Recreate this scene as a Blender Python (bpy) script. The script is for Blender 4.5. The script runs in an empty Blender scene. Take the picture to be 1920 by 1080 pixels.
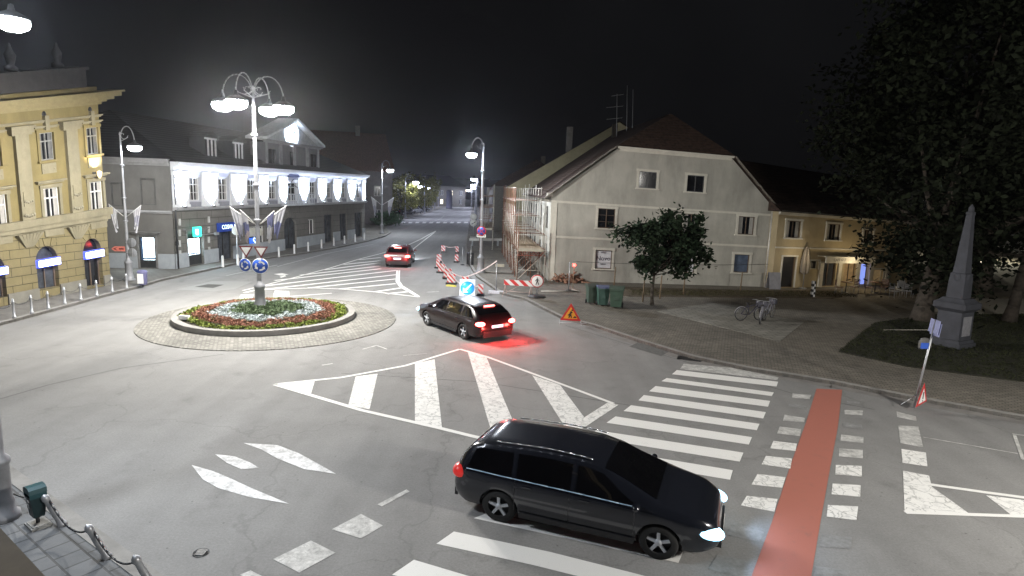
import bpy, bmesh, math, random
import numpy as np
from mathutils import Vector, Matrix
R = math.radians
random.seed(7); rng = np.random.default_rng(7)
sc = bpy.context.scene
COL = sc.collection

# ------------------------------------------------------------------ camera
CAM_H = 6.2; FPX = 1150.0; PITCH = R(9.14); ROLL = R(1.9)
C0 = Vector((0, 0, CAM_H))
_d = Vector((0, math.cos(PITCH), -math.sin(PITCH)))
_r0 = Vector((1, 0, 0)); _u0 = Vector((0, math.sin(PITCH), math.cos(PITCH)))
_r = _r0*math.cos(ROLL) + _u0*math.sin(ROLL)
_u = _u0*math.cos(ROLL) - _r0*math.sin(ROLL)
cd = bpy.data.cameras.new('camera'); cam = bpy.data.objects.new('camera', cd); COL.objects.link(cam)
cd.sensor_width = 36; cd.lens = 36*FPX/1920; cd.clip_start = 0.1; cd.clip_end = 3000
cam.matrix_world = Matrix(((_r.x, _u.x, -_d.x, C0.x), (_r.y, _u.y, -_d.y, C0.y), (_r.z, _u.z, -_d.z, C0.z), (0, 0, 0, 1)))
sc.camera = cam
sc.render.engine = 'CYCLES'
sc.render.resolution_x = 1024; sc.render.resolution_y = 576
sc.view_settings.view_transform = 'Standard'; sc.view_settings.look = 'None'
sc.view_settings.exposure = 0.55; sc.view_settings.gamma = 1
sc.cycles.use_denoising = True
sc.cycles.max_bounces = 5; sc.cycles.sample_clamp_indirect = 4
sc.cycles.sample_clamp_direct = 0

# ------------------------------------------------------------------ night sky
w = bpy.data.worlds.new('World'); sc.world = w; w.use_nodes = True
nt = w.node_tree; bg = nt.nodes['Background']
tc = nt.nodes.new('ShaderNodeTexCoord'); nz = nt.nodes.new('ShaderNodeTexNoise'); nz.inputs['Scale'].default_value = 1.6
nz.inputs['Detail'].default_value = 3
cr = nt.nodes.new('ShaderNodeValToRGB')
cr.color_ramp.elements[0].position = .38; cr.color_ramp.elements[0].color = (.0020, .0020, .0023, 1)
cr.color_ramp.elements[1].position = .72; cr.color_ramp.elements[1].color = (.0044, .0045, .0050, 1)
nt.links.new(tc.outputs['Generated'], nz.inputs['Vector']); nt.links.new(nz.outputs['Fac'], cr.inputs['Fac'])
nt.links.new(cr.outputs['Color'], bg.inputs['Color']); bg.inputs['Strength'].default_value = 1.0

# ------------------------------------------------------------------ geometry on the place: photo pixel -> point
def ray(px, py):
    return _r*((px-960)/FPX) - _u*((py-540)/FPX) + _d
def G(px, py, z=0.0):
    v = ray(px, py); t = (z-C0.z)/v.z
    return C0 + v*t
def ZAT(B, px, py):
    """height of the ray through a pixel where it passes over ground point B"""
    v = ray(px, py); h = Vector((v.x, v.y)); b = Vector((B.x, B.y))
    return C0.z + v.z*(b.dot(h)/h.dot(h))
def PX(p):
    q = Vector(p)-C0; z = q.dot(_d)
    return 960+FPX*q.dot(_r)/z, 540-FPX*q.dot(_u)/z

# ------------------------------------------------------------------ materials
MATS = {}
def _nodes(name):
    m = bpy.data.materials.new(name); m.use_nodes = True; nt = m.node_tree
    return m, nt, nt.nodes['Principled BSDF']
def mat(name, col, rough=.7, metal=0, var=.18, scale=3.0, bump=0, bscale=None, emit=0, ecol=None, coat=0, dirt=0, spec=.5):
    if name in MATS: return MATS[name]
    m, nt, b = _nodes(name); L = nt.links
    b.inputs['Roughness'].default_value = rough; b.inputs['Metallic'].default_value = metal
    b.inputs['Specular IOR Level'].default_value = spec
    if coat: b.inputs['Coat Weight'].default_value = coat; b.inputs['Coat Roughness'].default_value = .06
    g = nt.nodes.new('ShaderNodeNewGeometry')
    if var or bump:
        n = nt.nodes.new('ShaderNodeTexNoise'); n.inputs['Scale'].default_value = scale; n.inputs['Detail'].default_value = 6
        n.inputs['Roughness'].default_value = .62
        L.new(g.outputs['Position'], n.inputs['Vector'])
        rp = nt.nodes.new('ShaderNodeValToRGB')
        rp.color_ramp.elements[0].position = .3; rp.color_ramp.elements[1].position = .7
        lo = [max(0, c*(1-var)) for c in col]; hi = [min(1, c*(1+var)) for c in col]
        rp.color_ramp.elements[0].color = (*lo, 1); rp.color_ramp.elements[1].color = (*hi, 1)
        L.new(n.outputs['Fac'], rp.inputs['Fac'])
        out = rp.outputs['Color']
        if dirt:
            n2 = nt.nodes.new('ShaderNodeTexNoise'); n2.inputs['Scale'].default_value = .55; n2.inputs['Detail'].default_value = 8
            n2.inputs['Roughness'].default_value = .7
            mp = nt.nodes.new('ShaderNodeMapping'); mp.inputs['Scale'].default_value = (1.6, 1.6, .45)
            L.new(g.outputs['Position'], mp.inputs['Vector']); L.new(mp.outputs['Vector'], n2.inputs['Vector'])
            r2 = nt.nodes.new('ShaderNodeMapRange'); r2.inputs['From Min'].default_value = .42; r2.inputs['From Max'].default_value = .72
            r2.inputs['To Min'].default_value = 0; r2.inputs['To Max'].default_value = dirt
            L.new(n2.outputs['Fac'], r2.inputs['Value'])
            mx = nt.nodes.new('ShaderNodeMix'); mx.data_type = 'RGBA'
            L.new(r2.outputs['Result'], mx.inputs['Factor']); L.new(out, mx.inputs['A'])
            mx.inputs['B'].default_value = (*[c*.45 for c in col], 1)
            out = mx.outputs['Result']
        L.new(out, b.inputs['Base Color'])
        if bump:
            n3 = nt.nodes.new('ShaderNodeTexNoise'); n3.inputs['Scale'].default_value = bscale or scale*8; n3.inputs['Detail'].default_value = 4
            L.new(g.outputs['Position'], n3.inputs['Vector'])
            bp = nt.nodes.new('ShaderNodeBump'); bp.inputs['Strength'].default_value = bump; bp.inputs['Distance'].default_value = .02
            L.new(n3.outputs['Fac'], bp.inputs['Height']); L.new(bp.outputs['Normal'], b.inputs['Normal'])
    else:
        b.inputs['Base Color'].default_value = (*col, 1)
    if emit:
        b.inputs['Emission Color'].default_value = (*(ecol or col), 1); b.inputs['Emission Strength'].default_value = emit
    MATS[name] = m
    return m

def asphalt(name='asphalt', base=.15):
    m, nt, b = _nodes(name); L = nt.links; N = nt.nodes.new
    g = N('ShaderNodeNewGeometry')
    big = N('ShaderNodeTexNoise'); big.inputs['Scale'].default_value = .09; big.inputs['Detail'].default_value = 5; big.inputs['Roughness'].default_value = .65
    mid = N('ShaderNodeTexNoise'); mid.inputs['Scale'].default_value = 1.1; mid.inputs['Detail'].default_value = 8; mid.inputs['Roughness'].default_value = .7
    fine = N('ShaderNodeTexNoise'); fine.inputs['Scale'].default_value = 22; fine.inputs['Detail'].default_value = 8; fine.inputs['Roughness'].default_value = .8
    # long wear marks in the driving direction
    mp = N('ShaderNodeMapping'); mp.inputs['Rotation'].default_value = (0, 0, R(28)); mp.inputs['Scale'].default_value = (.9, .05, 1)
    strk = N('ShaderNodeTexNoise'); strk.inputs['Scale'].default_value = 1.0; strk.inputs['Detail'].default_value = 4
    vor = N('ShaderNodeTexVoronoi'); vor.feature = 'DISTANCE_TO_EDGE'; vor.inputs['Scale'].default_value = .16
    wob = N('ShaderNodeTexNoise'); wob.inputs['Scale'].default_value = .8; wob.inputs['Detail'].default_value = 6
    add = N('ShaderNodeVectorMath'); add.operation = 'MULTIPLY_ADD'; add.inputs[1].default_value = (2.2, 2.2, 0)
    for n in (big, mid, fine, wob): L.new(g.outputs['Position'], n.inputs['Vector'])
    L.new(g.outputs['Position'], mp.inputs['Vector']); L.new(mp.outputs['Vector'], strk.inputs['Vector'])
    L.new(wob.outputs['Color'], add.inputs[0]); L.new(g.outputs['Position'], add.inputs[2]); L.new(add.outputs[0], vor.inputs['Vector'])
    def mth(op, a, bb, c=None):
        n = N('ShaderNodeMath'); n.operation = op
        for i, x in enumerate((a, bb, c)):
            if x is None: continue
            if isinstance(x, (int, float)): n.inputs[i].default_value = x
            else: L.new(x, n.inputs[i])
        return n.outputs[0]
    v = mth('MULTIPLY_ADD', big.outputs['Fac'], .6, .7)
    v = mth('MULTIPLY', v, mth('MULTIPLY_ADD', mid.outputs['Fac'], .42, .79))
    v = mth('MULTIPLY', v, mth('MULTIPLY_ADD', fine.outputs['Fac'], 1.15, .43))
    v = mth('MULTIPLY', v, mth('MULTIPLY_ADD', strk.outputs['Fac'], .6, .7))
    crk = N('ShaderNodeMapRange'); crk.inputs['From Min'].default_value = .0015; crk.inputs['From Max'].default_value = .006
    crk.inputs['To Min'].default_value = .86; crk.inputs['To Max'].default_value = 1
    L.new(vor.outputs['Distance'], crk.inputs['Value'])
    v = mth('MULTIPLY', v, crk.outputs['Result'])
    oil = N('ShaderNodeTexNoise'); oil.inputs['Scale'].default_value = .75; oil.inputs['Detail'].default_value = 7; oil.inputs['Roughness'].default_value = .6
    L.new(g.outputs['Position'], oil.inputs['Vector'])
    om = N('ShaderNodeMapRange'); om.inputs['From Min'].default_value = .60; om.inputs['From Max'].default_value = .70; om.inputs['To Min'].default_value = 1; om.inputs['To Max'].default_value = .84
    L.new(oil.outputs['Fac'], om.inputs['Value']); v = mth('MULTIPLY', v, om.outputs['Result'])
    grit = N('ShaderNodeTexVoronoi'); grit.inputs['Scale'].default_value = 2.6; L.new(g.outputs['Position'], grit.inputs['Vector'])
    gm_ = N('ShaderNodeMapRange'); gm_.inputs['From Min'].default_value = .03; gm_.inputs['From Max'].default_value = .07; gm_.inputs['To Min'].default_value = .55; gm_.inputs['To Max'].default_value = 1
    L.new(grit.outputs['Distance'], gm_.inputs['Value']); v = mth('MULTIPLY', v, gm_.outputs['Result'])
    v = mth('MULTIPLY', v, base)
    cb = N('ShaderNodeCombineColor'); L.new(mth('MULTIPLY', v, 1.0), cb.inputs[0]); L.new(mth('MULTIPLY', v, .985), cb.inputs[1]); L.new(mth('MULTIPLY', v, .96), cb.inputs[2])
    L.new(cb.outputs[0], b.inputs['Base Color'])
    b.inputs['Roughness'].default_value = .82; b.inputs['Specular IOR Level'].default_value = .35
    bp = N('ShaderNodeBump'); bp.inputs['Strength'].default_value = .35; bp.inputs['Distance'].default_value = .01
    L.new(fine.outputs['Fac'], bp.inputs['Height']); L.new(bp.outputs['Normal'], b.inputs['Normal'])
    MATS[name] = m; return m

def paint(name, col=(.78, .77, .74), crack=.5, wear=.45, cscale=3.2, under=.13):
    """road paint worn through to the asphalt, with cracks"""
    m, nt, b = _nodes(name); L = nt.links; N = nt.nodes.new
    g = N('ShaderNodeNewGeometry')
    wob = N('ShaderNodeTexNoise'); wob.inputs['Scale'].default_value = 3; wob.inputs['Detail'].default_value = 3
    add = N('ShaderNodeVectorMath'); add.operation = 'MULTIPLY_ADD'; add.inputs[1].default_value = (.6, .6, 0)
    vor = N('ShaderNodeTexVoronoi'); vor.feature = 'DISTANCE_TO_EDGE'; vor.inputs['Scale'].default_value = cscale
    L.new(g.outputs['Position'], wob.inputs['Vector']); L.new(wob.outputs['Color'], add.inputs[0]); L.new(g.outputs['Position'], add.inputs[2]); L.new(add.outputs[0], vor.inputs['Vector'])
    c1 = N('ShaderNodeMapRange'); c1.inputs['From Min'].default_value = .012; c1.inputs['From Max'].default_value = .05
    c1.inputs['To Min'].default_value = crack; c1.inputs['To Max'].default_value = 0
    L.new(vor.outputs['Distance'], c1.inputs['Value'])
    n = N('ShaderNodeTexNoise'); n.inputs['Scale'].default_value = 3.6; n.inputs['Detail'].default_value = 10; n.inputs['Roughness'].default_value = .75
    L.new(g.outputs['Position'], n.inputs['Vector'])
    c2 = N('ShaderNodeMapRange'); c2.inputs['From Min'].default_value = .62-.28*wear; c2.inputs['From Max'].default_value = .74
    c2.inputs['To Min'].default_value = 0; c2.inputs['To Max'].default_value = min(1, wear*1.5)
    L.new(n.outputs['Fac'], c2.inputs['Value'])
    mxm = N('ShaderNodeMath'); mxm.operation = 'MAXIMUM'; L.new(c1.outputs['Result'], mxm.inputs[0]); L.new(c2.outputs['Result'], mxm.inputs[1])
    mx = N('ShaderNodeMix'); mx.data_type = 'RGBA'; L.new(mxm.outputs[0], mx.inputs['Factor'])
    mx.inputs['A'].default_value = (*col, 1); mx.inputs['B'].default_value = (under, under, under*.96, 1)
    L.new(mx.outputs['Result'], b.inputs['Base Color']); b.inputs['Roughness'].default_value = .7
    MATS[name] = m; return m

def paving(name, col, mortar, bw=.2, bh=.1, rot=0, var=.25, rough=.85, ms=.02, big=.35):
    m, nt, b = _nodes(name); L = nt.links; N = nt.nodes.new
    g = N('ShaderNodeNewGeometry'); mp = N('ShaderNodeMapping'); mp.inputs['Rotation'].default_value = (0, 0, rot)
    L.new(g.outputs['Position'], mp.inputs['Vector'])
    br = N('ShaderNodeTexBrick'); br.inputs['Scale'].default_value = 1; br.inputs['Brick Width'].default_value = bw; br.inputs['Row Height'].default_value = bh
    br.inputs['Mortar Size'].default_value = ms; br.inputs['Mortar Smooth'].default_value = .3
    br.inputs['Color1'].default_value = (*[c*(1-var) for c in col], 1); br.inputs['Color2'].default_value = (*[c*(1+var) for c in col], 1); br.inputs['Mortar'].default_value = (*mortar, 1)
    L.new(mp.outputs['Vector'], br.inputs['Vector'])
    n = N('ShaderNodeTexNoise'); n.inputs['Scale'].default_value = .5; n.inputs['Detail'].default_value = 7; n.inputs['Roughness'].default_value = .7
    L.new(g.outputs['Position'], n.inputs['Vector'])
    r2 = N('ShaderNodeMapRange'); r2.inputs['From Min'].default_value = .3; r2.inputs['From Max'].default_value = .7; r2.inputs['To Min'].default_value = 1-big; r2.inputs['To Max'].default_value = 1+big*.5
    L.new(n.outputs['Fac'], r2.inputs['Value'])
    vm = N('ShaderNodeVectorMath'); vm.operation = 'SCALE'; L.new(br.outputs['Color'], vm.inputs[0]); L.new(r2.outputs['Result'], vm.inputs['Scale'])
    L.new(vm.outputs[0], b.inputs['Base Color']); b.inputs['Roughness'].default_value = rough
    bp = N('ShaderNodeBump'); bp.inputs['Strength'].default_value = .4; bp.inputs['Distance'].default_value = .01; bp.invert = True
    L.new(br.outputs['Fac'], bp.inputs['Height']); L.new(bp.outputs['Normal'], b.inputs['Normal'])
    MATS[name] = m; return m

def rusticated(name, col, course=.42, length=1.05):
    """plaster wall scored into blocks (object-space facade coordinates)"""
    m, nt, b = _nodes(name); L = nt.links; N = nt.nodes.new
    t = N('ShaderNodeTexCoord'); sp = N('ShaderNodeSeparateXYZ'); cb = N('ShaderNodeCombineXYZ')
    L.new(t.outputs['Object'], sp.inputs[0]); L.new(sp.outputs['X'], cb.inputs['X']); L.new(sp.outputs['Z'], cb.inputs['Y'])
    br = N('ShaderNodeTexBrick'); br.inputs['Scale'].default_value = 1; br.inputs['Brick Width'].default_value = length; br.inputs['Row Height'].default_value = course
    br.inputs['Mortar Size'].default_value = .016; br.inputs['Mortar Smooth'].default_value = .2
    br.inputs['Color1'].default_value = (*[c*.96 for c in col], 1); br.inputs['Color2'].default_value = (*col, 1); br.inputs['Mortar'].default_value = (*[c*.3 for c in col], 1)
    L.new(cb.outputs[0], br.inputs['Vector'])
    n = N('ShaderNodeTexNoise'); n.inputs['Scale'].default_value = 1.3; n.inputs['Detail'].default_value = 8; n.inputs['Roughness'].default_value = .7
    L.new(t.outputs['Object'], n.inputs['Vector'])
    r2 = N('ShaderNodeMapRange'); r2.inputs['From Min'].default_value = .3; r2.inputs['From Max'].default_value = .7; r2.inputs['To Min'].default_value = .8; r2.inputs['To Max'].default_value = 1.08
    L.new(n.outputs['Fac'], r2.inputs['Value'])
    vm = N('ShaderNodeVectorMath'); vm.operation = 'SCALE'; L.new(br.outputs['Color'], vm.inputs[0]); L.new(r2.outputs['Result'], vm.inputs['Scale'])
    L.new(vm.outputs[0], b.inputs['Base Color']); b.inputs['Roughness'].default_value = .85
    bp = N('ShaderNodeBump'); bp.inputs['Strength'].default_value = .6; bp.inputs['Distance'].default_value = .03; bp.invert = True
    L.new(br.outputs['Fac'], bp.inputs['Height']); L.new(bp.outputs['Normal'], b.inputs['Normal'])
    MATS[name] = m; return m

def rooftile(name, col):
    m, nt, b = _nodes(name); L = nt.links; N = nt.nodes.new
    t = N('ShaderNodeTexCoord'); wv = N('ShaderNodeTexWave'); wv.bands_direction = 'Z'; wv.inputs['Scale'].default_value = 1.7; wv.inputs['Distortion'].default_value = .6
    L.new(t.outputs['Object'], wv.inputs['Vector'])
    n = N('ShaderNodeTexNoise'); n.inputs['Scale'].default_value = 5; n.inputs['Detail'].default_value = 6; L.new(t.outputs['Object'], n.inputs['Vector'])
    rp = N('ShaderNodeValToRGB'); rp.color_ramp.elements[0].color = (*[c*.6 for c in col], 1); rp.color_ramp.elements[1].color = (*[c*1.3 for c in col], 1)
    rp.color_ramp.elements[0].position = .35; rp.color_ramp.elements[1].position = .65
    L.new(n.outputs['Fac'], rp.inputs['Fac']); L.new(rp.outputs['Color'], b.inputs['Base Color'])
    bp = N('ShaderNodeBump'); bp.inputs['Strength'].default_value = .5; bp.inputs['Distance'].default_value = .04
    L.new(wv.outputs['Fac'], bp.inputs['Height']); L.new(bp.outputs['Normal'], b.inputs['Normal']); b.inputs['Roughness'].default_value = .8
    MATS[name] = m; return m

def stripes(name, c1, c2, period, slope=1.0):
    """diagonal red/white boards, in object space x,z"""
    m, nt, b = _nodes(name); L = nt.links; N = nt.nodes.new
    t = N('ShaderNodeTexCoord'); sp = N('ShaderNodeSeparateXYZ'); L.new(t.outputs['Object'], sp.inputs[0])
    a = N('ShaderNodeMath'); a.operation = 'MULTIPLY_ADD'; a.inputs[1].default_value = slope; L.new(sp.outputs['X'], a.inputs[0]); L.new(sp.outputs['Z'], a.inputs[2])
    q = N('ShaderNodeMath'); q.operation = 'DIVIDE'; q.inputs[1].default_value = period; L.new(a.outputs[0], q.inputs[0])
    f = N('ShaderNodeMath'); f.operation = 'FRACT'; L.new(q.outputs[0], f.inputs[0])
    gt = N('ShaderNodeMath'); gt.operation = 'GREATER_THAN'; gt.inputs[1].default_value = .5; L.new(f.outputs[0], gt.inputs[0])
    mx = N('ShaderNodeMix'); mx.data_type = 'RGBA'; mx.inputs['A'].default_value = (*c1, 1); mx.inputs['B'].default_value = (*c2, 1)
    L.new(gt.outputs[0], mx.inputs['Factor']); L.new(mx.outputs['Result'], b.inputs['Base Color']); b.inputs['Roughness'].default_value = .45
    MATS[name] = m; return m

def leafmat(name, c, var=.45, trans=.25):
    m, nt, b = _nodes(name); L = nt.links; N = nt.nodes.new
    g = N('ShaderNodeNewGeometry'); rp = N('ShaderNodeValToRGB')
    rp.color_ramp.elements[0].color = (*[x*(1-var) for x in c], 1); rp.color_ramp.elements[1].color = (*[x*(1+var) for x in c], 1)
    L.new(g.outputs['Random Per Island'], rp.inputs['Fac']); L.new(rp.outputs['Color'], b.inputs['Base Color'])
    b.inputs['Roughness'].default_value = .8; b.inputs['Specular IOR Level'].default_value = .12
    if 'Transmission Weight' in b.inputs: b.inputs['Transmission Weight'].default_value = 0
    MATS[name] = m; return m

# ------------------------------------------------------------------ mesh builder
SPLIT = {'window_hood', 'plinth', 'white_pilaster', 'transom', 'arch_spandrel', 'attic_window', 'frieze_vent', 'attic_pilaster', 'window_panel', 'quoin_plate', 'side_window', 'eave_return', 'legs', 'lattice_girder', 'verge_tiles', 'sticker'}
class MB:
    def __init__(s, warp=None): s.v = []; s.f = []; s.m = []; s.warp = warp; s.sm = []; s.g = []
    def add(s, vs, fs, mi=0, smooth=False):
        o = len(s.v); s.v += [tuple(x) for x in vs]; s.g.append((o, len(s.v)))
        for f in fs: s.f.append(tuple(i+o for i in f)); s.m.append(mi); s.sm.append(smooth)
        return s
    def box(s, x0, x1, y0, y1, z0, z1, mi=0):
        if x0 > x1: x0, x1 = x1, x0
        if y0 > y1: y0, y1 = y1, y0
        if z0 > z1: z0, z1 = z1, z0
        return s.add([(x0,y0,z0),(x1,y0,z0),(x1,y1,z0),(x0,y1,z0),(x0,y0,z1),(x1,y0,z1),(x1,y1,z1),(x0,y1,z1)],
              [(0,3,2,1),(4,5,6,7),(0,1,5,4),(1,2,6,5),(2,3,7,6),(3,0,4,7)], mi)
    def obox(s, c, ax, ay, az, mi=0):
        """box from centre and three half-axis vectors"""
        c = Vector(c); ax, ay, az = Vector(ax), Vector(ay), Vector(az)
        vs = [c+ax*i+ay*j+az*k for k in (-1, 1) for (i, j) in ((-1,-1),(1,-1),(1,1),(-1,1))]
        return s.add(vs, [(0,3,2,1),(4,5,6,7),(0,1,5,4),(1,2,6,5),(2,3,7,6),(3,0,4,7)], mi)
    def cyl(s, p0, p1, r0, r1=None, n=10, mi=0, caps=True):
        p0, p1 = Vector(p0), Vector(p1); r1 = r0 if r1 is None else r1
        a = (p1-p0).normalized(); t = Vector((0, 0, 1)) if abs(a.z) < .9 else Vector((1, 0, 0))
        x = a.cross(t).normalized(); y = a.cross(x)
        vs = [p+(x*math.cos(2*math.pi*i/n)+y*math.sin(2*math.pi*i/n))*r for p, r in ((p0, r0), (p1, r1)) for i in range(n)]
        s.add(vs, [(i, i+n, (i+1) % n+n, (i+1) % n) for i in range(n)], mi, True)
        if caps:
            o = len(s.v)-2*n; s.f.append(tuple(o+i for i in range(n))); s.m.append(mi); s.sm.append(False)
            s.f.append(tuple(o+n+i for i in reversed(range(n)))); s.m.append(mi); s.sm.append(False)
        return s
    def tube(s, pts, r, n=8, mi=0):
        for a, b in zip(pts[:-1], pts[1:]): s.cyl(a, b, r, r, n, mi)
        return s
    def lathe(s, prof, c=(0, 0, 0), n=16, mi=0, axis='z'):
        vs = []
        for r, z in prof:
            for i in range(n):
                a = 2*math.pi*i/n
                if axis == 'z': vs.append((c[0]+r*math.cos(a), c[1]+r*math.sin(a), c[2]+z))
                elif axis == 'y': vs.append((c[0]+r*math.cos(a), c[1]+z, c[2]+r*math.sin(a)))
                else: vs.append((c[0]+z, c[1]+r*math.cos(a), c[2]+r*math.sin(a)))
        fs = [(k*n+i, k*n+(i+1) % n, (k+1)*n+(i+1) % n, (k+1)*n+i) for k in range(len(prof)-1) for i in range(n)]
        return s.add(vs, fs, mi, True)
    def prism(s, poly, y0, y1, mi=0):
        """polygon in x,z extruded along y"""
        n = len(poly)
        vs = [(x, y0, z) for x, z in poly]+[(x, y1, z) for x, z in poly]
        return s.add(vs, [tuple(range(n)), tuple(reversed(range(n, 2*n)))]+[(i, i+n, (i+1) % n+n, (i+1) % n) for i in range(n)], mi)
    def slab(s, poly, z0, z1, mi=0):
        n = len(poly)
        vs = [(p[0], p[1], z0) for p in poly]+[(p[0], p[1], z1) for p in poly]
        return s.add(vs, [tuple(reversed(range(n))), tuple(range(n, 2*n))]+[(i, (i+1) % n, (i+1) % n+n, i+n) for i in range(n)], mi)
    def pieces(s):
        """the separate pieces of the mesh: shapes whose boxes touch belong together"""
        bb = []
        for a, b in s.g:
            q = s.v[a:b]; bb.append([f(v[i] for v in q) for f in (min, max) for i in range(3)])
        par = list(range(len(bb)))
        def fd(i):
            while par[i] != i: i = par[i]
            return i
        e = .012
        for i in range(len(bb)):
            for j in range(i):
                A, B = bb[i], bb[j]
                if all(A[k] <= B[k+3]+e and B[k] <= A[k+3]+e for k in range(3)): par[fd(i)] = fd(j)
        out = {}
        for i in range(len(bb)): out.setdefault(fd(i), []).append(i)
        res = []
        for grp in out.values():
            m = MB(s.warp); mp = {}
            for i in grp:
                a, b = s.g[i]; o = len(m.v); m.v += s.v[a:b]; m.g.append((o, len(m.v)))
                for k in range(a, b): mp[k] = o+k-a
            for f, mi, sm_ in zip(s.f, s.m, s.sm):
                if f[0] in mp: m.f.append(tuple(mp[k] for k in f)); m.m.append(mi); m.sm.append(sm_)
            res.append(m)
        return res
    def build(s, name, mats, parent=None, loc=None, rz=None):
        if name in SPLIT and len(s.g) > 1:
            return [m._build(name, mats, parent, loc, rz) for m in s.pieces()][0]
        return s._build(name, mats, parent, loc, rz)
    def _build(s, name, mats, parent=None, loc=None, rz=None):
        me = bpy.data.meshes.new(name)
        vs = s.v if not s.warp else [s.warp(*v) for v in s.v]
        me.from_pydata(vs, [], s.f)
        if not isinstance(mats, (list, tuple)): mats = [mats]
        for m in mats: me.materials.append(m)
        if len(mats) > 1: me.polygons.foreach_set('material_index', s.m)
        me.polygons.foreach_set('use_smooth', s.sm)
        bm = bmesh.new(); bm.from_mesh(me); bmesh.ops.recalc_face_normals(bm, faces=bm.faces); bm.to_mesh(me); bm.free()
        me.update()
        o = bpy.data.objects.new(name, me); COL.objects.link(o)
        if parent: o.parent = parent
        if loc is not None: o.location = loc
        if rz is not None: o.rotation_euler = (0, 0, rz)
        return o
def tag(o, label=None, cat=None, group=None, kind=None):
    if label: o['label'] = label
    if cat: o['category'] = cat
    if group: o['group'] = group
    if kind: o['kind'] = kind
    return o
def T(name, label, cat, loc=(0, 0, 0), rz=0, group=None):
    o = bpy.data.objects.new(name, None); o.empty_display_size = .3; COL.objects.link(o)
    o.location = loc; o.rotation_euler = (0, 0, rz)
    return tag(o, label, cat, group)
def copy_tree(o, parent=None):
    c = o.copy(); COL.objects.link(c); c.parent = parent
    for ch in list(o.children): copy_tree(ch, c)
    return c
def light(name, kind, loc, power, col=(1, 1, 1), parent=None, size=.2, spot=None, blend=.5, aim=None, **k):
    d = bpy.data.lights.new(name, kind); d.energy = power; d.color = col
    if kind == 'AREA': d.shape = 'DISK'; d.size = size
    elif kind in ('POINT', 'SPOT'): d.shadow_soft_size = size
    if spot: d.spot_size = R(spot); d.spot_blend = blend
    o = bpy.data.objects.new(name, d); COL.objects.link(o); o.location = loc
    if parent: o.parent = parent
    if aim is not None:
        o.rotation_euler = Vector(aim).to_track_quat('-Z', 'Y').to_euler()
    return o
def text_part(name, body, size, m, parent, loc, rot=(R(90), 0, 0), depth=.004, align='CENTER'):
    c = bpy.data.curves.new(name, 'FONT'); c.body = body; c.size = size; c.extrude = depth; c.align_x = align; c.align_y = 'CENTER'
    o = bpy.data.objects.new(name, c); COL.objects.link(o)
    me = bpy.data.meshes.new_from_object(o.evaluated_get(bpy.context.evaluated_depsgraph_get()))
    bpy.data.objects.remove(o)
    me.materials.clear(); me.materials.append(m)
    o = bpy.data.objects.new(name, me); COL.objects.link(o); o.parent = parent; o.location = loc; o.rotation_euler = rot
    return o

# ------------------------------------------------------------------ facade: plane through two ground points, local x along, -y out, z up
class Facade:
    def __init__(s, p0, p1, top0=None, top1=None, z=0):
        s.p0 = G(*p0, z); s.p1 = G(*p1, z); e = s.p1-s.p0; e.z = 0; s.L = e.length; s.e = e.normalized()
        s.nrm = Vector((s.e.y, -s.e.x, 0))
        s.rz = math.atan2(s.e.y, s.e.x); s.s = 0; s.z = z
        if top0:
            u0, z0 = s.raw(*top0); u1, z1 = s.raw(*top1)
            k = (z1/z0-1)/(u1-u0); s.s = k/(1-k*u0) if abs(1-k*u0) > 1e-6 else 0
    def raw(s, px, py):
        v = ray(px, py); t = (s.p0-C0).dot(s.nrm)/v.dot(s.nrm); q = C0+v*t
        return (q-s.p0).dot(s.e), q.z-s.z
    def uv(s, px, py):
        u, z = s.raw(px, py)
        return u, z/(1+s.s*u)
    def warp(s, x, y, z): return (x, y, z*(1+s.s*x))
    def mb(s): return MB(s.warp if s.s else None)
    def rect(s, x0, y0, x1, y1):
        """pixel box -> u0,u1,z0,z1"""
        a = s.uv(x0, (y0+y1)/2)[0]; b = s.uv(x1, (y0+y1)/2)[0]; xc = (x0+x1)/2
        return a, b, s.uv(xc, y1)[1], s.uv(xc, y0)[1]
    def W(s, u, y, z):
        z = z*(1+s.s*u); p = s.p0+s.e*u-s.nrm*y; return Vector((p.x, p.y, s.z+z))

def wall_grid(mb, u0, u1, z0, z1, holes, depth=.22, mi=0):
    us = sorted({u0, u1, *[h[0] for h in holes], *[h[1] for h in holes]}); zs = sorted({z0, z1, *[h[2] for h in holes], *[h[3] for h in holes]})
    us = [u for u in us if u0 <= u <= u1]; zs = [z for z in zs if z0 <= z <= z1]
    for a, b in zip(us[:-1], us[1:]):
        for c, d in zip(zs[:-1], zs[1:]):
            mu, mz = (a+b)/2, (c+d)/2
            if any(h[0] < mu < h[1] and h[2] < mz < h[3] for h in holes): continue
            mb.add([(a, 0, c), (b, 0, c), (b, 0, d), (a, 0, d)], [(0, 1, 2, 3)], mi)
    for a, b, c, d in holes:
        mb.add([(a,0,c),(b,0,c),(b,0,d),(a,0,d),(a,depth,c),(b,depth,c),(b,depth,d),(a,depth,d)],
               [(0,4,5,1),(1,5,6,2),(2,6,7,3),(3,7,4,0),(4,5,6,7)], mi)
def block_behind(mb, u0, u1, y1, z0, z1, mi=0):
    """sides, back and top of a building volume whose front face is the wall grid"""
    mb.add([(u0,0,z0),(u1,0,z0),(u1,y1,z0),(u0,y1,z0),(u0,0,z1),(u1,0,z1),(u1,y1,z1),(u0,y1,z1)],
           [(1,2,6,5),(2,3,7,6),(3,0,4,7),(4,5,6,7)], mi)
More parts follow.
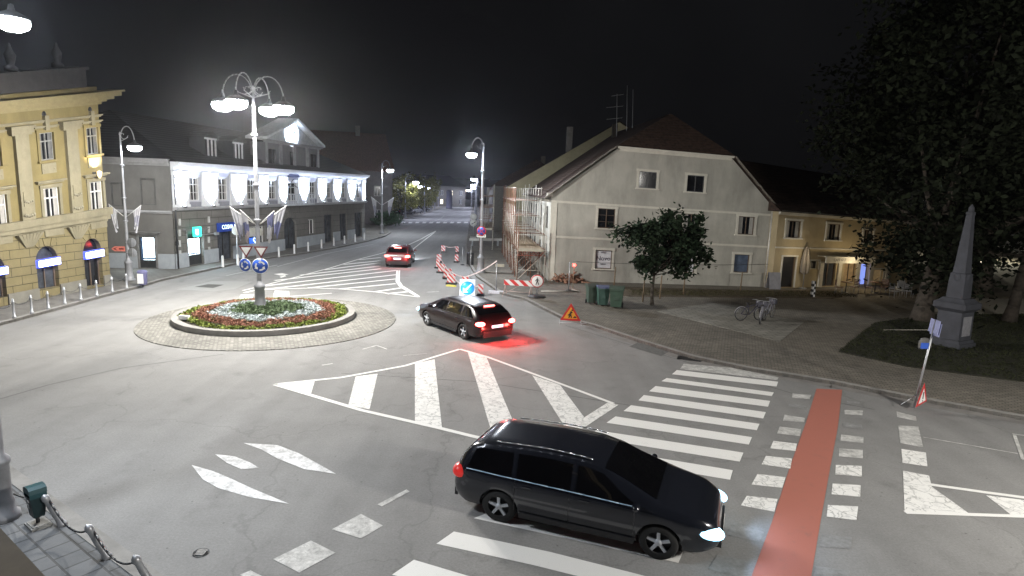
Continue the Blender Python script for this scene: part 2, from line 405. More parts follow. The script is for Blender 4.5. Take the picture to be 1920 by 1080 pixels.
def window(F, par, hole, fm, pm, surround=None, sw=.12, mull=(1,), bars=(), transom=None, sill=True, curtain=None, depth=.16, name='window', proud=.05):
    a, b, c, d = hole; t = .05
    f = F.mb()
    for x0, x1, z0, z1 in ((a, a+t, c, d), (b-t, b, c, d), (a+t, b-t, c, c+t), (a+t, b-t, d-t, d)): f.box(x0, x1, depth-.06, depth, z0, z1)
    ww = b-a
    for k in mull: 
        xm = a+ww*(k/(len(mull)+1)); f.box(xm-.03, xm+.03, depth-.055, depth-.003, c+t, d-t)
    if transom: f.box(a+t, b-t, depth-.058, depth-.006, c+(d-c)*transom-.03, c+(d-c)*transom+.03)
    for k in bars: f.box(a+t, b-t, depth-.045, depth-.012, c+(d-c)*k-.012, c+(d-c)*k+.012)
    fo = f.build(name, fm, par)
    p = F.mb(); p.add([(a, depth-.004, c), (b, depth-.004, c), (b, depth-.004, d), (a, depth-.004, d)], [(0, 1, 2, 3)])
    p.build('pane', pm, fo)
    if curtain:
        q = F.mb()
        for (k0, k1) in ((0.06, .3), (.72, .95)):
            n = 6; xs = [a+ww*(k0+(k1-k0)*i/n) for i in range(n+1)]
            q.add([(x, depth-.012-(.008 if i % 2 else 0), z) for i, x in enumerate(xs) for z in (c+.03, d-.03)], [(2*i, 2*i+2, 2*i+3, 2*i+1) for i in range(n)])
        q.build('curtain', curtain, fo)
    if surround:
        g = F.mb()
        g.box(a-sw, a, -proud, .01, c, d); g.box(b, b+sw, -proud, .01, c, d); g.box(a-sw-.03, b+sw+.03, -proud-.03, .012, d, d+sw)
        if sill: g.box(a-sw-.05, b+sw+.05, -proud-.08, .014, c-.09, c)
        g.build('surround', surround, fo)
    return fo

def leaves(name, pts, size, m, parent=None, flat=.0, aspect=.55, nrm=None):
    """a mesh of small leaf faces at the given points"""
    n = len(pts); pts = np.asarray(pts, float)
    th = rng.uniform(0, 2*np.pi, n); el = rng.normal(0, .55, n)*(1-flat)
    d = np.stack([np.cos(th)*np.cos(el), np.sin(th)*np.cos(el), np.sin(el)], 1)
    q = rng.normal(0, 1, (n, 3))*np.array([1-flat, 1-flat, 1])+np.array([0, 0, .9]); s = np.cross(d, q); s /= np.linalg.norm(s, axis=1)[:, None]+1e-9
    sz = size*rng.uniform(.6, 1.35, n)[:, None]
    a = pts-d*sz*.5; b = pts+s*sz*aspect*.5; c = pts+d*sz*.5; e = pts-s*sz*aspect*.5
    v = np.stack([a, b, c, e], 1).reshape(-1, 3)
    me = bpy.data.meshes.new(name); me.vertices.add(4*n); me.vertices.foreach_set('co', v.ravel())
    me.loops.add(4*n); me.loops.foreach_set('vertex_index', np.arange(4*n)); me.polygons.add(n)
    me.polygons.foreach_set('loop_start', np.arange(n)*4); me.polygons.foreach_set('loop_total', np.full(n, 4)); me.update(); me.validate()
    me.materials.append(m)
    o = bpy.data.objects.new(name, me); COL.objects.link(o)
    if parent: o.parent = parent
    return o
ORD = ['first', 'second', 'third', 'fourth', 'fifth', 'sixth', 'seventh', 'eighth', 'ninth', 'tenth', 'eleventh', 'twelfth', 'thirteenth', 'fourteenth', 'fifteenth', 'sixteenth']
# ------------------------------------------------------------------ shared materials
ASPH = asphalt('asphalt', .25)
PAINT = paint('road_paint', (.86, .85, .82), crack=.0, wear=.14)
PAINTC = paint('cracked_road_paint', (.86, .85, .82), crack=.5, wear=.4, cscale=3.4)
PAINTW = paint('worn_road_paint', crack=.5, wear=1.0, cscale=4)
REDL = paint('red_cycle_paint', (.42, .15, .11), crack=0, wear=.25, under=.12)
PAV = paving('paving', (.205, .182, .148), (.09, .085, .075), .24, .12, R(20))
PAVL = paving('pale_paving', (.26, .25, .22), (.1, .095, .085), .6, .3, R(-8), var=.12)
PAVB = paving('grey_paving', (.16, .165, .17), (.09, .09, .09), .4, .4, R(35), var=.08)
COBB = paving('cobbles', (.25, .24, .215), (.16, .155, .14), .17, .13, R(10), var=.3, ms=.022)
KERB = mat('kerb_stone', (.25, .24, .225), .85, var=.25, scale=2, bump=.2)
CONC = mat('concrete', (.36, .355, .34), .85, var=.15, scale=4, bump=.15)
STEEL = mat('galvanised_steel', (.42, .43, .45), .42, .6, var=.12, scale=6)
POSTM = mat('grey_post_paint', (.26, .265, .28), .5, .2, var=.12, scale=5)
DARKM = mat('dark_metal', (.05, .052, .055), .45, .5, var=.2, scale=6)
BLACK = mat('black_plastic', (.02, .02, .022), .5, var=.2)
WHITE = mat('white_paint', (.75, .75, .73), .5, var=.06)
REDM = mat('red_paint', (.5, .03, .03), .45, var=.08)
BLUEM = mat('blue_sign_face', (.02, .08, .42), .4, var=.04)
YELM = mat('yellow_sign_face', (.75, .42, .04), .45, var=.05)
GLASS = mat('dark_window_glass', (.012, .013, .016), .07, var=.3, scale=1.5)
GLASS2 = mat('dim_window_glass', (.05, .055, .065), .1, var=.5, scale=2.5)
CURT = mat('curtain_cloth', (.35, .34, .32), .9, var=.1)
WFR = mat('white_window_frame', (.62, .62, .60), .5, var=.08)
BFR = mat('brown_window_frame', (.12, .085, .06), .6, var=.15)
LAMPE = mat('lamp_glow', (1, 1, 1), .3, var=0, emit=24, ecol=(.93, .96, 1))
LAMPF = mat('far_lamp_glow', (1, 1, 1), .3, var=0, emit=25, ecol=(.72, .76, 1))
WOOD = mat('raw_wood', (.22, .16, .10), .8, var=.25, scale=9, bump=.2)
RUST = mat('rusty_steel', (.20, .085, .05), .75, .2, var=.35, scale=9)
BARK = mat('bark', (.055, .045, .035), .9, var=.4, scale=7, bump=.7, bscale=18)

# ------------------------------------------------------------------ ground
def S(name, mb, m, kind='structure'):
    return tag(mb.build(name, m), kind=kind)
SW = .12
S('road', MB().add([(-700, -200, 0), (700, -200, 0), (700, 1500, 0), (-700, 1500, 0)], [(0, 1, 2, 3)]), ASPH)
def gp(pts, z=0.0): return [tuple(G(x, y, z))[:2] for x, y in pts]
def kerb(line, wid=.16, z=SW+.012, inner=1, drop=None):
    """kerb stones along a ground polyline; inner=+1 puts the stone on the left of the direction"""
    mb = MB(); P = [Vector(p) for p in line]; off = []
    for i in range(len(P)):
        a = P[max(i-1, 0)]; b = P[min(i+1, len(P)-1)]; t = (b-a).normalized(); off.append(Vector((-t.y, t.x))*wid*inner)
    for i in range(len(P)-1):
        q = [P[i], P[i+1], P[i+1]+off[i+1], P[i]+off[i]]
        mb.slab([(v.x, v.y) for v in q], -.02, z)
    return mb
right_edge = [(984, 563), (1012, 578), (1052, 598), (1110, 613), (1200, 643), (1300, 674), (1400, 695), (1560, 721), (1700, 749), (1920, 789), (2300, 868)]
street_edge = [(886, 384), (882, 400), (876, 430), (871, 462), (876, 492), (893, 520), (938, 552), (984, 563)]
RE = gp(street_edge[:-1]+right_edge)
poly = RE+[(90, 12), (90, 420), gp([(886, 384)])[0]]
poly = RE+[(90, RE[-1][1]), (90, 420), (RE[0][0]+1, 420)]
S('pavement', MB().slab(poly, -.02, SW), PAV)
S('kerb_edge', kerb(RE, .2), KERB)
# gutter of pale stones in front of the right kerb
g0 = [Vector(p) for p in gp(right_edge[3:])]
gm = MB()
for a, b in zip(g0[:-1], g0[1:]):
    t = (b-a).normalized(); n = Vector((t.y, -t.x))*.42
    gm.add([(a.x, a.y, .004), (b.x, b.y, .004), (b.x+n.x, b.y+n.y, .004), (a.x+n.x, a.y+n.y, .004)], [(0, 1, 2, 3)])
S('gutter', gm, mat('gutter_concrete', (.21, .2, .19), .85, var=.25, scale=2))
# left pavement in front of the yellow building and the town hall
left_edge = [(-420, 745), (-200, 675), (0, 611), (100, 584), (200, 556), (262, 540), (300, 528), (390, 508), (470, 490), (560, 478), (640, 464), (690, 453), (722, 444), (733, 437), (724, 429), (690, 422)]
LE = gp(left_edge)
poly = LE+[(-90, LE[-1][1]), (-90, LE[0][1])]
S('pavement', MB().slab(poly, -.02, SW), paving('left_paving', (.17, .16, .14), (.09, .085, .075), .5, .25, R(5), var=.1))
S('kerb_edge', kerb(LE, .2), KERB)
far_left = gp([(744, 415), (765, 409), (800, 400), (835, 389), (858, 381)])
S('pavement', MB().slab(far_left+[(far_left[-1][0]-6, far_left[-1][1]+60), (-120, far_left[-1][1]+60), (-120, far_left[0][1])], -.02, SW), PAV)
S('kerb_edge', kerb(far_left, .25), KERB)
# bottom-left pavement with its wide flat kerb
bl = [(-260, 660), (-60, 812), (0, 868), (60, 912), (130, 964), (215, 1026), (300, 1088), (460, 1210)]
BL = gp(bl)
S('pavement', MB().slab(BL+[(BL[-1][0], -6), (-40, -6), (-40, BL[0][1])], -.02, SW), PAVB)
S('kerb_edge', kerb(BL, .28, inner=-1), KERB)
# lawn in the park and dark planting soil round the tree and bikes
GRASS = mat('lawn_soil', (.022, .022, .012), .95, var=.5, scale=1.5, bump=.5, bscale=20)
LAWN = gp([(1572, 660), (1640, 606), (1745, 590), (1990, 590), (2300, 640), (2300, 800), (1920, 717), (1700, 688)], SW)
S('lawn', MB().slab(LAWN, 0, SW+.03), GRASS)
LAWN2 = gp([(1560, 548), (1700, 556), (2300, 565), (2300, 470), (1740, 470), (1700, 520)], SW)
S('park_ground', MB().slab(LAWN2, 0, SW+.02), mat('park_earth', (.10, .085, .055), .95, var=.4, scale=.8))
BED = gp([(1180, 556), (1560, 560), (1640, 545), (1660, 541), (1446, 545), (1160, 538), (1100, 544)], SW)
S('soil_strip', MB().slab(BED, 0, SW+.018), mat('bare_soil', (.085, .065, .042), .95, var=.45, scale=2, bump=.5))
PATCH = gp([(1232, 584), (1335, 568), (1508, 604), (1462, 641)], SW)
S('paved_patch', MB().slab(PATCH, 0, SW+.012), PAVL)

# ------------------------------------------------------------------ road markings
def marks(polys, m, z=.006):
    mb = MB()
    for p in polys:
        q = gp(p); mb.add([(x, y, z) for x, y in q], [tuple(range(len(q)))])
    return S('road_marking', mb, m)
def line(pts, wid=.13, z=.008, m=None, dash=None):
    mb = MB(); P = [Vector(p) for p in gp(pts)]
    for a, b in zip(P[:-1], P[1:]):
        t = (b-a); L = t.length; t.normalize(); n = Vector((-t.y, t.x))*wid/2
        mb.add([(a.x-n.x, a.y-n.y, z), (b.x-n.x, b.y-n.y, z), (b.x+n.x, b.y+n.y, z), (a.x+n.x, a.y+n.y, z)], [(0, 1, 2, 3)])
        z += .0004
    return S('road_marking', mb, m or PAINT)
# traffic island painted in front
marks([[(515, 721), (590, 715), (583, 739)], [(667, 706), (708, 701), (693, 768), (653, 760)], [(778, 681), (815, 674), (829, 805), (778, 792)]], PAINTC)
marks([[(876, 657), (912, 670), (985, 845), (932, 845)], [(998, 704), (1050, 722), (1098, 786), (1065, 810)]], PAINTC)
line([(515, 721), (680, 770), (820, 802), (905, 823), (1010, 845)], .16)
line([(515, 721), (640, 708), (760, 686), (862, 655), (912, 669), (1040, 716), (1150, 757)], .14)
line([(1150, 757), (1062, 814), (1010, 845)], .34, m=PAINTC)
# zebra crossing
Z = [[(1282, 682), (1372, 690), (1460, 708), (1457, 713), (1275, 692)], [(1269, 694), (1459, 716), (1456, 725), (1260, 702)],
     [(1250, 709), (1451, 736), (1447, 743), (1240, 715)], [(1229, 724), (1444, 752), (1440, 763), (1217, 734)],
     [(1207, 741), (1436, 773), (1431, 785), (1197, 751)], [(1183, 760), (1424, 795), (1419, 807), (1169, 771)],
     [(1154, 781), (1410, 820), (1404, 834), (1137, 793)], [(1118, 807), (1394, 849), (1387, 866), (1102, 820)],
     [(1078, 833), (1374, 882), (1369, 900), (1058, 848)], [(1030, 866), (1350, 920), (1340, 942), (1008, 882)],
     [(975, 905), (1325, 972), (1312, 996), (950, 925)], [(915, 962), (1281, 1035), (1272, 1056), (888, 972)],
     [(851, 997), (1030, 1035), (1200, 1078), (1320, 1110), (1300, 1135), (1000, 1060), (818, 1020)], [(776, 1050), (870, 1078), (1000, 1115), (980, 1150), (735, 1078)]]
marks(Z[:1], PAINTW); marks(Z[1:], PAINT)
# squares beside the cycle crossing
Lc = [[(1486, 738), (1521, 741), (1518, 749), (1485, 746)], [(1471, 778), (1509, 784), (1508, 792), (1468, 789)], [(1462, 800), (1502, 805), (1500, 818), (1457, 813)],
      [(1450, 827), (1494, 832), (1492, 846), (1444, 841)], [(1436, 855), (1485, 860), (1482, 879), (1428, 871)], [(1420, 889), (1473, 895), (1467, 915), (1409, 909)],
      [(1400, 930), (1458, 936), (1452, 960), (1389, 948)]]
Rc = [[(1583, 769), (1618, 770), (1617, 779), (1584, 777)], [(1577, 815), (1619, 820), (1619, 831), (1576, 827)],
      [(1573, 841), (1618, 844), (1618, 860), (1573, 856)], [(1567, 872), (1616, 874), (1616, 894), (1566, 890)], [(1561, 907), (1614, 910), (1613, 932), (1559, 927)],
      [(1552, 947), (1609, 950), (1606, 976), (1550, 969)]]
marks(Lc[:3]+Rc[:3], PAINTW); marks(Lc[3:]+Rc[3:], PAINTC)
marks([[(1480, 757), (1512, 761), (1510, 767), (1477, 763)], [(1588, 752), (1612, 754), (1611, 758), (1587, 757)], [(1580, 792), (1615, 796), (1618, 805), (1581, 801)],
       [(1541, 1002), (1597, 1008), (1596, 1030), (1536, 1025)], [(1376, 980), (1436, 992), (1424, 1016), (1362, 1003)], [(1345, 1040), (1410, 1054), (1398, 1085), (1328, 1068)],
       [(1530, 1062), (1594, 1070), (1592, 1100), (1522, 1092)]], paint('ghost_road_paint', (.42, .42, .42), crack=.5, wear=1.6, cscale=5))
marks([[(1531, 729), (1579, 731), (1571, 800), (1556, 880), (1538, 980), (1516, 1110), (1398, 1110), (1447, 980), (1483, 870), (1512, 790)]], REDL, .005)
# stop-line blocks on the right
marks([[(1681, 772), (1717, 781), (1719, 790), (1682, 782)], [(1684, 798), (1722, 800), (1731, 839), (1688, 831)]], PAINTW)
marks([[(1690, 842), (1736, 849), (1739, 875), (1692, 868)], [(1693, 883), (1742, 892), (1747, 913), (1818, 964), (1696, 961)], [(1849, 929), (1920, 938), (1990, 950), (2040, 975), (1896, 966)]], PAINTC)
line([(1745, 909), (1850, 924), (2060, 952)], .13); line([(1697, 961), (1900, 968), (2060, 974)], .12)
line([(1731, 820), (1909, 851)], .05, m=PAINTW); line([(1898, 814), (1990, 826)], .08, m=PAINTW); line([(1902, 816), (1918, 862)], .08, m=PAINTW)
# worn arrows and dashes in the left foreground
marks([[(359, 872), (400, 884), (436, 899), (470, 915), (542, 945), (470, 933), (410, 916), (380, 899)], [(457, 831), (520, 835), (560, 850), (600, 872), (630, 889), (570, 880), (520, 860), (490, 843)],
       [(403, 852), (440, 856), (470, 868), (486, 878), (452, 880), (425, 868)]], paint('bright_worn_paint', (.85, .85, .85), crack=.2, wear=.7, cscale=5))
marks([[(622, 993), (677, 964), (718, 986), (677, 1010)], [(512, 1049), (583, 1014), (629, 1037), (561, 1074)], [(708, 946), (762, 918), (768, 922), (716, 950)], [(450, 1078), (470, 1070), (500, 1085), (480, 1100)]], PAINTW)
# hatched area beyond the island
H = [((673, 487), (714, 483)), ((644, 496), (712, 489)), ((608, 506), (712, 493)), ((563, 516), (712, 499)), ((515, 526), (714, 504)), ((480, 538), (744, 507)), ((494, 543), (744, 515)),
     ((578, 540), (743, 523)), ((635, 542), (742, 532)), ((705, 547), (751, 540)), ((725, 551), (765, 547))]
for a, b in H: line([a, b], .3, z=.006)
line([(455, 545), (480, 539), (550, 521), (621, 502), (673, 486), (716, 475), (760, 462), (790, 448), (817, 433)], .14)
line([(817, 434), (800, 447), (776, 466), (770, 475)], .14)
line([(496, 543), (589, 540), (638, 542), (700, 547), (760, 554), (785, 557)], .16)
line([(745, 507), (744, 528), (751, 538), (785, 557)], .16); line([(749, 507), (748, 527), (754, 536), (786, 556)], .1, z=.012)
line([(520, 500), (606, 477), (700, 458)], .1, m=PAINTW)
line([(424, 517), (520, 497)], .12, m=PAINTW)
marks([[(512, 556), (542, 555), (542, 546), (515, 545)], [(449, 562), (472, 560), (476, 552), (451, 553)], [(513, 514), (529, 512), (541, 515), (527, 517)], [(524, 519), (534, 516), (537, 518), (527, 521)]], PAINT)
line([(543, 556), (622, 550)], .12); line([(458, 549), (479, 544)], .2)
line([(680, 655), (706, 648), (726, 655)], .06, m=PAINTW); line([(756, 667), (800, 663)], .05, m=PAINTW); line([(604, 685), (624, 682)], .08, m=PAINTW); line([(800, 548), (823, 547)], .1, m=PAINTW)
marks([[(330, 543), (398, 527), (474, 528), (440, 542), (400, 546)]], paint('pale_patch', (.3, .3, .29), crack=0, wear=.3, under=.2), .004)
marks([[(365, 538), (390, 533), (420, 534), (400, 540)]], mat('asphalt_patch', (.09, .09, .085), .9), .006)
# far crossing
marks([[(x, 416), (x+7, 416), (x+5, 418.6), (x-2, 418.6)] for x in range(754, 884, 13)], PAINT)
line([(752, 421), (790, 420)], .3, m=PAINTW); line([(755, 413), (800, 408)], .2, m=PAINTW); line([(806, 418), (826, 410), (833, 404)], .12, m=PAINTW)
# drain covers and manholes
def cover(px, py, r, name='manhole_cover'):
    p = G(px, py); mb = MB()
    mb.lathe([(0, .012), (r*.86, .012), (r*.86, .008), (r*.9, .008), (r*.9, .014), (r, .014), (r, 0)], n=20)
    for i in range(-2, 3): mb.box(-r*.6, r*.6, i*r*.25-.012, i*r*.25+.012, .0125, .016)
    o = mb.build(name, DARKM, loc=(p.x, p.y, 0)); return tag(o, kind='structure')
cover(377, 1037, .13); cover(1010, 556, .3)
p = G(1293, 672.5); mb = MB(); mb.box(-.45, .45, -.3, .3, .004, .01)
for i in range(9): mb.box(-.42+i*.1, -.38+i*.1, -.27, .27, .011, .018)
tag(mb.build('drain_grate', DARKM, loc=(p.x, p.y, 0), rz=R(-22)), kind='structure')

# ------------------------------------------------------------------ roundabout
IC = Vector((-11.25, 27.75, 0)); IR = 3.92
def ring(r0, r1, z0, z1, n=96, c=IC):
    mb = MB(); vs = []
    for i in range(n):
        a = 2*math.pi*i/n; x, y = math.cos(a), math.sin(a)
        vs += [(c.x+x*r0, c.y+y*r0, z0), (c.x+x*r1, c.y+y*r1, z0), (c.x+x*r1, c.y+y*r1, z1), (c.x+x*r0, c.y+y*r0, z1)]
    fs = []
    for i in range(n):
        a, b = 4*i, 4*((i+1) % n)
        fs += [(a+1, b+1, b+2, a+2), (a+3, a+2, b+2, b+3), (a, a+3, b+3, b)]
    return mb.add(vs, fs)
OC = Vector((-10.75, 27.2, 0)); OR = 5.3
S('roundabout_apron', ring(.1, OR, -.02, .022, c=OC), COBB)
S('apron_edge', ring(OR, OR+.12, -.02, .026, c=OC), COBB)
S('roundabout_kerb', ring(IR-.3, IR, 0, .24), KERB)
soil = MB(); n = 64; vs = [(IC.x, IC.y, .42)]
for k, (r, z) in enumerate(((1.27, .38), (2.36, .31), (3.18, .23), (IR-.29, .16))):
    vs += [(IC.x+r*math.cos(2*math.pi*i/n), IC.y+r*math.sin(2*math.pi*i/n), z) for i in range(n)]
fs = [(0, 1+i, 1+(i+1) % n) for i in range(n)]+[(1+k*n+i, 1+(k+1)*n+i, 1+(k+1)*n+(i+1) % n, 1+k*n+(i+1) % n) for k in range(3) for i in range(n)]
S('flower_bed_soil', soil.add(vs, fs), mat('bed_soil', (.03, .026, .016), .95, var=.4, scale=4))
def bedz(r): return np.interp(r, [0, 1.27, 2.36, 3.18, 3.65], [.42, .38, .31, .23, .16])
def bed(name, label, r0, r1, m, n, size, h, spare=None):
    pts = []; 
    # plants as clumps
    k = int(n/26)
    for _ in range(k):
        r = math.sqrt(random.uniform(r0*r0, r1*r1)); a = random.uniform(0, 2*math.pi)
        r += .14*math.sin(a*5+r0)+.08*math.sin(a*13)
        r *= .905; r = min(max(r, .25), 3.55); cx, cy = IC.x+r*math.cos(a), IC.y+r*math.sin(a); hh = h*random.uniform(.25, .65); rad = random.uniform(.04, .085)
        for _ in range(26):
            pts.append((cx+random.gauss(0, rad), cy+random.gauss(0, rad), float(bedz(r))+hh*random.uniform(.15, 1)))
    o = leaves(name, pts, size, m); return tag(o, label, 'flowers', kind='stuff')
bed('green_foliage_plants', 'low green foliage plants in the middle of the roundabout bed', 0, 1.75, leafmat('bed_green', (.10, .14, .075)), 11000, .1, .26)
bed('white_flowers', 'ring of small white flowers around the green middle of the roundabout', 1.7, 2.6, leafmat('bed_white', (.46, .51, .52), .35), 9000, .085, .22)
bed('pale_undergrowth', 'grey green leaves between the white flowers on the roundabout', 1.6, 2.7, leafmat('bed_greygreen', (.15, .19, .15)), 5000, .08, .16)
bed('red_flowers', 'wide ring of red flowering plants on the roundabout bed', 2.6, 3.45, leafmat('bed_red', (.27, .13, .09), .5), 14000, .085, .22)
bed('red_undergrowth', 'brown red leaves under the red flowers of the roundabout', 2.55, 3.5, leafmat('bed_brown', (.15, .1, .05)), 6000, .09, .14)
bed('yellow_green_plants', 'outer ring of yellow green leafy plants by the roundabout kerb', 3.45, 3.9, leafmat('bed_lime', (.18, .22, .05), .6), 10000, .1, .2)

# ------------------------------------------------------------------ street lamps
WARM = (1, .965, .9); COOL = (.84, .91, 1)
def lantern_mesh(k=1.0):
    cap = MB().lathe([(0, .34*k), (.05*k, .32*k), (.07*k, .2*k), (.2*k, .13*k), (.33*k, .05*k), (.36*k, 0), (.33*k, 0), (.30*k, .04*k), (0, .1*k)], n=18)
    bowl = MB().lathe([(.31*k, .02*k), (.34*k, -.07*k), (.3*k, -.17*k), (.17*k, -.25*k), (0, -.27*k)], n=18)
    return cap, bowl
def street_lamp(label, px, py, h, arms, group='ornate street lamps', power=900, col=WARM, z=SW, base_w=.2, rise=.9, glow=None, scale=1.0, hub=False, shaft=.075):
    """arms: list of (angle, length). h: height of the lantern above the base"""
    p = G(px, py, z); t = T('street_lamp', label, 'street lamp', (p.x, p.y, z), 0, group)
    b = MB().lathe([(0, 0), (base_w*1.55, 0), (base_w*1.55, .1), (base_w*1.2, .14), (base_w*1.15, .32), (base_w, .4), (base_w*.95, 1.0), (base_w*1.12, 1.05), (base_w*1.12, 1.12), (base_w*.7, 1.2), (shaft*1.25, 1.35)], n=12)
    b.build('base', POSTM, t)
    top = h+rise*.55
    s = MB().lathe([(shaft*1.25, 1.33), (shaft*1.1, h*.5), (shaft*.85, h*.8), (shaft*.6, top), (0, top+.02)], n=12)
    for q in (.45, .62, .86): s.lathe([(shaft*1.1, h*q-.05), (shaft*1.65, h*q-.03), (shaft*1.65, h*q+.03), (shaft*1.0, h*q+.06)], n=12)
    s.lathe([(0, top+.3), (.03, top+.25), (.06, top+.15), (.03, top+.05), (.05, top)], n=10)
    s.build('shaft', POSTM, t)
    for a, ln in arms:
        ca, sa = math.cos(a), math.sin(a); m = MB(); pts = []
        for i in range(13):
            th = math.pi*(1-i/12); r = ln/2
            pts.append((ca*(r+r*math.cos(th)), sa*(r+r*math.cos(th)), top-.25+rise*math.sin(th)*.95+(.0 if i < 7 else (i-6)/6*(h+.62-top+.0)*.35)))
        pts.append((ca*ln, sa*ln, h+.42*scale)); m.tube(pts, .026, 6)
        # scroll under the arm
        sc_ = [(ca*ln*(.12+.34*(k/10)*math.cos(k*.62)+.12), sa*ln*(.12+.34*(k/10)*math.cos(k*.62)+.12), top+.12+.3*(k/10)*math.sin(k*.62)) for k in range(11)]
        m.tube(sc_, .016, 5)
        m.cyl((0, 0, top-.25), (ca*ln*.55, sa*ln*.55, top-.02), .018, n=5)
        m.build('arm', POSTM, t)
        cap, bowl = lantern_mesh(scale)
        l = cap.build('lantern', DARKM, t, loc=(ca*ln, sa*ln, h))
        g = bowl.build('lamp_bowl', glow or LAMPE, l); g.visible_shadow = False
        light('lamp_light', 'POINT', (ca*ln, sa*ln, h+.015*scale), power, col, t, size=.08*scale)
    return t
def flag(par, p0, ang, ln, cols, drop=1.1, name='flag', label=None, lift=.6):
    """short pole leaning out of the post with a limp flag"""
    ca, sa = math.cos(ang), math.sin(ang)
    f = T('flag', label, 'flag', p0, 0, 'flags on the lamp posts')
    tip = (ca*ln, sa*ln, ln*lift)
    MB().cyl((0, 0, 0), tip, .02, .014, 6).build('flagpole', WHITE, f)
    # limp cloth hanging from the outer part of the pole, folded
    nu, nv = 10, 8; vs = []
    for i in range(nu+1):
        u = i/nu
        for j in range(nv+1):
            v = j/nv; q = .5+.5*u; q = q-.38*v*u
            fold = .06*math.sin(u*19+v*2)*(.3+v); x = q*ln
            vs.append((ca*x-sa*fold, sa*x+ca*fold, q*ln*lift-v*drop*(.75+.35*u+.12*math.sin(u*9))))
    mb = MB()
    k = len(cols)
    fs = [(i*(nv+1)+j, (i+1)*(nv+1)+j, (i+1)*(nv+1)+j+1, i*(nv+1)+j+1) for i in range(nu) for j in range(nv)]
    mb.add(vs, fs, smooth=True); mb.m = [min(k-1, (idx % nv)*k//nv) for idx in range(len(fs))]
    mb.build('cloth', [mat('flag_cloth_%d_%d_%d' % tuple(int(c*100) for c in c_), c_, .85, var=.08) for c_ in cols], f)
    return f
FW, FB, FR, FG = (.5, .5, .53), (.16, .17, .3), (.42, .36, .38), (.3, .3, .36)
# centre of the roundabout
CZ = .3; ctr = G(488, 580, CZ); ctr.z = 0; CH = ZAT(ctr, 493, 198)-CZ
ctrl = street_lamp('tall four-armed lamp post standing in the flower bed of the roundabout', 488, 580, CH, [(R(a), 1.25) for a in (15, 80, 195, 260)], power=2500, z=CZ, base_w=.23, rise=1.0, scale=1.35, shaft=.085)
for a, ln, cols, l in ((200, 1.0, (FW, FG), 'pale flag hanging to the left of the roundabout lamp post'), (250, .9, (FW, FB, FR), 'flag drooping in front of the roundabout lamp post'),
                       (20, 1.15, (FW, FB), 'long pale flag hanging to the right of the roundabout lamp post'), (340, .85, (FB, FW), 'blue topped flag hanging at the right side of the roundabout lamp post')):
    flag(None, (ctr.x+.12*math.cos(R(a)), ctr.y+.12*math.sin(R(a)), CZ+CH*.43), R(a), ln, cols, label=l, drop=1.05, lift=.75)
b243 = G(243, 526, SW); street_lamp('lamp post beside the corner of the yellow building with two pale flags', 243, 526, ZAT(b243, 258, 275)-SW, [(R(8), .75)], power=380, col=COOL, scale=1.1)
for a, l, cols in ((178, 'white flag hanging left of the lamp post near the yellow building', (FW,)), (2, 'white and blue flag hanging right of the lamp post near the yellow building', (FW, FG, FW))):
    flag(None, (b243.x, b243.y, SW+ZAT(b243, 243, 412)), R(a), .95, cols, drop=1.15, label=l, lift=.8)
b715 = G(716, 438, SW); street_lamp('lamp post at the far right end of the town hall pavement', 716, 438, ZAT(b715, 728, 318)-SW, [(R(10), 1.0)], power=2200, col=COOL, scale=1.3, shaft=.1)
for a, l in ((165, 'left pale flag on the lamp post past the town hall'), (10, 'right pale flag on the lamp post past the town hall')):
    flag(None, (b715.x, b715.y, ZAT(b715, 715, 385)), R(a), 1.5, (FW, FG), drop=1.7, label=l, lift=.7)
b905 = G(901, 511, SW); street_lamp('tall lamp post inside the roadworks left of the scaffolding', 901, 511, ZAT(b905, 888, 288)-SW, [(R(178), .85)], power=2600, col=COOL, scale=1.15, shaft=.1, base_w=.24)
# near left foreground: the post leaves the frame, its lantern hangs back into the corner
bn = G(6, 972, SW); HN = ZAT(bn, 30, 38)
lt = street_lamp('ornate grey lamp post in the bottom left corner beside the green bin', 6, 972, HN-SW, [(R(20), .1)], power=10, col=COOL, base_w=.17, shaft=.09)
bpy.data.objects.remove([c for c in lt.children if c.name.startswith('lamp_light')][0])
for c in [c for c in lt.children if c.name.startswith(('lantern', 'arm'))]:
    for cc in list(c.children): bpy.data.objects.remove(cc)
    bpy.data.objects.remove(c)
for (dx, dy) in ((.62, .45), (-.5, -.6), (1.2, -1.0)):
    m = MB(); top = HN+.3
    pts = [(dx*(.5-.5*math.cos(math.pi*i/10)), dy*(.5-.5*math.cos(math.pi*i/10)), top+.8*math.sin(math.pi*i/10)) for i in range(11)]+[(dx, dy, HN+.3)]
    m.tube(pts, .025, 6).build('arm', POSTM, lt)
    cap, bowl = lantern_mesh(.72); l = cap.build('lantern', DARKM, lt, loc=(dx, dy, HN-SW)); bowl.build('lamp_bowl', LAMPE, l).visible_shadow = False
    light('lamp_light', 'POINT', (dx, dy, HN-SW+.01), 600, COOL, lt, size=.12)
# the lamp post across the junction, just outside the right of the picture: it lights the zebra and the plaza
p = Vector((17.5, 3.0, 0)); ox, oy = PX((p.x, p.y, SW))
street_lamp('lamp post out of the picture at the right end of the zebra side', ox, oy, 8.6, [(R(150), 1.0)], power=7600, col=WARM, scale=1.1)
for _o in COL.objects:
    if _o.name.startswith('lamp_light') and abs(_o.data.energy-7600) < 1: _o.data.shadow_soft_size = .8; _o.location.z -= .7
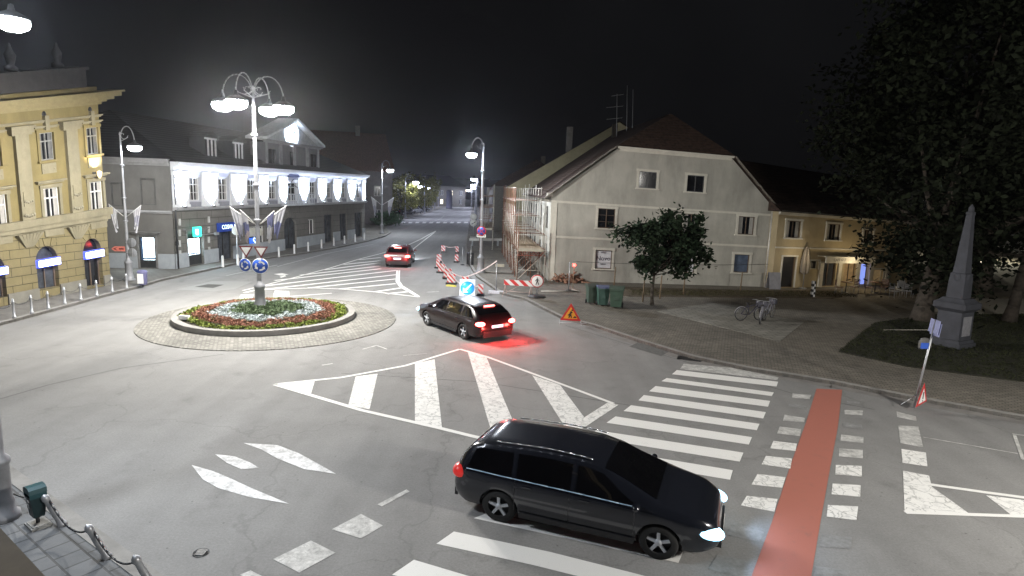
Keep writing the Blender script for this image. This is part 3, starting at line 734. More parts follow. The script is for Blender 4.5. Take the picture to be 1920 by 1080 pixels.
# the far street
FARL = [('left', 760, 409, 779, 341, 1, .9), ('left', 796, 400, 787, 349, -1, .9), ('left', 806, 395, 795, 350, -1, .8), ('left', 815, 391, 803, 352, -1, .8), ('left', 822, 388, 809, 348, -1, .7),
        ('right', 893, 412, 887, 335, -1, 1), ('right', 891, 402, 888, 346, -1, .9), ('right', 891, 396, 889, 352, -1, .9), ('right', 884, 389, 878, 356, -1, .8)]
for i, (sd, bx, by, lx, ly, s, sca) in enumerate(FARL):
    q = G(bx, by, SW); h = ZAT(q, lx, ly); ln = abs((lx-bx)/FPX*(q-C0).dot(_d))
    street_lamp('%s street lamp from the roundabout on the %s side of the far street' % (ORD[[j for j, f in enumerate(FARL) if f[0] == sd].index(i)], sd), bx, by, h-SW,
                [(R(0 if s > 0 else 180), max(.6, min(ln, 2.2)))], group='distant street lamps', power=1500, col=(.75, .8, 1), glow=LAMPF, scale=1.8, shaft=.1)

# ------------------------------------------------------------------ signs on the roundabout post
def face(o, z=None): pass
def disc_sign(name, label, cat, pos, r, style, post=0, group=None, yaw=0, back=False):
    t = T(name, label, cat, pos, yaw, group)
    MB().lathe([(0, 0), (r*.97, 0), (r, .006), (r*.97, .014), (0, .014)], n=28, axis='y').build('sign_plate', STEEL if back else (WHITE if style != 'nopark' else REDM), t)
    if style == 'roundabout':
        MB().lathe([(0, -.004), (r*.93, -.004), (r*.93, 0)], n=28, axis='y').build('sign_face', BLUEM, t)
        for k in range(3):
            m = MB(); a0 = R(120*k+20); pts = []
            for i in range(7):
                a = a0+R(62)*i/6
                pts += [(math.cos(a)*r*.42, -.008, math.sin(a)*r*.42), (math.cos(a)*r*.62, -.008, math.sin(a)*r*.62)]
            m.add(pts, [(2*i, 2*i+1, 2*i+3, 2*i+2) for i in range(6)])
            a = a0+R(62); m.add([(math.cos(a)*r*.3, -.008, math.sin(a)*r*.3), (math.cos(a)*r*.76, -.008, math.sin(a)*r*.76), (math.cos(a+R(34))*r*.52, -.008, math.sin(a+R(34))*r*.52)], [(0, 1, 2)])
            m.build('arrow', WHITE, t)
    if style == 'arrow':
        MB().lathe([(0, -.004), (r*.94, -.004), (r*.94, 0)], n=28, axis='y').build('sign_face', mat('bright_blue_sign', (.02, .28, .75), .35, var=.04, emit=.25, ecol=(.05, .45, 1)), t)
        m = MB(); m.prism([(.5*r, .62*r), (.62*r, .48*r), (-.18*r, -.32*r), (.1*r, -.6*r), (-.62*r, -.62*r), (-.6*r, .1*r), (-.32*r, -.18*r)], -.012, -.006); m.build('arrow', WHITE, t)
    if style == 'nopark':
        MB().lathe([(0, -.004), (r*.8, -.004), (r*.8, 0)], n=28, axis='y').build('sign_face', BLUEM, t)
        for k in (1, -1): MB().obox((0, -.008, 0), (r*.62, 0, k*r*.62), (0, .002, 0), (-k*r*.07, 0, r*.07)).build('bar', REDM, t)
    if style == 'walk':
        MB().lathe([(r*.84, -.004), (r*.98, -.004), (r*.98, 0)], n=28, axis='y').build('red_ring', REDM, t)
        m = MB(); y0, y1 = -.012, -.005
        m.prism([(r*.09*math.cos(i*.7854), r*.47+r*.09*math.sin(i*.7854)) for i in range(8)], y0, y1)
        m.prism([(-.1*r, .34*r), (.1*r, .34*r), (.12*r, -.05*r), (-.08*r, -.05*r)], y0, y1)
        m.prism([(-.08*r, -.04*r), (.04*r, -.04*r), (-.12*r, -.56*r), (-.24*r, -.52*r)], y0-.001, y1)
        m.prism([(.0, -.04*r), (.12*r, -.04*r), (.3*r, -.5*r), (.18*r, -.56*r)], y0-.002, y1)
        m.prism([(-.1*r, .32*r), (-.02*r, .3*r), (-.24*r, -.02*r), (-.32*r, .02*r)], y0-.003, y1)
        m.prism([(.04*r, .32*r), (.12*r, .3*r), (.34*r, .06*r), (.28*r, -.0*r)], y0-.004, y1); m.build('walking_figure', BLACK, t)
    return t
def tri(r, inv=False, rot=0):
    return [(r*math.cos(R(90+120*k+(180 if inv else 0))), r*math.sin(R(90+120*k+(180 if inv else 0)))) for k in range(3)]
for i, (x, y, lab) in enumerate(((467, 470, 'left give-way triangle on the roundabout lamp post'), (491, 470, 'right give-way triangle on the roundabout lamp post'))):
    pos = (ctr.x+(-.56 if i == 0 else .12)+.1, ctr.y-.24, ZAT(ctr, x, y)+.04)
    t = T('give_way_sign', lab, 'traffic sign', pos, R(12), 'give-way signs on the roundabout')
    MB().prism(tri(.36, True), 0, .012).build('sign_plate', mat('sign_red_border', (.16, .03, .03), .5), t)
    MB().prism(tri(.24, True), -.006, -.001).build('sign_face', WHITE, t)
disc_sign('roundabout_sign', 'smaller blue roundabout arrows sign left of the lamp post', 'traffic sign', (ctr.x-.55, ctr.y-.2, ZAT(ctr, 467, 497)), .31, 'roundabout', group='blue roundabout signs', yaw=R(-12))
disc_sign('roundabout_sign', 'larger blue roundabout arrows sign right of the lamp post', 'traffic sign', (ctr.x+.17, ctr.y-.27, ZAT(ctr, 494, 497)), .36, 'roundabout', group='blue roundabout signs', yaw=R(18))
# small white floodlight box in the bed
q = G(346, 601, .2); t = T('ground_spotlight', 'small white floodlight box at the left rim of the flower bed', 'floodlight', (q.x, q.y, .2))
MB().box(-.2, .2, -.1, .1, .06, .22).build('housing', mat('white_lit_case', (.85, .85, .85), .4), t); MB().box(-.06, .06, -.05, .05, -.02, .06).build('foot', DARKM, t)

# seams and repairs in the asphalt
SEAM = mat('tar_seam', (.07, .07, .068), .7, var=.3, scale=6)
line([(-40, 760), (90, 722), (230, 690), (420, 664)], .035, .0035, SEAM); line([(640, 700), (900, 716), (1180, 760)], .03, .0036, SEAM);
line([(1060, 610), (1250, 668), (1500, 742), (1640, 768)], .03, .0038, SEAM)
marks([[(1200, 640), (1262, 655), (1240, 668), (1180, 650)]], mat('repair_patch', (.13, .13, .125), .85, var=.3, scale=8, bump=.3), .0042)
# ================================================================== buildings
def facade_world(a, b, z=0):
    F = Facade.__new__(Facade); F.p0 = Vector((a[0], a[1], z)); F.p1 = Vector((b[0], b[1], z)); e = F.p1-F.p0; F.L = e.length; F.e = e.normalized()
    F.nrm = Vector((F.e.y, -F.e.x, 0)); F.rz = math.atan2(F.e.y, F.e.x); F.s = 0; F.z = z
    return F
def root(F, name, label, cat='building', group=None): return T(name, label, cat, tuple(F.p0), F.rz, group)
def moulding(mb, u0, u1, z, steps, y0=0, ret=True):
    """stack of projecting courses: steps = [(height, projection)]"""
    for h, pr in steps:
        mb.box(u0-(pr if ret else 0), u1+(pr if ret else 0), y0-pr, y0+.02, z, z+h); z += h
    return z
# ------------------------------------------------------------------ yellow building
YEL = mat('yellow_plaster', (.20, .16, .065), .85, var=.10, scale=1.4, dirt=.45, bump=.1)
YELR = rusticated('yellow_rusticated_plaster', (.205, .17, .085))
PALE = mat('pale_stucco', (.23, .205, .135), .85, var=.12, scale=2, dirt=.5)
ZB = SW
F = Facade((27, 570), (208, 534), (27, 433), (208, 404), z=ZB)
yb = root(F, 'yellow_building', 'ornate yellow town building with tall windows and arched ground floor openings at the left edge')
UL, UR = -13.5, F.L
zb0 = F.uv(208, 413)[1]; zb1 = F.uv(208, 402)[1]; zs = F.uv(208, 214)[1]; zc = F.uv(208, 197)[1]
def ub(px, py): return F.uv(px, py)[0]
step = (ub(174, 480)-ub(89, 500))
cols_ = [ub(174, 480)-step*k for k in range(5)]
# ground-floor arches
aw = .62; hs = []
zsp = F.uv(89, 480)[1]; zap = F.uv(89, 461)[1]
for k, u in enumerate(cols_): hs.append((u-aw, u+aw, .12 if k == 0 else .42, zap))
m = F.mb(); wall_grid(m, UL, UR, 0, zb0, hs, .3); m.build('ground_floor_wall', YELR, yb)
m = F.mb(); block_behind(m, UL, UR, 12, 0, zc+.9); m.build('wall', YEL, yb)
sp = F.mb()
for a, b, c, d in hs:
    cx = (a+b)/2; zr = d-aw
    for s in (-1, 1):
        pts = [(cx+s*aw, d), (cx+s*aw, zr)]+[(cx+s*aw*math.cos(R(t)), zr+aw*math.sin(R(t))) for t in range(15, 91, 15)]
        sp.prism(pts if s > 0 else pts[::-1], .003, .29)
sp.build('arch_spandrel', YELR, yb)
SIGNE = mat('light_box_face', (.9, .95, 1), .4, var=0, emit=9, ecol=(.85, .9, 1))
SIGNB = mat('light_box_case', (.05, .08, .5), .4, var=.05, emit=1.2, ecol=(.08, .12, 1))
for k, (a, b, c, d) in enumerate(hs[:4]):
    cx = (a+b)/2; f = F.mb()
    for x0, x1 in ((a, a+.07), (b-.07, b), (cx-.03, cx+.03)): f.box(x0, x1, .2, .26, c, d-aw)
    f.box(a, b, .2, .262, d-aw-.04, d-aw+.03); fo = f.build('door' if k == 0 else 'shop_window', BFR, yb)
    p = F.mb(); p.add([(a, .25, c), (b, .25, c), (b, .25, d), (a, .25, d)], [(0, 1, 2, 3)]); p.build('pane', GLASS2 if k else GLASS, fo)
    q = F.mb(); q.box(a-.02, b+.06, -.13, .1, d-aw-.33, d-aw+.03); lb = q.build('light_box', SIGNB, yb)
    q = F.mb(); q.box(a+.02, b+.02, -.15, -.131, d-aw-.29, d-aw-.01); q.build('lit_face', SIGNE, lb)
    # voussoirs over the arch
    v = F.mb()
    for t in (60, 90, 120):
        r0, r1 = aw+.04, aw+.42; dt = 8
        v.prism([(cx+r0*math.cos(R(t-dt)), d-aw+r0*math.sin(R(t-dt))), (cx+r0*math.cos(R(t+dt)), d-aw+r0*math.sin(R(t+dt))), (cx+r1*math.cos(R(t+dt*1.2)), d-aw+r1*math.sin(R(t+dt*1.2))), (cx+r1*math.cos(R(t-dt*1.2)), d-aw+r1*math.sin(R(t-dt*1.2)))], -.035, .002)
    v.build('keystones', YELR, yb)
    if k < 4:
        L_ = light('sign_light', 'AREA', F.W(cx, -.2, d-aw-.15), 8, (.8, .87, 1), size=.5, aim=F.nrm)
pl = F.mb(); pu = [UL]+sorted([x for h in hs for x in h[:2]])+[UR]
for i in range(0, len(pu)-1, 2): pl.box(pu[i]+.01, pu[i+1]-.01, -.07, .01, 0, .52)
pl.build('plinth', mat('plinth_stucco', (.2, .19, .16), .85, var=.15, scale=2, dirt=.4), yb)
m = F.mb(); moulding(m, UL, UR, zb0, [(.1, .06), (.22, .16), (zb1-zb0+.05, .24)]); m.build('string_course', PALE, yb)
# upper wall
w1 = [F.rect(72, 343, 101, 408), F.rect(83, 232, 109, 290)]
z1a, z1b = F.uv(173, 400)[1], F.uv(173, 341)[1]; z2a, z2b = F.uv(179, 289)[1], F.uv(179, 238)[1]
uc = [(ub(174, 371)+ub(180, 265))/2]; uc += [uc[0]-step*k for k in range(1, 5)]
hs1 = [(u-.47, u+.47, z1a, z1b) for u in uc]; hs2 = [(u-.42, u+.42, z2a, z2b) for u in uc]
m = F.mb(); wall_grid(m, UL, UR, zb1, zc+.9, hs1+hs2, .2); m.build('upper_wall', YEL, yb)
for h in hs1: window(F, yb, h, WFR, GLASS, PALE, .16, transom=.68, curtain=CURT, depth=.12)
for h in hs2: window(F, yb, h, mat('dull_window_frame', (.2, .2, .19), .6), GLASS, YEL, .14, transom=.68, curtain=mat('dim_curtain', (.12, .12, .12), .9), depth=.12)
m = F.mb()
for h in hs1:   # hoods and aprons
    moulding(m, h[0]-.2, h[1]+.2, h[3]+.22, [(.07, .1), (.07, .2)]); m.box(h[0]-.1, h[1]+.1, -.05, .004, h[2]-.75, h[2]-.14)
for h in hs2:
    moulding(m, h[0]-.15, h[1]+.15, h[3]+.2, [(.06, .08), (.05, .14)]); m.box(h[0], h[1], -.05, .004, h[2]-.6, h[2]-.14)
    m.box((h[0]+h[1])/2-.12, (h[0]+h[1])/2+.12, -.16, .003, h[3]+.1, h[3]+.75)
    for s in (-.3, .3): m.lathe([(0, -.06), (.1, -.04), (.13, 0)], c=((h[0]+h[1])/2+s, 0, h[2]-.4), n=10, axis='y')
m.build('window_hood', PALE, yb)
# giant pilasters between the bays with capitals, swags and consoles
for k in range(5):
    u = uc[0]-step*(k+.5)-.02
    m = F.mb(); m.box(u-.36, u+.36, -.16, .003, zb1+.06, zs-.1); m.box(u-.42, u+.42, -.2, .004, zb1+.061, zb1+.35)
    moulding(m, u-.36, u+.36, zs-.5, [(.08, .18), (.2, .24), (.13, .3)]); m.box(u-.24, u+.24, -.19, -.15, zb1+1.0, z1b)
    po = m.build('pilaster', PALE, yb)
    o_ = F.mb()
    for zz, rr in ((z1a+.35, .16), (z1b-.5, .13)):
        for j in range(5): o_.lathe([(0, -.05), (rr*.4, -.035), (rr*.5, 0)], c=(u+(j-2)*rr*.75, -.19, zz-abs(j-2)*-.03), n=8, axis='y')
    o_.build('stucco_garland', mat('dark_stucco', (.22, .2, .14), .9, var=.3, scale=10), po)
    c = F.mb()
    for j in range(7):
        s = (j-3)/3
        c.add([(u+s*.62-.09, -.2, zb0+.02), (u+s*.62+.09, -.2, zb0+.02), (u+s*.18+.04, -.06, zb0-.62), (u+s*.18-.04, -.06, zb0-.62), (u+s*.62-.09, .004, zb0+.02), (u+s*.62+.09, .004, zb0+.02), (u+s*.18+.04, .004, zb0-.62), (u+s*.18-.04, .004, zb0-.62)],
              [(0, 1, 2, 3), (0, 3, 7, 4), (1, 5, 6, 2), (0, 4, 5, 1), (3, 2, 6, 7)])
    c.build('console', PALE, yb)
m = F.mb(); moulding(m, UL, UR, zs-.06, [(.06, .08), (.06, .14)]); m.build('architrave', PALE, yb)
m = F.mb(); zt = moulding(m, UL, UR, zc+.1, [(.12, .12), (.1, .3), (.14, .55), (.18, .8), (.08, .92)]); m.build('cornice', mat('cornice_stucco', (.24, .2, .1), .85, var=.12), yb)
m = F.mb()
for u in uc: m.lathe([(0, -.02), (.11, -.02), (.13, 0)], c=(u, 0, (zs+zc)/2+.1), n=12, axis='y')
m.build('frieze_vent', BLACK, yb)
m = F.mb(); m.box(UL, UR-.25, .35, 1.4, zt, zt+.95); m.box(UL, UR-.15, .25, 1.5, zt+.95, zt+1.08)
m.build('parapet', mat('grey_parapet', (.065, .06, .058), .9, var=.15), yb)
for u in (UR-1.5, UR-4.2, UR-7):
    MB().lathe([(0, 0), (.28, 0), (.28, .2), (.14, .3), (.2, .55), (.24, .75), (.12, 1.0), (.05, 1.25), (0, 1.3)], n=10).build('finial', mat('stone_finial', (.03, .03, .03), .9), yb, loc=(u, .85, (zt+1.08)*(1+F.s*u)))
MB().add([(UL, 1.5, zt), (UR, 1.5, zt), (UR-3, 6, zt+2.6), (UL, 6, zt+2.6)], [(0, 1, 2, 3)]).build('roof', rooftile('dark_roof_tiles', (.05, .04, .035)), yb)
# wall lamp glowing between the two upper floors
lp = F.W(ub(176, 322), -.32, F.uv(176, 326)[1])
t = T('wall_lamp', 'warm lamp on a bracket between the upper windows of the yellow building', 'wall lamp', tuple(lp), F.rz)
MB().cyl((0, .38, -.1), (0, 0, -.1), .025).box(-.1, .1, .3, .34, -.25, .1).build('bracket', DARKM, t)
MB().lathe([(0, .2), (.12, .12), (.1, -.1), (.04, -.22), (0, -.22)], n=12).build('lantern', mat('warm_lamp_glass', (.5, .45, .3), .4, var=0, emit=1.5, ecol=(1, .8, .45)), t)
light('lamp_light', 'SPOT', (0, -.05, .26), 300, (1, .80, .42), t, size=.08, spot=110, blend=.8, aim=(0, .45, 1))
YF = F

# ------------------------------------------------------------------ town hall
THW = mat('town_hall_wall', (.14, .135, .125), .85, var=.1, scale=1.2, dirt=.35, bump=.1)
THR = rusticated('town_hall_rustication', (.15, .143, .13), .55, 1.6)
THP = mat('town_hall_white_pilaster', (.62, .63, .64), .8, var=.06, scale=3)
PLI = mat('pale_plinth', (.33, .355, .38), .8, var=.1, scale=2, dirt=.3)
F = Facade((330, 504), (684, 443), (330, 392), (684, 379), z=ZB)
F3 = Facade((208, 502), (329, 504), z=ZB)
th = root(F, 'town_hall', 'two-storey town hall with floodlit white upper pilasters, pediment and clock')
L = F.L
zl = F.uv(330, 392)[1]; ze = F.uv(330, 320)[1]; zt = F.uv(330, 308)[1]
UP = [(355, 334, 374, 375), (409, 334, 427, 373), (463, 335, 480, 371), (503, 336, 518, 369), (580, 337, 592, 369), (612, 339, 621, 369), (640, 340, 648, 369), (668, 342, 676, 369)]
zw0 = F.uv(365, 376)[1]; zw1 = F.uv(365, 333)[1]
uh = []
for b in UP:
    a0, a1 = F.rect(*b)[:2]; uh.append((a0, a1, zw0, zw1))
ubd = F.rect(539, 345, 555, 370)[:2]; uh.append((ubd[0], ubd[1], zl+.35, zw1-.15))
GD = [(352, 438, 381, 497), (408, 432, 436, 485), (465, 424, 496, 462), (503, 417, 512, 448), (533, 418, 556, 466), (578, 411, 590, 438), (608, 402, 624, 452), (637, 400, 651, 447), (665, 398, 679, 443)]
gh = [F.rect(*b) for b in GD]
for i in (0, 1, 4, 6, 7, 8): gh[i] = (gh[i][0], gh[i][1], .05, gh[i][3])
gh[4] = (gh[4][0], gh[4][1], .05, F.uv(545, 407)[1])
for i, g in enumerate(gh): gh[i] = (max(g[0], .3), min(g[1], L-.15), g[2], min(g[3], zl-.35))
m = F.mb(); wall_grid(m, 0, L, 0, zl-.1, gh, .3); m.build('ground_floor_wall', THR, th)
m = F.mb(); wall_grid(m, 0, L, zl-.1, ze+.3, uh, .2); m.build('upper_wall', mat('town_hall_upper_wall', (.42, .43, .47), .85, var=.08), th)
# side wing continues to the left; wall volume
m = MB()
sx = (F3.p0-F.p0).dot(F.e); sy = -(F3.p0-F.p0).dot(F.nrm)
hz = ze+.3
bx = Vector((sx, sy)).normalized()*9.0
m.add([(L, 0, 0), (L, 14, 0), (bx.x, 14, 0), (bx.x, bx.y, 0), (L, 0, hz), (L, 14, hz), (bx.x, 14, hz), (bx.x, bx.y, hz), (0, 0, hz)], [(0, 1, 5, 4), (1, 2, 6, 5), (2, 3, 7, 6), (4, 5, 6, 7, 8)])
m.build('wall', THW, th)
m = F.mb(); moulding(m, 0, L, zl-.12, [(.08, .1), (.1, .3), (.07, .4)], ret=False); m.build('ledge', mat('ledge_stone', (.36, .36, .37), .8, var=.1), th)
m = F.mb(); ztop = moulding(m, 0, L, ze, [(.1, .12), (.14, .22), (.12, .4), (.16, .62), (.06, .7)], ret=False); m.build('cornice', mat('white_cornice', (.55, .56, .58), .8, var=.06), th)
pl = F.mb(); us_ = [0]+[x for g in sorted([g for g in gh if g[2] < .3]) for x in g[:2]]+[L]
for i in range(0, len(us_)-1, 2):
    if us_[i+1]-us_[i] > .1: pl.box(us_[i]+.01, us_[i+1]-.01, -.08, .01, 0, 1.0)
pl.build('plinth', PLI, th)
for h in uh[:8]: window(F, th, h, WFR, GLASS, None, transom=.7, bars=(.35,), curtain=CURT, depth=.13)
fo = window(F, th, uh[8], WFR, GLASS, THP, .25, transom=.75, depth=.13, name='balcony_door', sill=False)
m = F.mb()
for h in uh[:8]: m.box(h[0]-.1, h[1]+.1, -.06, .004, h[3]+.12, h[3]+.5); m.box(h[0]-.05, h[1]+.05, -.05, .004, zl+.15, h[2]-.1)
m.build('window_panel', mat('grey_stucco_panel', (.24, .24, .27), .85, var=.1), th)
# pilaster pairs, each with a floodlight at its foot
uw = sorted(uh); gaps = [(0.05, uw[0][0]-.22)]+[(a[1]+.22, b[0]-.22) for a, b in zip(uw[:-1], uw[1:])]+[(uw[-1][1]+.22, L-.05)]
for i, (a, b) in enumerate(gaps):
    if b-a < .25: continue
    wd = (b-a)
    m = F.mb()
    for s in ((a, a+wd*.42), (b-wd*.42, b)):
        m.box(s[0], s[1], -.13, .004, zl+.08, ze-.02); m.box(s[0]-.05, s[1]+.05, -.18, .005, zl+.081, zl+.3); m.box(s[0]-.05, s[1]+.05, -.19, .005, ze-.28, ze-.021)
        m.box(s[0]+.08, s[1]-.08, -.145, -.12, zl+.5, ze-.5)
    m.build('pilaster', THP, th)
    um = (a+b)/2
    g = F.mb(); g.box(um-.13, um+.13, -.4, -.24, zl+.06, zl+.2); fl = g.build('floodlight', DARKM, th)
    g = F.mb(); g.add([(um-.11, -.385, zl+.204), (um+.11, -.385, zl+.204), (um+.11, -.255, zl+.204), (um-.11, -.255, zl+.204)], [(0, 1, 2, 3)]); g.build('lit_glass', mat('floodlight_glass', (1, 1, 1), .3, var=0, emit=20, ecol=(.8, .87, 1)), fl)
    light('floodlight_beam', 'SPOT', F.W(um, -.42, zl+.26), 2600*min(1.4, wd/1.2+.4), (.66, .76, 1), size=.1, spot=95, blend=.7, aim=-F.nrm*.36+Vector((0, 0, 1)))
# coat of arms, balcony rail and the clock pediment above
ub0, ub1 = ubd[0]-1.6, ubd[1]+1.6
m = F.mb(); m.box(ub0, ub1, -1.0, .004, zl-.02, zl+.1)
n = 16
for i in range(n+1): 
    u = ub0+(ub1-ub0)*i/n; m.box(u-.02, u+.02, -.98, -.94, zl+.1, zl+.95)
m.box(ub0, ub1, -1.0, -.92, zl+.95, zl+1.03); m.build('balcony', mat('white_balcony_rail', (.5, .52, .55), .6), th)
m = F.mb(); uc_ = (ubd[0]+ubd[1])/2; zz = zw1+.35
m.prism([(uc_-1.0, zz), (uc_+1.0, zz), (uc_+.75, zz+.28), (uc_+.3, zz+.33), (uc_, zz+.42), (uc_-.3, zz+.33), (uc_-.75, zz+.28)], -.3, .0); m.build('coat_of_arms', mat('dark_blue_crest', (.06, .07, .14), .6), th)
m = F.mb(); m.tube([(uc_-.9, -.2, zz-.9), (uc_-.3, -.2, zz-.35), (uc_, -.2, zz-.2)], .03).tube([(uc_-1.0, -.2, zz-.9), (uc_-.4, -.2, zz-.85), (uc_+.2, -.2, zz-.75), (uc_+.7, -.2, zz-.95)], .035); m.build('wrought_ornament', DARKM, th)
# attic storey
ua, ubb = F.uv(508, 300)[0], F.uv(606, 300)[0]
zA = F.uv(548, 272)[1]; zP = F.uv(560, 227)[1]; ys = .5
m = F.mb(); m.box(ua, ubb, ys, ys+1.4, ztop, zA); m.build('attic_wall', mat('attic_stucco', (.12, .12, .135), .85, var=.12, dirt=.3), th)
m = F.mb(); um = (ua+ubb)/2
for px in (520, 559, 596):
    u = F.uv(px, 292)[0]
    for s in (-.55, .05): m.box(u+s, u+s+.5, ys-.03, ys+.01, ztop+.45, zA-.55)
m.build('attic_window', GLASS, th)
m = F.mb()
for k in range(5): u = ua+(ubb-ua)*k/4; m.box(u-.22+(.23 if k == 0 else 0), u+.22-(.23 if k == 4 else 0), ys-.1, ys+.004, ztop+.1, zA-.02)
moulding(m, ua, ubb, zA-.02, [(.1, .2), (.15, .35)], ys, ret=True); m.build('attic_pilaster', mat('attic_pilaster_stucco', (.2, .2, .215), .85), th)
m = F.mb(); m.prism([(ua-.3, zA+.24), (ubb+.3, zA+.24), (um, zP-.1)], ys+.06, ys+1.3); m.build('pediment', mat('pediment_stucco', (.32, .34, .36), .8), th)
m = F.mb()
for s, ue in ((-1, ua-.5), (1, ubb+.5)):
    m.add([(ue, ys-.5, zA+.22), (um, ys-.5, zP), (um, ys+1.5, zP), (ue, ys+1.5, zA+.22), (ue, ys-.5, zA+.42), (um, ys-.5, zP+.22), (um, ys+1.5, zP+.22), (ue, ys+1.5, zA+.42)], [(0, 1, 5, 4), (0, 1, 2, 3), (4, 5, 6, 7), (0, 4, 7, 3)])
m.build('pediment_roof', mat('white_raking_cornice', (.5, .52, .55), .8), th)
uk = F.uv(556, 251)[0]; zk = F.uv(556, 251)[1]
MB(F.warp).lathe([(0, -.1), (.95, -.1), (1.1, -.12), (1.15, 0), (1.15, .1)], c=(uk, ys, zk), n=28, axis='y').build('clock', mat('lit_clock_face', (.75, .8, .85), .5, var=0, emit=1.6, ecol=(.75, .88, 1)), th)
m = MB(F.warp); m.box(uk-.04, uk+.04, ys-.14, ys-.12, zk, zk+.7); m.obox((uk+.2, ys-.15, zk+.1), (.25, 0, .12), (0, .01, 0), (-.03, 0, .05)); m.build('clock_hands', BLACK, th)
light('floodlight_beam', 'SPOT', F.W(uk+.3, ys-1.3, zA+.5), 170, (.72, .82, 1), size=.1, spot=120, blend=.8, aim=-F.nrm*1.0+Vector((0, 0, .55)))
# roof with dormers
RT = rooftile('town_hall_tiles', (.006, .0055, .0055))
m = MB(); z = ztop
m.add([(bx.x, bx.y, z), (0, -.5, z), (L, -.5, z), (L, 14, z), (bx.x, 14, z), (3, 7, z+3.6), (L-6, 7, z+3.6)], [(0, 1, 5), (1, 2, 6, 5), (2, 3, 6), (3, 4, 5, 6), (4, 0, 5)])
m.build('roof', RT, th)
for (px, py, pw) in ((414, 279, 12), (464, 286, 11)):
    u, zz = F.uv(px, py); u += .2; zz = max(zz, ztop+.9)
    m = F.mb(); m.box(u-.75, u+.75, .9, 2.2, zz-.9, zz+.85); d = m.build('dormer', mat('dormer_wall', (.03, .03, .033), .8), th)
    m = F.mb(); m.box(u-.5, u-.36, .84, .9, zz-.7, zz+.65); m.box(u+.36, u+.5, .84, .9, zz-.7, zz+.65); m.box(u-.8, u+.55, .82, .9, zz+.65, zz+.78); m.box(u-.06, u+.06, .84, .9, zz-.7, zz+.65); m.build('dormer_frame', mat('dormer_frame_paint', (.5, .5, .52), .6), d)
    m = F.mb(); m.prism([(u-.95, zz+.85), (u+.95, zz+.85), (u, zz+1.25)], .75, 2.3); m.build('dormer_roof', RT, d)
# ground floor openings
SHOP = mat('lit_shop_interior', (.8, .9, 1), .5, var=0, emit=5.5, ecol=(.75, .93, 1))
def opening(Fx, par, h, kind, ymax=.28):
    a, b, c, d = h; f = Fx.mb(); t = .09
    f.box(a, a+t, .16, ymax-.02, c, d); f.box(b-t, b, .16, ymax-.02, c, d); f.box(a+t, b-t, .16, ymax-.02, d-t, d)
    if kind == 'lit':
        zb = c+(d-c)*.32; f.box(a+t, b-t, .17, ymax-.03, c, zb); f.box(a+t, b-t, .16, ymax-.02, c+(d-c)*.84, d-t)
        fo = f.build('shop_door', DARKM, par)
        q = Fx.mb(); q.add([(a+t, ymax-.05, zb), (b-t, ymax-.05, zb), (b-t, ymax-.05, c+(d-c)*.84), (a+t, ymax-.05, c+(d-c)*.84)], [(0, 1, 2, 3)]); q.build('lit_pane', SHOP, fo)
        q = Fx.mb(); q.box(a+t+.05+(b-a)*.62, a+t+.1+(b-a)*.62, .18, .2, zb, c+(d-c)*.84); q.box(a+t+.1, b-t-.2, .18, .2, zb+.03, zb+.14); q.build('poster_rail', mat('blue_poster_rail', (.05, .1, .2), .5), fo)
    else:
        f.box((a+b)/2-.04, (a+b)/2+.04, .17, ymax-.03, c, d-t)
        fo = f.build('door' if kind == 'door' else 'window', {'door': DARKM, 'win': WFR}[kind], par)
        q = Fx.mb(); q.add([(a+t, ymax-.05, c), (b-t, ymax-.05, c), (b-t, ymax-.05, d-t), (a+t, ymax-.05, d-t)], [(0, 1, 2, 3)]); q.build('pane', GLASS2 if kind == 'door' else GLASS, fo)
    return fo
def hood(Fx, par, h, m_=None):
    q = Fx.mb(); moulding(q, h[0]-.15, h[1]+.15, h[3]+.12, [(.07, .08), (.1, .2), (.05, .28)]); q.box(h[0]-.14, h[0]-.01, -.06, .006, h[2], h[3]+.12); q.box(h[1]+.01, h[1]+.14, -.06, .006, h[2], h[3]+.12)
    q.build('door_hood', m_ or mat('grey_door_surround', (.17, .165, .16), .85), par)
opening(F, th, gh[0], 'lit'); hood(F, th, gh[0])
opening(F, th, gh[1], 'door'); opening(F, th, gh[2], 'win'); hood(F, th, (gh[2][0], gh[2][1], gh[2][2], gh[2][3]-.05))
opening(F, th, gh[3], 'win'); opening(F, th, gh[4], 'door'); opening(F, th, gh[5], 'win')
for i in (6, 7, 8): opening(F, th, gh[i], 'door')
a, b, c, d = gh[4]; q = F.mb(); r = (b-a)/2; cx = (a+b)/2; zr = d-r*.75
for s in (-1, 1):
    pts = [(cx+s*r, d), (cx+s*r, zr)]+[(cx+s*r*math.cos(R(t_)), zr+r*.75*math.sin(R(t_))) for t_ in range(15, 91, 15)]
    q.prism(pts if s > 0 else pts[::-1], .004, .28)
q.build('arch_spandrel', THR, th)
q = F.mb(); q.prism([(cx-.18, d-.05), (cx+.18, d-.05), (cx+.3, d+.6), (cx-.3, d+.6)], -.14, .0); q.build('keystone', THW, th)
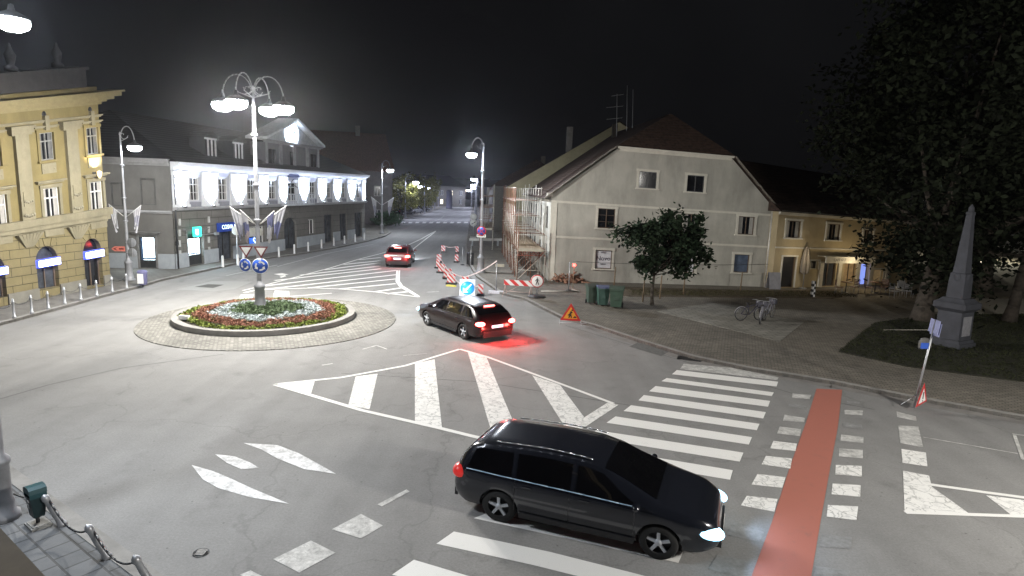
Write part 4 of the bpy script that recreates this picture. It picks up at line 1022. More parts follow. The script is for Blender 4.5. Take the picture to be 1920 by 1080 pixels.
# canopy cloth panel and blue panel at the third opening
a, b, c, d = gh[2]
q = F.mb(); q.prism([(a+.1, c+(d-c)*.5), (b-.1, c+(d-c)*.5), (b-.1, c+(d-c)*.72), (b-.5, d-.15), (a+.1, d-.1)], .1, .14); q.build('blind', mat('cream_blind', (.5, .49, .42), .8), th)
q = F.mb(); q.box(a+.1, (a+b)/2+.2, -.06, -.02, c+.05, c+(d-c)*.46); o = q.build('shop_sign', mat('blue_lit_panel', (.02, .08, .4), .4, var=.05, emit=.5, ecol=(.05, .2, 1)), th)
text_part('sign_letter', 'S', .85, mat('lit_white_letters', (.8, .9, 1), .4, var=0, emit=1.6, ecol=(.7, .9, 1)), o, ((a+(a+b)/2+.3)/2, -.075, c+(d-c)*.25))
# green sign above the lit door
a, b, c, d = gh[0]
g0, g1, g2, g3 = F.rect(354, 425, 368, 443)
q = F.mb(); q.box(g0, g1, -.42, -.3, g2, g3); o = q.build('pharmacy_sign', mat('green_sign_case', (.02, .5, .36), .4, var=0, emit=1.6, ecol=(.05, 1, .7)), th)
q = F.mb(); q.box(g0+.12, g1-.35, -.44, -.421, g2+.12, g3-.15); q.build('lit_panel', mat('pale_green_lit', (.8, 1, .95), .4, var=0, emit=2.5, ecol=(.75, 1, .95)), o)
text_part('sign_letter', 'L', .7, mat('green_sign_letter', (.02, .45, .3), .4, var=0), o, (g1-.75, -.45, (g2+g3)/2))
q = F.mb(); q.box(g1, g1+1.6, -.37, -.33, g3-.6, g3-.56); q.box(g1+1.5, g1+1.9, -.45, -.3, g3-.7, g3-.5); q.build('sign_bracket', STEEL, th)
s0, s1, s2, s3 = F.rect(404, 417, 439, 431)
q = F.mb(); q.box(s0, s1, -.24, -.1, s2-.1, s3); o = q.build('shop_sign', mat('dark_blue_fascia', (.01, .035, .16), .4, var=.1, emit=.12, ecol=(.02, .1, 1)), th)
text_part('sign_letters', 'COSVA-RN', (s3-s2)*.78, MATS['lit_white_letters'], o, ((s0+s1)/2+.3, -.255, (s2+s3)/2-.05)).scale = (.95, 1, 1)
# little wall plates of white between rustication at the corner and bracket lamps
q = F.mb()
for px, py in ((336, 416), (336, 436), (336, 456), (337, 475), (391, 411), (391, 430), (391, 449), (392, 468)):
    u, zz = F.uv(px, py); q.box(u-.1, u+.1, -.05, .002, zz-.25, zz+.2)
q.build('quoin_plate', mat('white_quoin', (.45, .45, .44), .8), th)
q = F.mb(); q.cyl((.12, -.1, 0), (.12, -.1, ze), .06, n=8); q.box(.05, .2, -.16, -.02, 1.6, 1.9); q.build('downpipe', DARKM, th)
# ---- side wing
ds = {}
w3 = T('town_hall_wing', 'plain grey side wall of the town hall with blind windows and a lit shop door', 'building wing', tuple(F3.p0), F3.rz)
L3 = F3.L; h3 = F3.rect(262, 444, 292, 500); h3 = (h3[0], h3[1], .05, h3[3]); bw = [F3.rect(263, 334, 292, 384), F3.rect(208, 342, 231, 386), F3.rect(150, 342, 172, 386)]
zu3 = F3.uv(320, 311)[1]; zl3 = F3.uv(270, 397)[1]
m = MB(); wall_grid(m, -5, L3, 0, zu3, [h3]+bw, .14); m.build('wall', THW, w3)
m = MB(); moulding(m, -5, L3, zl3-.1, [(.1, .1), (.1, .22)], ret=False); m.build('ledge', MATS['ledge_stone'], w3)
m = MB(); moulding(m, -5, L3, zu3-.02, [(.15, .12), (.2, .3), (.1, .45)], ret=False); m.build('cornice', mat('grey_cornice', (.24, .235, .23), .8), w3)
m = MB(); m.box(-5, h3[0]-.15, -.07, .01, 0, 1.0); m.box(h3[1]+.15, L3, -.07, .01, 0, 1.0); m.build('plinth', PLI, w3)
for b_ in bw:
    m = MB(); 
    for x0, x1, z0, z1 in ((b_[0], b_[0]+.07, b_[2], b_[3]), (b_[1]-.07, b_[1], b_[2], b_[3]), (b_[0]+.07, b_[1]-.07, b_[2], b_[2]+.07), (b_[0]+.07, b_[1]-.07, b_[3]-.07, b_[3])): m.box(x0, x1, .02, .13, z0, z1)
    m.build('blind_window', mat('dark_grey_frame', (.09, .088, .085), .7), w3)
f_ = MB(); a, b, c, d = h3; t_ = .07
f_.box(a, a+t_, 0, .12, c, d); f_.box(b-t_, b, 0, .12, c, d); f_.box(a+t_, b-t_, .0, .12, d-t_, d); f_.box(a+t_, b-t_, .02, .11, c, c+(d-c)*.25); dd = f_.build('shop_door', DARKM, w3)
f_ = MB(); f_.add([(a+t_, .1, c+(d-c)*.25), (b-t_, .1, c+(d-c)*.25), (b-t_, .1, d-t_), (a+t_, .1, d-t_)], [(0, 1, 2, 3)]); f_.build('lit_pane', SHOP, dd)
f_ = MB(); f_.box(a+t_, a+.2, .04, .07, c+(d-c)*.25, d-t_); f_.box(a+.2, b-.1, .04, .07, c+(d-c)*.27, c+(d-c)*.33); f_.build('poster_rail', MATS['blue_poster_rail'], dd)
hood(F3, w3, h3)
light('shop_light', 'AREA', F3.W((a+b)/2, -.1, 1.4), 25, (.7, .88, 1), size=.8, aim=F3.nrm)
light('shop_light', 'AREA', F.W((gh[0][0]+gh[0][1])/2, -.1, 1.6), 60, (.65, .87, 1), size=1, aim=F.nrm)
TF = F

# ------------------------------------------------------------------ houses past the town hall
def simple_house(name, label, a, b, depth, h, roof, wallm, roofm, wins=(3, 2), lit=None, group=None, ridge='x', chim=True):
    Fh = facade_world(a, b, 0); t = root(Fh, name, label, group=group)
    Lh = Fh.L; nx, nz = wins; hs = []
    for i in range(nx):
        for j in range(nz):
            u = Lh*(i+.5)/nx; z0 = .9+j*(h-1)/nz; hs.append((u-.5, u+.5, z0, z0+1.5))
    m = MB(); wall_grid(m, 0, Lh, 0, h, hs, .2); block_behind(m, 0, Lh, depth, 0, h); m.build('wall', wallm, t)
    for i, q in enumerate(hs): window(Fh, t, q, WFR, lit if (lit and i % 3 == 1) else GLASS2, None, depth=.16)
    m = MB(); o = .4
    if ridge == 'x':
        m.add([(-o, -o, h), (Lh+o, -o, h), (Lh+o, depth+o, h), (-o, depth+o, h), (o, depth/2, h+roof), (Lh-o, depth/2, h+roof)], [(0, 1, 5, 4), (2, 3, 4, 5), (1, 2, 5), (3, 0, 4)])
    else:
        m.add([(-o, -o, h), (Lh+o, -o, h), (Lh+o, depth+o, h), (-o, depth+o, h), (Lh/2, -o, h+roof), (Lh/2, depth+o, h+roof)], [(0, 4, 5, 3), (1, 2, 5, 4), (0, 1, 4), (2, 3, 5)])
    r_ = m.build('roof', roofm, t)
    if chim: MB().box(Lh*.62, Lh*.62+.7, depth*.45, depth*.45+.7, h+roof*.6, h+roof+1.0).build('chimney', mat('chimney_plaster', (.2, .19, .18), .85), r_)
    return t
q0 = G(716, 424, 0); q1 = G(754, 411, 0)
simple_house('red_roofed_house', 'dark house with a big dim red tiled roof right behind the town hall', (-32, 92), (-19.0, 96), 14, 8.2, 6.2, mat('dim_house_wall', (.12, .11, .11), .85), rooftile('dim_red_tiles', (.12, .055, .035)), (3, 2))
simple_house('low_far_house', 'low pale house at the end of the left side of the far street', (-30, 190), (-16, 200), 20, 6.5, 3.5, mat('far_pale_wall', (.1, .095, .085), .85), RT, (5, 2), lit=mat('far_lit_window', (1, .9, .7), .5, var=0, emit=1.5, ecol=(1, .85, .6)))
simple_house('far_end_building', 'long pale building closing the far end of the street', (-42, 330), (2, 330), 20, 7, 4, mat('far_grey_wall', (.06, .06, .065), .85), RT, (10, 2), lit=MATS['far_lit_window'])

# ------------------------------------------------------------------ the big gabled house on the right
BEI = mat('beige_plaster', (.44, .43, .385), .88, var=.1, scale=.8, dirt=.6, bump=.15)
TRIM = mat('cream_trim', (.62, .6, .53), .8, var=.08, dirt=.2)
F = Facade((1027, 526), (1438, 538), (1029, 365), (1440, 392), z=ZB)
hs_ = root(F, 'gabled_house', 'big beige house with a half-hipped gable and eight windows facing the square')
L = F.L; zeL = F.uv(1029, 365)[1]; ze = zeL
uk0, zk0 = F.uv(1160, 281); uk1, zk1 = F.uv(1372, 292); zk = (zk0+zk1)/2
low = [F.rect(1121, 391, 1153, 428), F.rect(1281, 401, 1311, 437), F.rect(1384, 406, 1414, 440), F.rect(1116, 469, 1147, 504), F.rect(1275, 476, 1303, 511), F.rect(1376, 477, 1404, 511)]
top = [F.rect(1198, 322, 1231, 353), F.rect(1288, 329, 1320, 360)]
m = F.mb(); wall_grid(m, 0, L, 0, ze, low, .16); wall_grid(m, uk0, uk1, ze, zk, top, .16)
m.add([(0, 0, ze), (uk0, 0, ze), (uk0, 0, zk)], [(0, 1, 2)]); m.add([(uk1, 0, ze), (L, 0, ze), (uk1, 0, zk)], [(0, 1, 2)])
D = 18.0
SHR = .9
m.add([(0,0,0),(L,0,0),(L-SHR,D,0),(-SHR,D,0),(0,0,ze),(L,0,ze),(L-SHR,D,ze),(-SHR,D,ze)], [(1,2,6,5),(2,3,7,6),(3,0,4,7)])
m.build('wall', BEI, hs_)
POSTER = mat('white_poster', (.62, .62, .66), .6, var=.12, scale=4)
BLUEW = mat('blue_grey_pane', (.10, .13, .19), .15, var=.3)
for i, h in enumerate(low+top):
    kind = {3: POSTER, 5: BLUEW, 4: POSTER}.get(i, GLASS)
    fo = window(F, hs_, h, BFR if i < 6 else DARKM, kind, TRIM, .16, mull=() if i in (3, 5) else (1,), bars=(.33, .66) if i == 0 else (), curtain=CURT if i in (1, 2) else None, depth=.11, proud=.04)
    if i == 3:
        a, b, c, d = h; dk = mat('faded_black_ink', (.06, .06, .08), .7)
        text_part('poster_text', 'Novo', .42, dk, fo, ((a+b)/2, .09, (c+d)/2*(1+F.s*a)+.05)); text_part('poster_text', 'ooo', .2, dk, fo, ((a+b)/2, .09, d-.2)); text_part('poster_text', 'salon', .18, dk, fo, ((a+b)/2, .09, c+.3))
m = F.mb(); z1 = F.uv(1035, 443)[1]; z2 = F.uv(1040, 377)[1]
m.box(0, L, -.05, .006, z1-.09, z1+.05); m.box(0, L, -.06, .006, z2-.1, z2+.05); m.box(0, .42, -.045, .007, 0, z1-.095); m.box(0, .42, -.045, .007, z1+.055, z2-.105)
m.build('string_course', TRIM, hs_)
m = F.mb(); m.box(uk0-.1, uk1+.1, -.28, .01, zk-.03, zk+.1); m.box(uk0+.02, uk1-.02, -.12, .008, zk-.2, zk-.03); m.build('gable_cornice', TRIM, hs_)
m = F.mb(); m.box(-.3, .1, -.18, .2, ze-.1, ze+.12); m.box(L-.1, L+.25, -.18, .2, ze-.12, ze+.1); m.build('eave_return', TRIM, hs_)
m = F.mb(); base = MATS['faded_black_ink']
um = (uk0+uk1)/2+.2; zr = zk+3.0; sb = 2.6
ROOF = rooftile('brown_roof_tiles', (.05, .03, .022))
rf = MB(F.warp); o = .45
rf.add([(-o, -.3, ze-.25), (uk0-.15, -.3, zk+.12), (um, sb, zr), (um-SHR, D, zr), (-o-SHR, D, ze-.25), (uk1+.15, -.3, zk+.12), (L+o, -.3, ze-.25), (L+o-SHR, D, ze-.25)],
       [(0, 1, 2, 3, 4), (1, 5, 2), (5, 6, 7, 3, 2)])
ro = rf.build('roof', ROOF, hs_)
# rough verge tiles catching the light
v = MB(F.warp)
for (ua_, za_, ub_, zb_) in ((-o, ze-.2, uk0-.15, zk+.14), (L+o, ze-.2, uk1+.15, zk+.14)):
    n = 16
    for i in range(n):
        t0, t1 = i/n, (i+.92)/n
        x0, x1 = ua_+(ub_-ua_)*t0, ua_+(ub_-ua_)*t1; z0, z1_ = za_+(zb_-za_)*t0, za_+(zb_-za_)*t1; j = random.uniform(-.02, .04)
        v.add([(x0, -.36, z0+j), (x1, -.36, z1_+j), (x1, .05, z1_+j), (x0, .05, z0+j), (x0, -.36, z0-.09+j), (x1, -.36, z1_-.09+j), (x1, .05, z1_-.09+j), (x0, .05, z0-.09+j)], [(0, 1, 2, 3), (4, 5, 6, 7), (0, 1, 5, 4), (2, 3, 7, 6), (0, 3, 7, 4), (1, 2, 6, 5)])
v.build('verge_tiles', mat('verge_mortar', (.22, .2, .17), .9, var=.4, scale=6), ro)
m = F.mb(); m.cyl((L-.22, -.14, 0), (L-.22, -.14, ze-.15), .065, n=8); m.build('downpipe', mat('zinc_downpipe', (.62, .61, .58), .5, .3), hs_)
ch = MB().box(um-2.3, um-1.9, 12, 12.5, zk+.4, zk+2.6); ch.build('chimney', mat('chimney_brick', (.06, .05, .04), .9), ro)
HF = F
# street-side windows behind the scaffolding
for i in range(5):
    y = D*(i+.5)/5
    for z0 in (.9, 3.5): MB().box(-.03-SHR*y/D, .02-SHR*y/D, y-.5, y+.5, z0, z0+1.5).build('side_window', GLASS, hs_)
# antennas on the roof
def W3(px, py, Y):
    v = ray(px, py); t = (Y-C0.y)/v.y; return C0+v*t
for i, (px, y0, y1, bars, lab) in enumerate(((1157, 262, 176, ((-22, 200), (-14, 178), (-20, 222)), 'tall roof aerial with three crossbars left on the gabled house'), (1176, 262, 160, (), 'thin straight aerial mast in the middle on the gabled house'), (1187, 250, 168, ((-6, 246),), 'bent aerial mast nearest the ridge of the gabled house'))):
    a = W3(px, y0, 52); b = W3(px, y1, 52); a.z = min(a.z, 9.5)
    t = T('roof_aerial', lab, 'aerial', tuple(a), 0, 'roof aerials'); t_ = b-a
    MB().cyl((0, 0, 0), t_, .03, n=6).build('mast', STEEL, t)
    for dx, yy in bars:
        z = W3(px, yy, 52).z-a.z; m = MB(); m.cyl((dx/22, 0, z-.1), (.3, 0, z+.06), .018, n=5)
        for k in range(5): x = dx/22+(.3-dx/22)*k/4; m.cyl((x, -.25, z-.1+.16*k/4), (x, .25, z-.1+.16*k/4), .01, n=4)
        m.build('crossbar', STEEL, t)
# ---- house 2 with the yellowish gable behind
a = (-.9, 60.5); b = (20.5, 61)
F2_ = facade_world(a, b, 0); h2 = root(F2_, 'scaffolded_house', 'taller yellowish house behind the gabled house with scaffolding on its street side')
ze2 = 6.35; zr2 = 12.9; L2 = F2_.L
m = MB(); m.add([(0, 0, 0), (L2, 0, 0), (L2, 0, ze2), (L2/2, 0, zr2), (0, 0, ze2)], [(0, 1, 2, 3, 4)]); m.add([(0, 0, 0), (0, 26, 0), (0, 26, ze2), (0, 0, ze2), (L2, 0, 0), (L2, 26, 0), (L2, 26, ze2), (L2, 0, ze2)], [(0, 1, 2, 3), (4, 5, 6, 7)]); m.build('wall', mat('ochre_gable_plaster', (.34, .31, .2), .85, var=.1, dirt=.3), h2)
m = MB(); m.add([(-.5, -.25, ze2-.2), (L2/2, -.25, zr2+.1), (L2/2, 26, zr2+.1), (-.5, 26, ze2-.2), (L2+.5, -.25, ze2-.2), (L2+.5, 26, ze2-.2)], [(0, 1, 2, 3), (1, 4, 5, 2)]); r2_ = m.build('roof', ROOF, h2)
m = MB(); n = 20
for i in range(n):
    t0, t1 = i/n, (i+.93)/n; x0, x1 = -.5+(L2/2+.5)*t0, -.5+(L2/2+.5)*t1; z0, z1_ = ze2-.15+(zr2+.3-ze2)*t0, ze2-.15+(zr2+.3-ze2)*t1
    m.add([(x0, -.3, z0), (x1, -.3, z1_), (x1, .1, z1_), (x0, .1, z0)], [(0, 1, 2, 3)])
m.build('verge_tiles', MATS['verge_mortar'], r2_)
MB().box(6.0, 6.6, 3, 3.6, zr2-3, zr2-.3).build('chimney', MATS['chimney_plaster'], r2_)
m = MB(); 
for k in range(4): m.box(-.03, .02, 2+k*6, 3.1+k*6, 3.6, 5.2)
m.build('side_window', GLASS, h2)
for y0_, lab, hh in ((90, 'dark low house beyond the scaffolded house', 6.6), (125, 'dark house farthest along the right side of the street', 6)):
    Fh = facade_world((-3.2-(y0_-90)*.06, y0_), (9, y0_+.5), 0); 
    simple_house('dark_house', lab, (-3.2-(y0_-90)*.06, y0_), (9, y0_+.5), 22, hh, 4, mat('dark_house_wall', (.16, .15, .13), .85), ROOF, (3, 2), group='dark houses along the far street', ridge='y')

# ------------------------------------------------------------------ low yellow house with the café
F = Facade((1446, 541), (1664, 534), (1455, 396), (1640, 411), z=ZB)
ch = root(F, 'cafe_house', 'low ochre house with a café front under a pale sign board')
L = F.L; ze = F.uv(1455, 396)[1]
OCH = mat('ochre_plaster', (.44, .365, .23), .88, var=.08, scale=1, dirt=.35, bump=.1)
wh = [F.rect(1474, 414, 1501, 446), F.rect(1550, 420, 1575, 450), F.rect(1618, 431, 1636, 456)]
gh2 = [F.rect(1465, 481, 1490, 540), F.rect(1519, 489, 1534, 505), F.rect(1541, 491, 1566, 533), F.rect(1582, 492, 1604, 532), F.rect(1610, 494, 1627, 533), F.rect(1636, 505, 1655, 528)]
gh2 = [(a, b, .04 if i in (0, 2, 4) else max(c, .3), d) for i, (a, b, c, d) in enumerate(gh2)]
m = F.mb(); wall_grid(m, 0, L+2, 0, ze, wh+gh2, .2); block_behind(m, 0, L+2, 9, 0, ze); m.build('wall', OCH, ch)
for h in wh: window(F, ch, h, BFR, GLASS, TRIM, .14, curtain=CURT, depth=.14, proud=.04)
BR = mat('warm_dim_interior', (.3, .2, .1), .5, var=.4, scale=3, emit=.06, ecol=(1, .7, .35))
kinds = [BLACK, BLACK, GLASS2, BR, mat('blue_lit_fridge', (.05, .08, .5), .4, var=.5, scale=6, emit=.6, ecol=(.3, .4, 1)), BR]
for i, h in enumerate(gh2):
    fo = window(F, ch, h, TRIM if i in (1, 5) else BFR, kinds[i], TRIM if i in (0, 1, 5) else None, .1, mull=() if i in (0, 1, 4, 5) else (1,), depth=.18, name='door' if i in (0, 2) else 'window', sill=False)
m = F.mb()
for px in (1538, 1572, 1607, 1631, 1662):
    u = F.uv(px, 512)[0]; m.box(u-.16, u+.16, -.12, .006, 0, F.uv(px, 490)[1])
m.build('white_pilaster', mat('white_cafe_pilaster', (.55, .53, .47), .8), ch)
a_, b_ = F.uv(1533, 484)[0], F.uv(1624, 488)[0]; zz = F.uv(1575, 486)[1]
m = F.mb(); m.box(a_, b_, -.75, -.66, zz-.22, zz+.2); m.box(a_, b_, -.75, .0, zz+.2, zz+.26); o = m.build('sign_board', mat('pale_sign_board', (.5, .49, .44), .7), ch)
ink = mat('grey_sign_ink', (.12, .11, .1), .7)
text_part('sign_letters', 'CAFE BAR', .26, ink, o, (a_+.75+.5, -.757, zz*(1+F.s*a_))); text_part('sign_letters', 'Union', .24, ink, o, (b_-.75, -.757, zz*(1+F.s*b_)))
m = F.mb(); m.box(0, L+2, -.06, .007, F.uv(1500, 465)[1]-.05, F.uv(1500, 465)[1]+.05); moulding(m, 0, L+2, ze-.2, [(.1, .08), (.12, .2), (.06, .3)], ret=False); m.build('cornice', TRIM, ch)
m = F.mb(); m.add([(-.2, -.4, ze), (L+2.4, -.4, ze), (L+2.4, 5, ze+3.6), (-.2, 5, ze+3.6), (L+2.4, 10, ze), (-.2, 10, ze)], [(0, 1, 2, 3), (3, 2, 4, 5), (1, 4, 2), (0, 3, 5)]); m.build('roof', ROOF, ch)
CF = F
light('cafe_fill_light', 'POINT', F.W((a_+b_)/2, -1.7, zz-.1), 55, (1, .8, .5), size=.1); light('cafe_fill_light', 'POINT', F.W(a_-2.2, -1.3, zz+.3), 22, (1, .82, .55), size=.1)  # warm fill lights added to brighten the café front, no lamps modelled
# ================================================================== trees and plants
def crown_points(c, rad, n, clusters, sd=.13, seed=1, shell=.55, lower=-1.0):
    g = np.random.default_rng(seed); c = np.array(c); rad = np.array(rad); cs = []
    while len(cs) < clusters:
        p = g.uniform(-1, 1, 3); r = np.linalg.norm(p)
        if r > 1 or r < shell*g.uniform(.2, 1) or p[2] < lower: continue
        cs.append(p*(1+.14*g.normal()))
    cs = np.array(cs); w_ = g.uniform(.4, 1.6, clusters); w_ /= w_.sum()
    k = g.choice(clusters, n, p=w_); pts = cs[k]+g.normal(0, sd, (n, 3))*g.uniform(.6, 1.4, (clusters, 1))[k]
    return c+pts*rad, c+cs*rad
def tree(label, base, h_trunk, r_trunk, crown_c, crown_r, n, size, lm, seed=1, clusters=90, lean=(0, 0), group=None, sd=.12, limbs=14, shell=.55, lower=-1.0, name='tree'):
    t = T(name, label, 'tree', base, 0, group); rg = random.Random(seed)
    m = MB(); top = Vector((lean[0], lean[1], h_trunk)); seg = 6; prev = None
    pts = []
    for i in range(seg+1):
        k = i/seg; pts.append(Vector((lean[0]*k+.06*math.sin(k*5+seed)*r_trunk*4, lean[1]*k+.05*math.cos(k*4+seed)*r_trunk*4, h_trunk*k)))
    for i in range(seg): m.cyl(pts[i], pts[i+1], r_trunk*(1.25 if i == 0 else 1)*(1-.45*i/seg), r_trunk*(1-.45*(i+1)/seg), 10)
    cc = Vector(crown_c); P, cl = crown_points(crown_c, crown_r, n, clusters, sd, seed, shell, lower)
    for i in range(limbs):
        q = Vector(cl[i*len(cl)//limbs]); s = pts[-1-rg.randint(0, 1)]; md = s.lerp(q, .5)+Vector((0, 0, -.08*(q-s).length))
        m.cyl(s, md, r_trunk*.38, r_trunk*.22, 6); m.cyl(md, q, r_trunk*.22, r_trunk*.06, 5)
    m.build('trunk', BARK, t)
    leaves('crown', P, size, lm, t)
    return t
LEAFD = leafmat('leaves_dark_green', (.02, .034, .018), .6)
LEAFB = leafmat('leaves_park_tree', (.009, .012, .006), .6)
LEAFY = leafmat('leaves_yellow_green', (.14, .14, .035), .6)
p = G(1222, 572, SW)
tree('small round-crowned tree between wooden stakes in front of the gabled house', tuple(p), 2.0, .1, (.25, 0, 3.5), (2.3, 2.2, 1.9), 9000, .27, LEAFD, 3, 85, sd=.1, lower=-.75)
p = G(1733, 602, SW)
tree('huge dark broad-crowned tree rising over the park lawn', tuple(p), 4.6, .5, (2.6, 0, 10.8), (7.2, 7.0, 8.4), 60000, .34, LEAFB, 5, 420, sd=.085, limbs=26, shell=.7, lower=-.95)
p = G(1888, 604, SW)
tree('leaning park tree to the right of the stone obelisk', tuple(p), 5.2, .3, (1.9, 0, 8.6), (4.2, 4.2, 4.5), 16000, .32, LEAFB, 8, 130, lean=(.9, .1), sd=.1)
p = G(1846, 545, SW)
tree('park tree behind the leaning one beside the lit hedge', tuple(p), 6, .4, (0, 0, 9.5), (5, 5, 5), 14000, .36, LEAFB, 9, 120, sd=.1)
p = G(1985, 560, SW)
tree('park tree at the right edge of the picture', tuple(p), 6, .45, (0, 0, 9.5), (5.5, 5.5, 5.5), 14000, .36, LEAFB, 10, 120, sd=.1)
for i, (px, py, hh, r_, lab) in enumerate(((752, 408, 6.8, 3.2, 'dark street tree nearest the town hall on the left of the far street'), (770, 402, 7.6, 3.4, 'yellow-green street tree lit from above, second beyond the town hall'),
        (793, 396, 7.5, 3.2, 'dark street tree in the middle of the far left row'), (806, 391, 8, 3, 'lit street tree behind the middle one of the far left row'), (817, 386, 8, 3, 'smallest and farthest street tree of the left row'))):
    p = G(px, py, SW); tree(lab, tuple(p), 3, .18, (0, 0, hh*.62), (r_, r_, hh*.42), 5000, .42, LEAFY, 20+i, 50, group='trees along the far street', limbs=7, sd=.12)
p = G(742, 425, 0)
o = crown_points((0, 0, 0), (1, 1, 1), 10, 5)
t = T('shrub', 'dark shrub beside the lamp post past the town hall', 'shrub', (p.x-1.5, p.y, SW)); leaves('crown', crown_points((0, 0, 1.0), (2.2, 1.2, 1.1), 2500, 30, .15, 4)[0], .3, leafmat('shrub_leaves', (.05, .09, .05)), t); MB().cyl((0, 0, -.1), (.1, 0, 1), .05, .03).build('trunk', BARK, t)
p = G(1868, 520, SW); hedge = leaves('hedge', crown_points((p.x, p.y+4, 1.0), (3.2, 1.0, 1.0), 7000, 80, .1, 6, .2)[0], .22, leafmat('lit_hedge_leaves', (.09, .13, .05))); tag(hedge, 'pale green lit hedge seen between the park trees', 'hedge')
# grass blades over the lawn edge
def inpoly(x, y, P):
    c = False; n = len(P)
    for i in range(n):
        x1, y1 = P[i]; x2, y2 = P[i-1]
        if (y1 > y) != (y2 > y) and x < (x2-x1)*(y-y1)/(y2-y1)+x1: c = not c
    return c
xs = [q[0] for q in LAWN]; ys = [q[1] for q in LAWN]; pts = []
while len(pts) < 26000:
    x, y = random.uniform(min(xs), min(max(xs), 30)), random.uniform(min(ys), max(ys))
    if inpoly(x, y, LAWN): pts.append((x, y, SW+.05+random.random()*.04))
tag(leaves('grass', pts, .11, leafmat('grass_blades', (.026, .03, .013), .5), aspect=.25), 'short dark park grass around the obelisk', 'grass', kind='stuff')
pts = []
for _ in range(6000):
    x0, x1, x2 = random.random(), random.random(), random.random(); k = random.choice([0, 1])
    A, B, C_ = G(1590, 553, SW), G(1180, 550, SW), G(1445, 545, SW)
    q = A*x0+B*(1-x0); pts.append((q.x+random.gauss(0, .2), q.y+random.uniform(-1, 1.2), SW+.03+random.random()*.07))
tag(leaves('weeds', pts, .09, leafmat('weed_blades', (.07, .065, .03), .5), aspect=.3), 'thin weeds on the soil strip along the house', 'weeds', kind='stuff')

# ================================================================== obelisk
p = G(1783, 648, SW); t = T('obelisk', 'grey stone obelisk monument on a stepped pedestal under the park trees', 'monument', tuple(p), R(28)); t.scale = (.74, .74, 1.0)
ST = mat('grey_monument_stone', (.055, .058, .07), .8, var=.2, scale=3, dirt=.4, bump=.3)
def sq(prof, rot=45):
    m = MB(); n = 4; vs = []
    for r_, z in prof:
        for i in range(4): a = R(rot+90*i); vs.append((r_*1.4142*math.cos(a), r_*1.4142*math.sin(a), z))
    fs = [(k*4+i, k*4+(i+1) % 4, (k+1)*4+(i+1) % 4, (k+1)*4+i) for k in range(len(prof)-1) for i in range(4)]
    return m.add(vs, fs+[(0, 1, 2, 3), tuple(len(vs)-4+i for i in range(4))])
sq([(.86, 0), (.86, .22), (.8, .22), (.74, .34)]).build('plinth', ST, t)
sq([(.66, .33), (.64, 1.55)]).build('pedestal', ST, t)
sq([(.64, 1.54), (.78, 1.64), (.86, 1.7), (.86, 1.92), (.7, 2.0), (.56, 2.12)]).build('pedestal_cap', ST, t)
sq([(.44, 2.11), (.42, 2.9), (.39, 3.1), (.40, 3.16), (.33, 3.2), (.30, 3.5), (.15, 5.65), (.17, 5.66), (.17, 5.76), (.11, 5.78), (.10, 5.95), (0.01, 6.1)]).build('shaft', ST, t)
m = MB()
for a in range(4):
    c_, s_ = math.cos(R(90*a)), math.sin(R(90*a)); m.lathe([(0, -.04), (.14, -.03), (.18, 0), (.18, .05)], c=(0, 0, 0), n=12, axis='y')
    m.v[-48:] = [(x*c_-(y-.41)*s_, x*s_+(y-.41)*c_, z+3.0) for x, y, z in m.v[-48:]]
m.build('wreath', ST, t)
q = MB(); q.obox((0, -.66, .95), (.42, 0, 0), (0, .02, 0), (0, 0, .42)); q.build('inscription_panel', mat('worn_panel_stone', (.25, .25, .27), .7, var=.2, scale=8), t)
p2 = G(1732, 655, SW); t = T('boulder', 'pale rounded stone leaning beside the foot of the obelisk', 'stone', tuple(p2), .3)
m = MB(); m.lathe([(.02, 0), (.3, .02), (.33, .2), (.28, .5), (.17, .66), (0, .7)], n=10); m.v = [(x*1.0+.03*math.sin(z*9), y*.5+.02*math.cos(x*8), z) for x, y, z in m.v]; m.v = [(x, y, z*.72) for x, y, z in m.v]; m.build('stone_block', mat('pale_stone', (.2, .195, .19), .85, var=.2, scale=6, bump=.3), t)

# ================================================================== street furniture
# bollards and chains in front of the yellow building
yb_px = [(-36, 613), (-4, 606), (27, 597), (60, 588.5), (91, 580), (122, 571), (152, 563.5), (182, 556), (211, 548.5), (238, 541.5)]
bol = MB().lathe([(0, 0), (.075, 0), (.075, .1), (.05, .12), (.045, .68), (.06, .7), (.06, .74), (.04, .76), (.045, .82), (0, .86)], n=10)
prev = None; first = None; k = len(yb_px)
for i, (px, py) in enumerate(yb_px):
    p = G(px, py, SW); lab = '%s metal bollard from the right in the chained row before the yellow building' % ORD[k-1-i]
    if first is None: o = bol.build('bollard', STEEL, loc=tuple(p)); first = o
    else: o = first.copy(); COL.objects.link(o); o.location = p
    tag(o, lab, 'bollard', 'chained bollards before the yellow building')
    if prev is not None:
        pts = [prev.lerp(p, j/10)+Vector((0, 0, .7-.17*(1-(2*j/10-1)**2))) for j in range(11)]
        o = MB().tube([v-pts[0] for v in pts], .014, 5).build('chain', DARKM, loc=tuple(pts[0]))
        tag(o, '%s sagging chain from the right between the bollards before the yellow building' % ORD[k-1-i], 'chain', 'chains between the bollards')
    prev = p
th_px = [(418, 501), (446, 498), (457, 492), (523, 482), (552, 476), (578, 471), (603, 465.5), (626, 461), (646, 457), (666, 453.5), (683, 450)]
bb = MB().lathe([(0, 0), (.1, 0), (.1, .06), (.085, .08), (.08, .72), (.07, .8), (0, .84)], n=10); first = None
